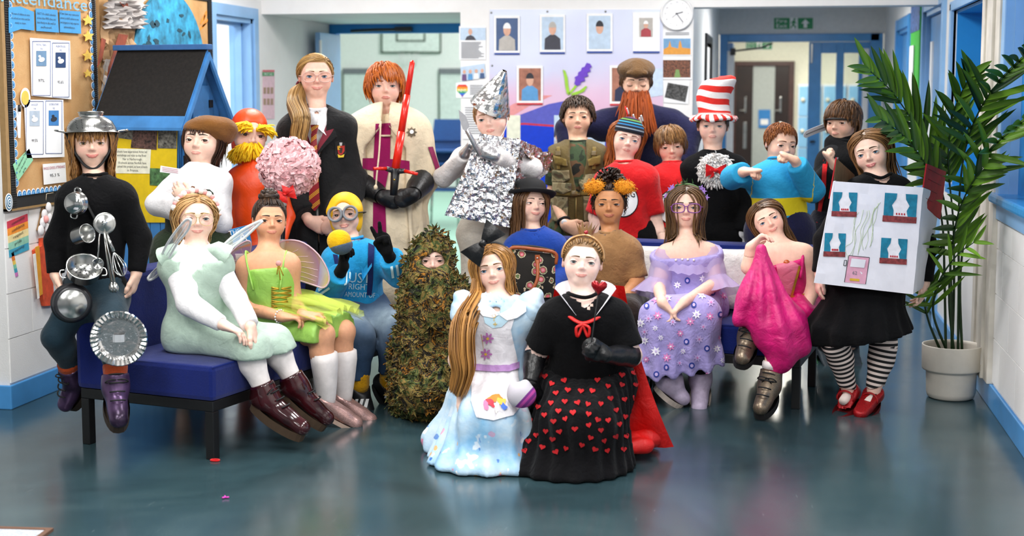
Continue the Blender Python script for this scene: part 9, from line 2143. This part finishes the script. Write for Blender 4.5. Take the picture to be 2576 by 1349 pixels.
frond([t0-CAM_R*.03,at(2376,700,6.9),at(2370,560,6.8),at(2340,440,6.6),at(2280,350,6.45),at(2215,300,6.3)],12,0.21,base=.58,seed=3)
frond([t0+CAM_R*.05,at(2415,720,6.85),at(2425,600,6.7),at(2440,480,6.45),at(2490,380,6.2),at(2580,300,5.8)],12,0.22,base=.55,seed=4,up_=.0)
frond([t0+CAM_R*.01,at(2388,760,6.85),at(2394,640,6.7),at(2410,540,6.5),at(2440,470,6.35),at(2475,420,6.25)],11,0.20,base=.45,seed=5,up_=-.1)
frond([t0-CAM_R*.02,at(2350,800,6.75),at(2352,740,6.65),at(2372,690,6.5),at(2410,640,6.4),at(2450,610,6.3)],9,0.18,base=.4,seed=6,up_=-.1,wid=.024)
frond([t0-CAM_R*.05,at(2340,820,6.8),at(2325,760,6.75),at(2322,700,6.7),at(2338,640,6.65)],8,0.17,base=.45,seed=7,wid=.022)
frond([t0,at(2400,720,6.95),at(2398,560,6.9),at(2385,400,6.75),at(2400,280,6.6),at(2440,190,6.4)],14,0.22,base=.55,seed=8)
# --- bits on the floor
c=on_floor(541,1158,.004);tag(MB().tube([c+np.array([.018*math.cos(a),.012*math.sin(a),0])for a in np.linspace(0,6.3,18)],.004,6).build('hair_tie',M_RED,None),'red hair tie lying on the floor by the sofa leg','hair tie')
c=on_floor(567,1252,.004);o=MB();
for a in (0,2.1,4.2):o.tube([c,c+np.array([.014*math.cos(a),.014*math.sin(a),.002])],.0035,5)
tag(o.build('pink_scrap',mat('hot_pink','#d83fb8',.5),None),'tiny hot pink scrap lying on the floor in front','scrap')
a=on_floor(0,1332,0);b=on_floor(135,1336,0);e=on_floor(0,1349,0);dm_=empty('door_mat',a,'corner of a pale doormat at the bottom left of the floor','mat');dx=nrm(b-a);dy=np.array([dx[1],-dx[0],0]);DMx=frame_M(b,-dx,dy,UP)
MB().box((.02,.02,0),(1.2,.9,.008),DMx).build('mat_pile',mat('mat_grey','#b9bdc6',.95,var=.2,scale=200),dm_);MB().box((-.0,0,0),(1.2,.02,.011),DMx).box((0,.02,0),(.02,.9,.011),DMx).build('mat_edge',mat('mat_trim','#6a4a38',.6),dm_)
# ================================================================== things held, hung or worn loose
GPAN='kitchen things hung on the child in black'
def pan(name,px,py,Z,r,d,tilt,lab,mt,inner=None,wall=None,open_=False,handles=()):
 """round vessel whose bottom (or opening, open_) looks along tilt (dx right, dy up, toward camera)"""
 c=at(px,py,Z);z=nrm(CAM_R*tilt[0]+UP*tilt[1]-LEV_F*tilt[2]);M=look_M(c,z);ro=empty(name,c,lab,'pan',GPAN)
 if open_:prof=[(0,-d),(r*.85,-d),(r*.93,-d*.95),(r,0),(r*1.06,.003),(r*1.06,.006),(r*.97,.003),(r*.9,-d*.92),(0,-d*.93)]
 else:prof=[(0,0.),(r*.82,0),(r*.92,-.004),(r*.97,-.012),(r,-d),(r*1.07,-d-.003),(r*1.07,-d-.006),(r*.95,-d)]
 MB().lathe(prof,36,M).build('bowl',mt,ro)
 if inner is not None:MB().lathe([(0,.0012),(r*.74,.0012),(r*.76,-.0005)],32,M).build('base_disc',inner,ro)
 for a in handles:
  x,y=math.cos(math.radians(a)),math.sin(math.radians(a));w=np.array([-y,x]);P=[M@Vector((x*r*q+w[0]*v*r,y*r*q+w[1]*v*r,-d*.8))for q,v in ((1.0,-.3),(1.28,-.28),(1.36,0),(1.28,.28),(1.0,.3))];MB().tube(catmull(P,4),.0028,6).build('handle',M_CHROME,ro)
 return ro,M
pan('saucepan',183,512,5.76,.046,.03,(-.25,.05,1),'small steel pan with loop handles on the chest of the child in black',M_STEEL,M_CHROME,handles=(80,260))
ro,M=pan('measuring_cup',218,588,5.76,.038,.062,(.75,.25,.45),'steel measuring cup hung open side out below the chest pan',M_STEEL,open_=True)
ro,M=pan('sieve',212,672,5.72,.068,.045,(.3,.75,.6),'small perforated steel strainer hung at the hip of the child in black',M_STEEL,open_=True,handles=(0,180));mb=MB()
for i in range(30):a,r=i*2.4,.012+.0017*i;q=Vector((r*math.cos(a),r*math.sin(a),-.0405+.00));mb.poly([M@(q+Vector((.003*math.cos(b),.003*math.sin(b),.0006)))for b in np.linspace(0,6.28,7)[:-1]])
mb.build('holes',M_BLACK,ro)
pan('cake_tin',182,765,5.70,.077,.045,(.35,.05,.9),'dark non-stick pan with pale base hung over the hip',M_DARKSTEEL,M_STEEL)
c=at(263,562,5.74);ro=empty('pan_lid',c,'round steel pan lid with knob hung above the whisk','pan',GPAN);M=look_M(c,nrm(CAM_R*.25+UP*.15-LEV_F));MB().lathe([(0,.012),(.014,.011),(.03,.004),(.038,.002),(.043,.003),(.045,-.001),(.04,-.003)],32,M).build('dome',M_STEEL,ro);MB().lathe([(0,.03),(.010,.028),(.012,.022),(.006,.012)],16,M).build('knob',M_CHROME,ro)
c0,c1=at(268,588,5.73),at(310,695,5.70);ro=empty('whisk',c1,'steel balloon whisk hung at the waist of the child in black','whisk',GPAN);MB().tube([c0,c0+(c1-c0)*.42],[.006,.0075],10).build('handle',M_STEEL,ro);ax=nrm(c1-c0);L=np.linalg.norm(c1-c0);mb=MB()
for i in range(5):
 s_=nrm(CAM_R*math.cos(i*.63)+LEV_F*math.sin(i*.63)-ax*((CAM_R*math.cos(i*.63)+LEV_F*math.sin(i*.63))@ax));b=c0+ax*L*.42;mb.tube(catmull([b,b+ax*L*.2+s_*.018,b+ax*L*.42+s_*.026,b+ax*L*.58,b+ax*L*.42-s_*.026,b+ax*L*.2-s_*.018,b],5),.0014,5)
mb.build('wires',M_CHROME,ro)
c0,c1=at(262,580,5.72),at(288,735,5.70);ro=empty('tongs',c1,'steel kitchen tongs hung beside the whisk','tongs',GPAN)
for sg in (-1,1):d=CAM_R*sg*.006;MB().tube([c0,c0*.6+c1*.4+d,c1+d-(c1-c0)*.12],[.006,.007,.009],8,flat=.35).lathe([(0,.02),(.01,.015),(.015,0),(.01,-.02),(0,-.028)],12,look_M(c1+d-LEV_F*.004*sg,nrm(c1-c0))@Matrix.Scale(.4,4,(1,0,0))if False else look_M(c1+d-(c1-c0)*.06,nrm(c1-c0))).build('arm',M_STEEL,ro)
c0,c1=at(252,570,5.74),at(246,655,5.71);ro=empty('ladle',c1,'short steel ladle hung left of the tongs','ladle',GPAN);MB().tube([c0,c1],.005,8,flat=.5).build('handle',M_STEEL,ro);MB().lathe([(0,-.016),(.016,-.012),(.024,0),(.0245,.001),(.02,-.004),(0,-.013)],20,look_M(c1-UP*.015,nrm(-LEV_F+CAM_R*.4))).build('bowl',M_STEEL,ro)
# foil plate
c=at(300,851,5.60);M=look_M(c,nrm(-LEV_F+CAM_R*.12));ro=empty('foil_plate',c,'round silver foil plate strapped at the knee before the sofa end','plate');V=[];n=72;prof=[(.0,0),(.035,0.),(.072,0),(.08,.006),(.088,.014),(.108,.018),(.112,.014)]
for i,(r,z)in enumerate(prof):
 for k_ in range(n):a=2*math.pi*k_/n;V.append(M@Vector((r*math.cos(a),r*math.sin(a),z+(.0025 if k_%2 else -.0025)*(i>=4))))
put_mesh('foil_disc',np.array([tuple(v)for v in V]),[(i*n+k_,i*n+(k_+1)%n,(i+1)*n+(k_+1)%n,(i+1)*n+k_)for i in range(len(prof)-1)for k_ in range(n)],M_FOIL2,ro);P=[M@Vector((x,-.012+.0*x,z))for x,z in ((-.022,.002),(-.022,.022),(-.012,.03),(.012,.03),(.022,.022),(.022,.002))];mb=MB();k_=len(P);dv=Vector(UP)*.03;mb.add(P+[q+dv for q in P],[(i,i+1,k_+i+1,k_+i)for i in range(k_-1)]);mb.build('handle',mat('tape_silver','#c9ccd0',.4,metal=.4),ro)
# pink paper pom-pom tree
c=at(727,420,6.98);ro=empty('paper_pompom',at(712,620,6.98),'large pink crumpled paper pompom on a striped stick with red bow','pompom');rgp=np.random.default_rng(31);R3=np.array([.148,.13,.138]);LV=[];LF=[]
m,t=new_mat('pink_tissue');t.link(t.mixc(t.attr('shade').outputs['Fac'],hexc('#cf8f94'),hexc('#ecc3c6')),t.b.inputs['Base Color']);t.b.inputs['Roughness'].default_value=.85;m_pt=m;SH=[]
v,q=sd_mesh([ell(c,R3*.88,np.array([CAM_R,LEV_F,UP]),0)],.012,extra=wrinkle(.008,40,1));put_mesh('core',v,q,m_pt,ro,True,dict(shade=np.full(len(v),.2)))
for i in range(330):
 d=rgp.normal(0,1,3);d[1]=-abs(d[1])if i%3 else d[1];d=nrm(d);b=c+(CAM_R*d[0]*R3[0]+LEV_F*d[1]*R3[1]+UP*d[2]*R3[2])*rgp.uniform(.82,.98);out=nrm(b-c);t1=nrm(np.cross(out,rgp.normal(0,1,3)));t2=np.cross(out,t1);g=4;sz=rgp.uniform(.02,.036);o=len(LV);s0=rgp.uniform(.2,1)
 for a in range(g+1):
  for e in range(g+1):LV.append(b+t1*(a/g-.5)*sz*2+t2*(e/g-.5)*sz*2+out*(rgp.uniform(-.004,.018)-.35*sz*((a/g-.5)**2+(e/g-.5)**2)*2+rgp.uniform(0,.006)));SH.append(s0)
 LF+=[(o+a*(g+1)+e,o+a*(g+1)+e+1,o+(a+1)*(g+1)+e+1,o+(a+1)*(g+1)+e)for a in range(g)for e in range(g)]
o=put_mesh('tissue_petals',np.array(LV),LF,m_pt,ro,False,dict(shade=SH));o['kind']='stuff'
m,t=new_mat('stick_stripes');s_=t.add('ShaderNodeSeparateXYZ');t.link(t.obj(),s_.inputs[0]);t.link(t.mixc(t.math('GREATER_THAN',t.math('FRACT',t.math('MULTIPLY',s_.outputs[2],9.)),.5),hexc('#17171a'),hexc('#d8d8da')),t.b.inputs['Base Color']);t.b.inputs['Roughness'].default_value=.4
MB().tube([at(718,480,6.98),at(714,540,6.99),at(710,640,7.0)],.011,12).build('stick',m,ro);cb=at(717,489,6.86);bow(cb,nrm(CAM_R+UP*.25),nrm(UP-CAM_R*.25),.05,.036,M_REDSAT,ro,'red_bow',-LEV_F);bow(cb-LEV_F*.01,nrm(CAM_R*.4+UP),nrm(UP*.4-CAM_R),.038,.03,M_REDSAT,ro,'red_bow',-LEV_F)
# blue book behind the wings
o=sheet('book',[at(*q,6.62)for q in ((578,578),(622,567),(632,612),(590,626))],LEV_F*.02,mat('book_blue','#2a86c8',.5),None,'blue book with white title letters between the two pairs of wings','book');c=at(603,588,6.61);Mx=frame_M(c,nrm(CAM_R+UP*.25),nrm(UP-CAM_R*.25),-LEV_F);text_on(MB(),'THE',Mx@Matrix.Translation((-.02,.012,.006)),.022).build('lettering',M_WHITE,o);text_on(MB(),'A',Mx@Matrix.Translation((.01,-.02,.006)),.04).build('lettering',M_WHITE,o)
# small ticket by the folded arms
o=sheet('ticket',[at(*q,6.74)for q in ((404,417),(461,426),(456,440),(402,433))],LEV_F*.002,M_PAPER,None,'small printed ticket held at the elbow of the child in brown cap','ticket');mb=MB()
for i in range(3):mb.poly([at(*q,6.737)for q in ((408,421+i*4),(448,427+i*4),(448,428+i*4),(408,422+i*4))])
mb.build('text_lines',mat('print_crimson','#b0385a'),o)
# red glowing-blade toy sword
hb0,ht0=at(990,492,7.24),at(995,425,7.26);tp=at(1038,152,7.34);m_lit=mat('red_translucent_blade','#e0220e',.25,var=.06,scale=8,spec=.6);ro=empty('toy_sword',hb0,'red-bladed toy sword with small side blades held by the caped child','toy sword')
b1,b2_=ht0+(tp-ht0)*.34,ht0+(tp-ht0)*.68;bl_o=MB().tube([ht0,b1],[.0215,.0205],16).tube([b1,b2_],[.0185,.0175],16).tube([b2_,tp-(tp-ht0)*.02,tp],[.0155,.0135,.006],16).build('blade',m_lit,ro);MB().tube([hb0,hb0*.5+ht0*.5,ht0],[.019,.021,.024],14).build('hilt',M_BLACK,ro)
for sg,e in ((-1,at(940,424,7.2)),(1,at(1050,438,7.2))):q=ht0+(e-ht0)*.42;MB().tube([ht0-UP*.012,q],[.017,.012],10).build('guard',M_DARKSTEEL,ro);MB().tube([q,e],[.0095,.008],10).build('side_blade',m_lit,ro)
MB().lathe([(0,.004),(.005,.003),(.006,0)],8,look_M(hb0*.4+ht0*.6-LEV_F*.02,-LEV_F)).build('button',M_GOLD,ro)
# axe
a0,a1=at(1208,392,7.22),at(1170,318,7.26);ro=empty('toy_axe',a0,'grey toy axe gripped by the child in foil','axe');MB().tube([a0,a1,a1+(a1-a0)*.18],[.012,.012,.011],10).build('handle',M_SILVER,ro);MB().poly([at(*q,7.24)for q in ((1154,276),(1172,292),(1181,318),(1172,330),(1164,325),(1156,300))],thick=LEV_F*.018).build('blade',mat('grey_foam','#a8a8ac',.5),ro)
# carpet bag
cb_tl,cb_tr,cb_br,cb_bl=at(1288,628,6.98),at(1396,640,7.0),at(1398,748,6.98),at(1290,752,6.95);ro=empty('carpet_bag',(cb_bl+cb_br)/2,'floral carpet bag with tan leather trim held by the child in bowler hat','bag')
m,t=new_mat('rose_tapestry');vo=t.add('ShaderNodeTexVoronoi');vo.inputs['Scale'].default_value=21;t.link(t.obj(),vo.inputs['Vector']);nz=t.noise(70,3);dd=t.math('ADD',vo.outputs['Distance'],t.math('MULTIPLY',nz,.25));c=t.ramp(dd,[(0.,hexc('#d98a92')),(.3,hexc('#b8545e')),(.42,hexc('#5a6a40')),(.5,hexc('#c9b69a')),(.56,hexc('#17130f'))],'CONSTANT');t.link(c,t.b.inputs['Base Color']);t.b.inputs['Roughness'].default_value=.9;t.bump(t.noise(400,2),.3,.003)
def pillowbox(q,dv,bulge,n=10):
 tl,tr,br,bl=q;V=[]
 for s_ in (0,1):
  for j_ in range(n+1):
   for i in range(n+1):u,w=i/n,j_/n;b=(1-abs(2*u-1)**3)*(1-abs(2*w-1)**3);V.append((tl*(1-u)+tr*u)*(1-w)+(bl*(1-u)+br*u)*w+dv*s_+(-dv/np.linalg.norm(dv)if s_==0 else dv/np.linalg.norm(dv))*bulge*b)
 N1=(n+1)**2;Fc=[(j_*(n+1)+i,j_*(n+1)+i+1,(j_+1)*(n+1)+i+1,(j_+1)*(n+1)+i)for j_ in range(n)for i in range(n)];rim=[i for i in range(n+1)]+[(j_+1)*(n+1)-1 for j_ in range(1,n+1)]+[n*(n+1)+i for i in range(n-1,-1,-1)]+[j_*(n+1)for j_ in range(n-1,0,-1)];k_=len(rim)
 return np.array(V),Fc+[tuple(x+N1 for x in f[::-1])for f in Fc]+[(rim[i],rim[(i+1)%k_],rim[(i+1)%k_]+N1,rim[i]+N1)for i in range(k_)]
V,Fc=pillowbox((cb_tl,cb_tr,cb_br,cb_bl),LEV_F*.1,.03);put_mesh('bag_body',V,Fc,m,ro,True);M_TANL=mat('tan_leather','#9a4a1c',.5,var=.1)
MB().tube(catmull([cb_tl-UP*.03-CAM_R*.004,cb_tl+UP*.008,(cb_tl+cb_tr)/2+UP*.014,cb_tr+UP*.006,cb_tr-UP*.05+CAM_R*.004],5),.009,8).build('leather_trim',M_TANL,ro);MB().tube(catmull([cb_tl+LEV_F*.05+UP*.01,(cb_tl+cb_tr)/2+LEV_F*.05+UP*.02,cb_tr+LEV_F*.05+UP*.01],5),.008,8).build('zip',M_LACE,ro)
MB().tube(catmull([at(1352,655,6.93),at(1352,700,6.88),at(1338,730,6.87),at(1318,742,6.89)],5),.0085,8).box((-.012,-.02,-.004),(.012,.02,.004),look_M(at(1352,652,6.935),-LEV_F)).build('handle',M_TANL,ro);MB().lathe([(0,.004),(.004,.003),(.005,0)],8,look_M(at(1352,650,6.925),-LEV_F)).build('stud',M_CHROME,ro)
# heart wand
ro=empty('heart_wand',at(1486,905,5.4),'red glitter heart on a thin black stick held by the kneeling child in black','wand');hpz=heart_poly(1507,722,42,6);MB().tube([at(1505,740,5.36),at(1488,860,5.37),at(1484,912,5.38)],.003,6).build('stick',M_LACE,ro)
c=at(1507,722,5.36);V=[];rings=[(1,0),(.97,.008),(.8,.016),(.5,.021),(.0,.022)];nh_=len(hpz)
for s_ in (-1,1):
 for r,z in rings:V+=[at(1507+(x-1507)*r,722+(y-722)*r,5.36+s_*z)for x,y in hpz]
Fc=[]
for s_ in (0,1):
 o=s_*len(rings)*nh_
 for i in range(len(rings)-1):Fc+=[(o+i*nh_+k_,o+i*nh_+(k_+1)%nh_,o+(i+1)*nh_+(k_+1)%nh_,o+(i+1)*nh_+k_)for k_ in range(nh_)]
put_mesh('heart',np.array(V),Fc,mat('red_glitter','#b0101c',.25,metal=.4,var=.5,scale=500),ro,True)
# plain soft toys
v,q=sd_mesh([ell(at(1312,994,5.46),(.058,.04,.052),np.array([CAM_R,LEV_F,UP]),0),ell(at(1290,975,5.46),(.014,.01,.016),None,.02),ell(at(1322,966,5.46),(.014,.01,.016),None,.02)],.005);m,t=new_mat('grey_purple_plush');s_=t.add('ShaderNodeSeparateXYZ');mp=t.add('ShaderNodeMapping');cc=at(1312,994,5.46);t.link(t.obj(),s_.inputs[0]);dv=t.math('ADD',t.math('MULTIPLY',t.math('SUBTRACT',s_.outputs[0],float(cc[0])),.75),t.math('MULTIPLY',t.math('SUBTRACT',s_.outputs[2],float(cc[2])),-.66));st=t.math('GREATER_THAN',t.math('FRACT',t.math('MULTIPLY',dv,48.)),.5);c=t.mixc(st,hexc('#b8449c'),hexc('#7a2f86'));c=t.mixc(t.math('GREATER_THAN',dv,.012),hexc('#c4bfc8'),c);t.link(c,t.b.inputs['Base Color']);t.b.inputs['Roughness'].default_value=.9
tag(put_mesh('plush_pouch',v,q,m,None,True),'plump grey and purple striped plush pouch held between the kneeling children','pouch')
ro=empty('plush_toy',at(862,640,6.52),'plain round yellow plush with grey-blue base held in a black glove','plush');v,q=sd_mesh([ell(at(853,606,6.52),(.056,.045,.052),np.array([CAM_R,LEV_F,UP]),0)],.005);put_mesh('yellow_body',v,q,cloth('yellow_plush','#eab50c',.95,.3,90),ro,True);v,q=sd_mesh([ell(at(858,616,6.52),(.054,.047,.047),np.array([CAM_R,LEV_F,UP]),0,cuts=[(at(857,614,6.52),nrm(UP-CAM_R*.25))])],.005);put_mesh('base',v,q,cloth('denim_plush','#46566c',.95,.3,90),ro,True)
# plastic sword of the ninja
s0,s1,s2,s3=at(2150,306,8.06),at(2090,316,8.0),at(2055,327,7.97),at(2022,341,7.95);ro=empty('plastic_sword',s0,'curved grey plastic sword held behind the ninja child','sword');G_=catmull([s0,s1,s2,s3],6);V=[];n=len(G_)
for i,q in enumerate(G_):w=.022 if i<n-1 else .008;V+=[q+UP*w*.9,q-UP*w*.9,q+UP*w*.9+LEV_F*.01,q-UP*w*.9+LEV_F*.01]
put_mesh('blade',np.array(V),[f for i in range(n-1)for f in ((4*i,4*i+1,4*i+5,4*i+4),(4*i+2,4*i+6,4*i+7,4*i+3),(4*i,4*i+4,4*i+6,4*i+2),(4*i+1,4*i+3,4*i+7,4*i+5))]+[(4*n-4,4*n-3,4*n-1,4*n-2),(0,2,3,1)],mat('grey_toy_plastic','#a9a9ae',.4),ro);MB().tube([q-LEV_F*.001 for q in G_[2:-1]],.002,5).build('groove',M_PRINTDARK,ro)
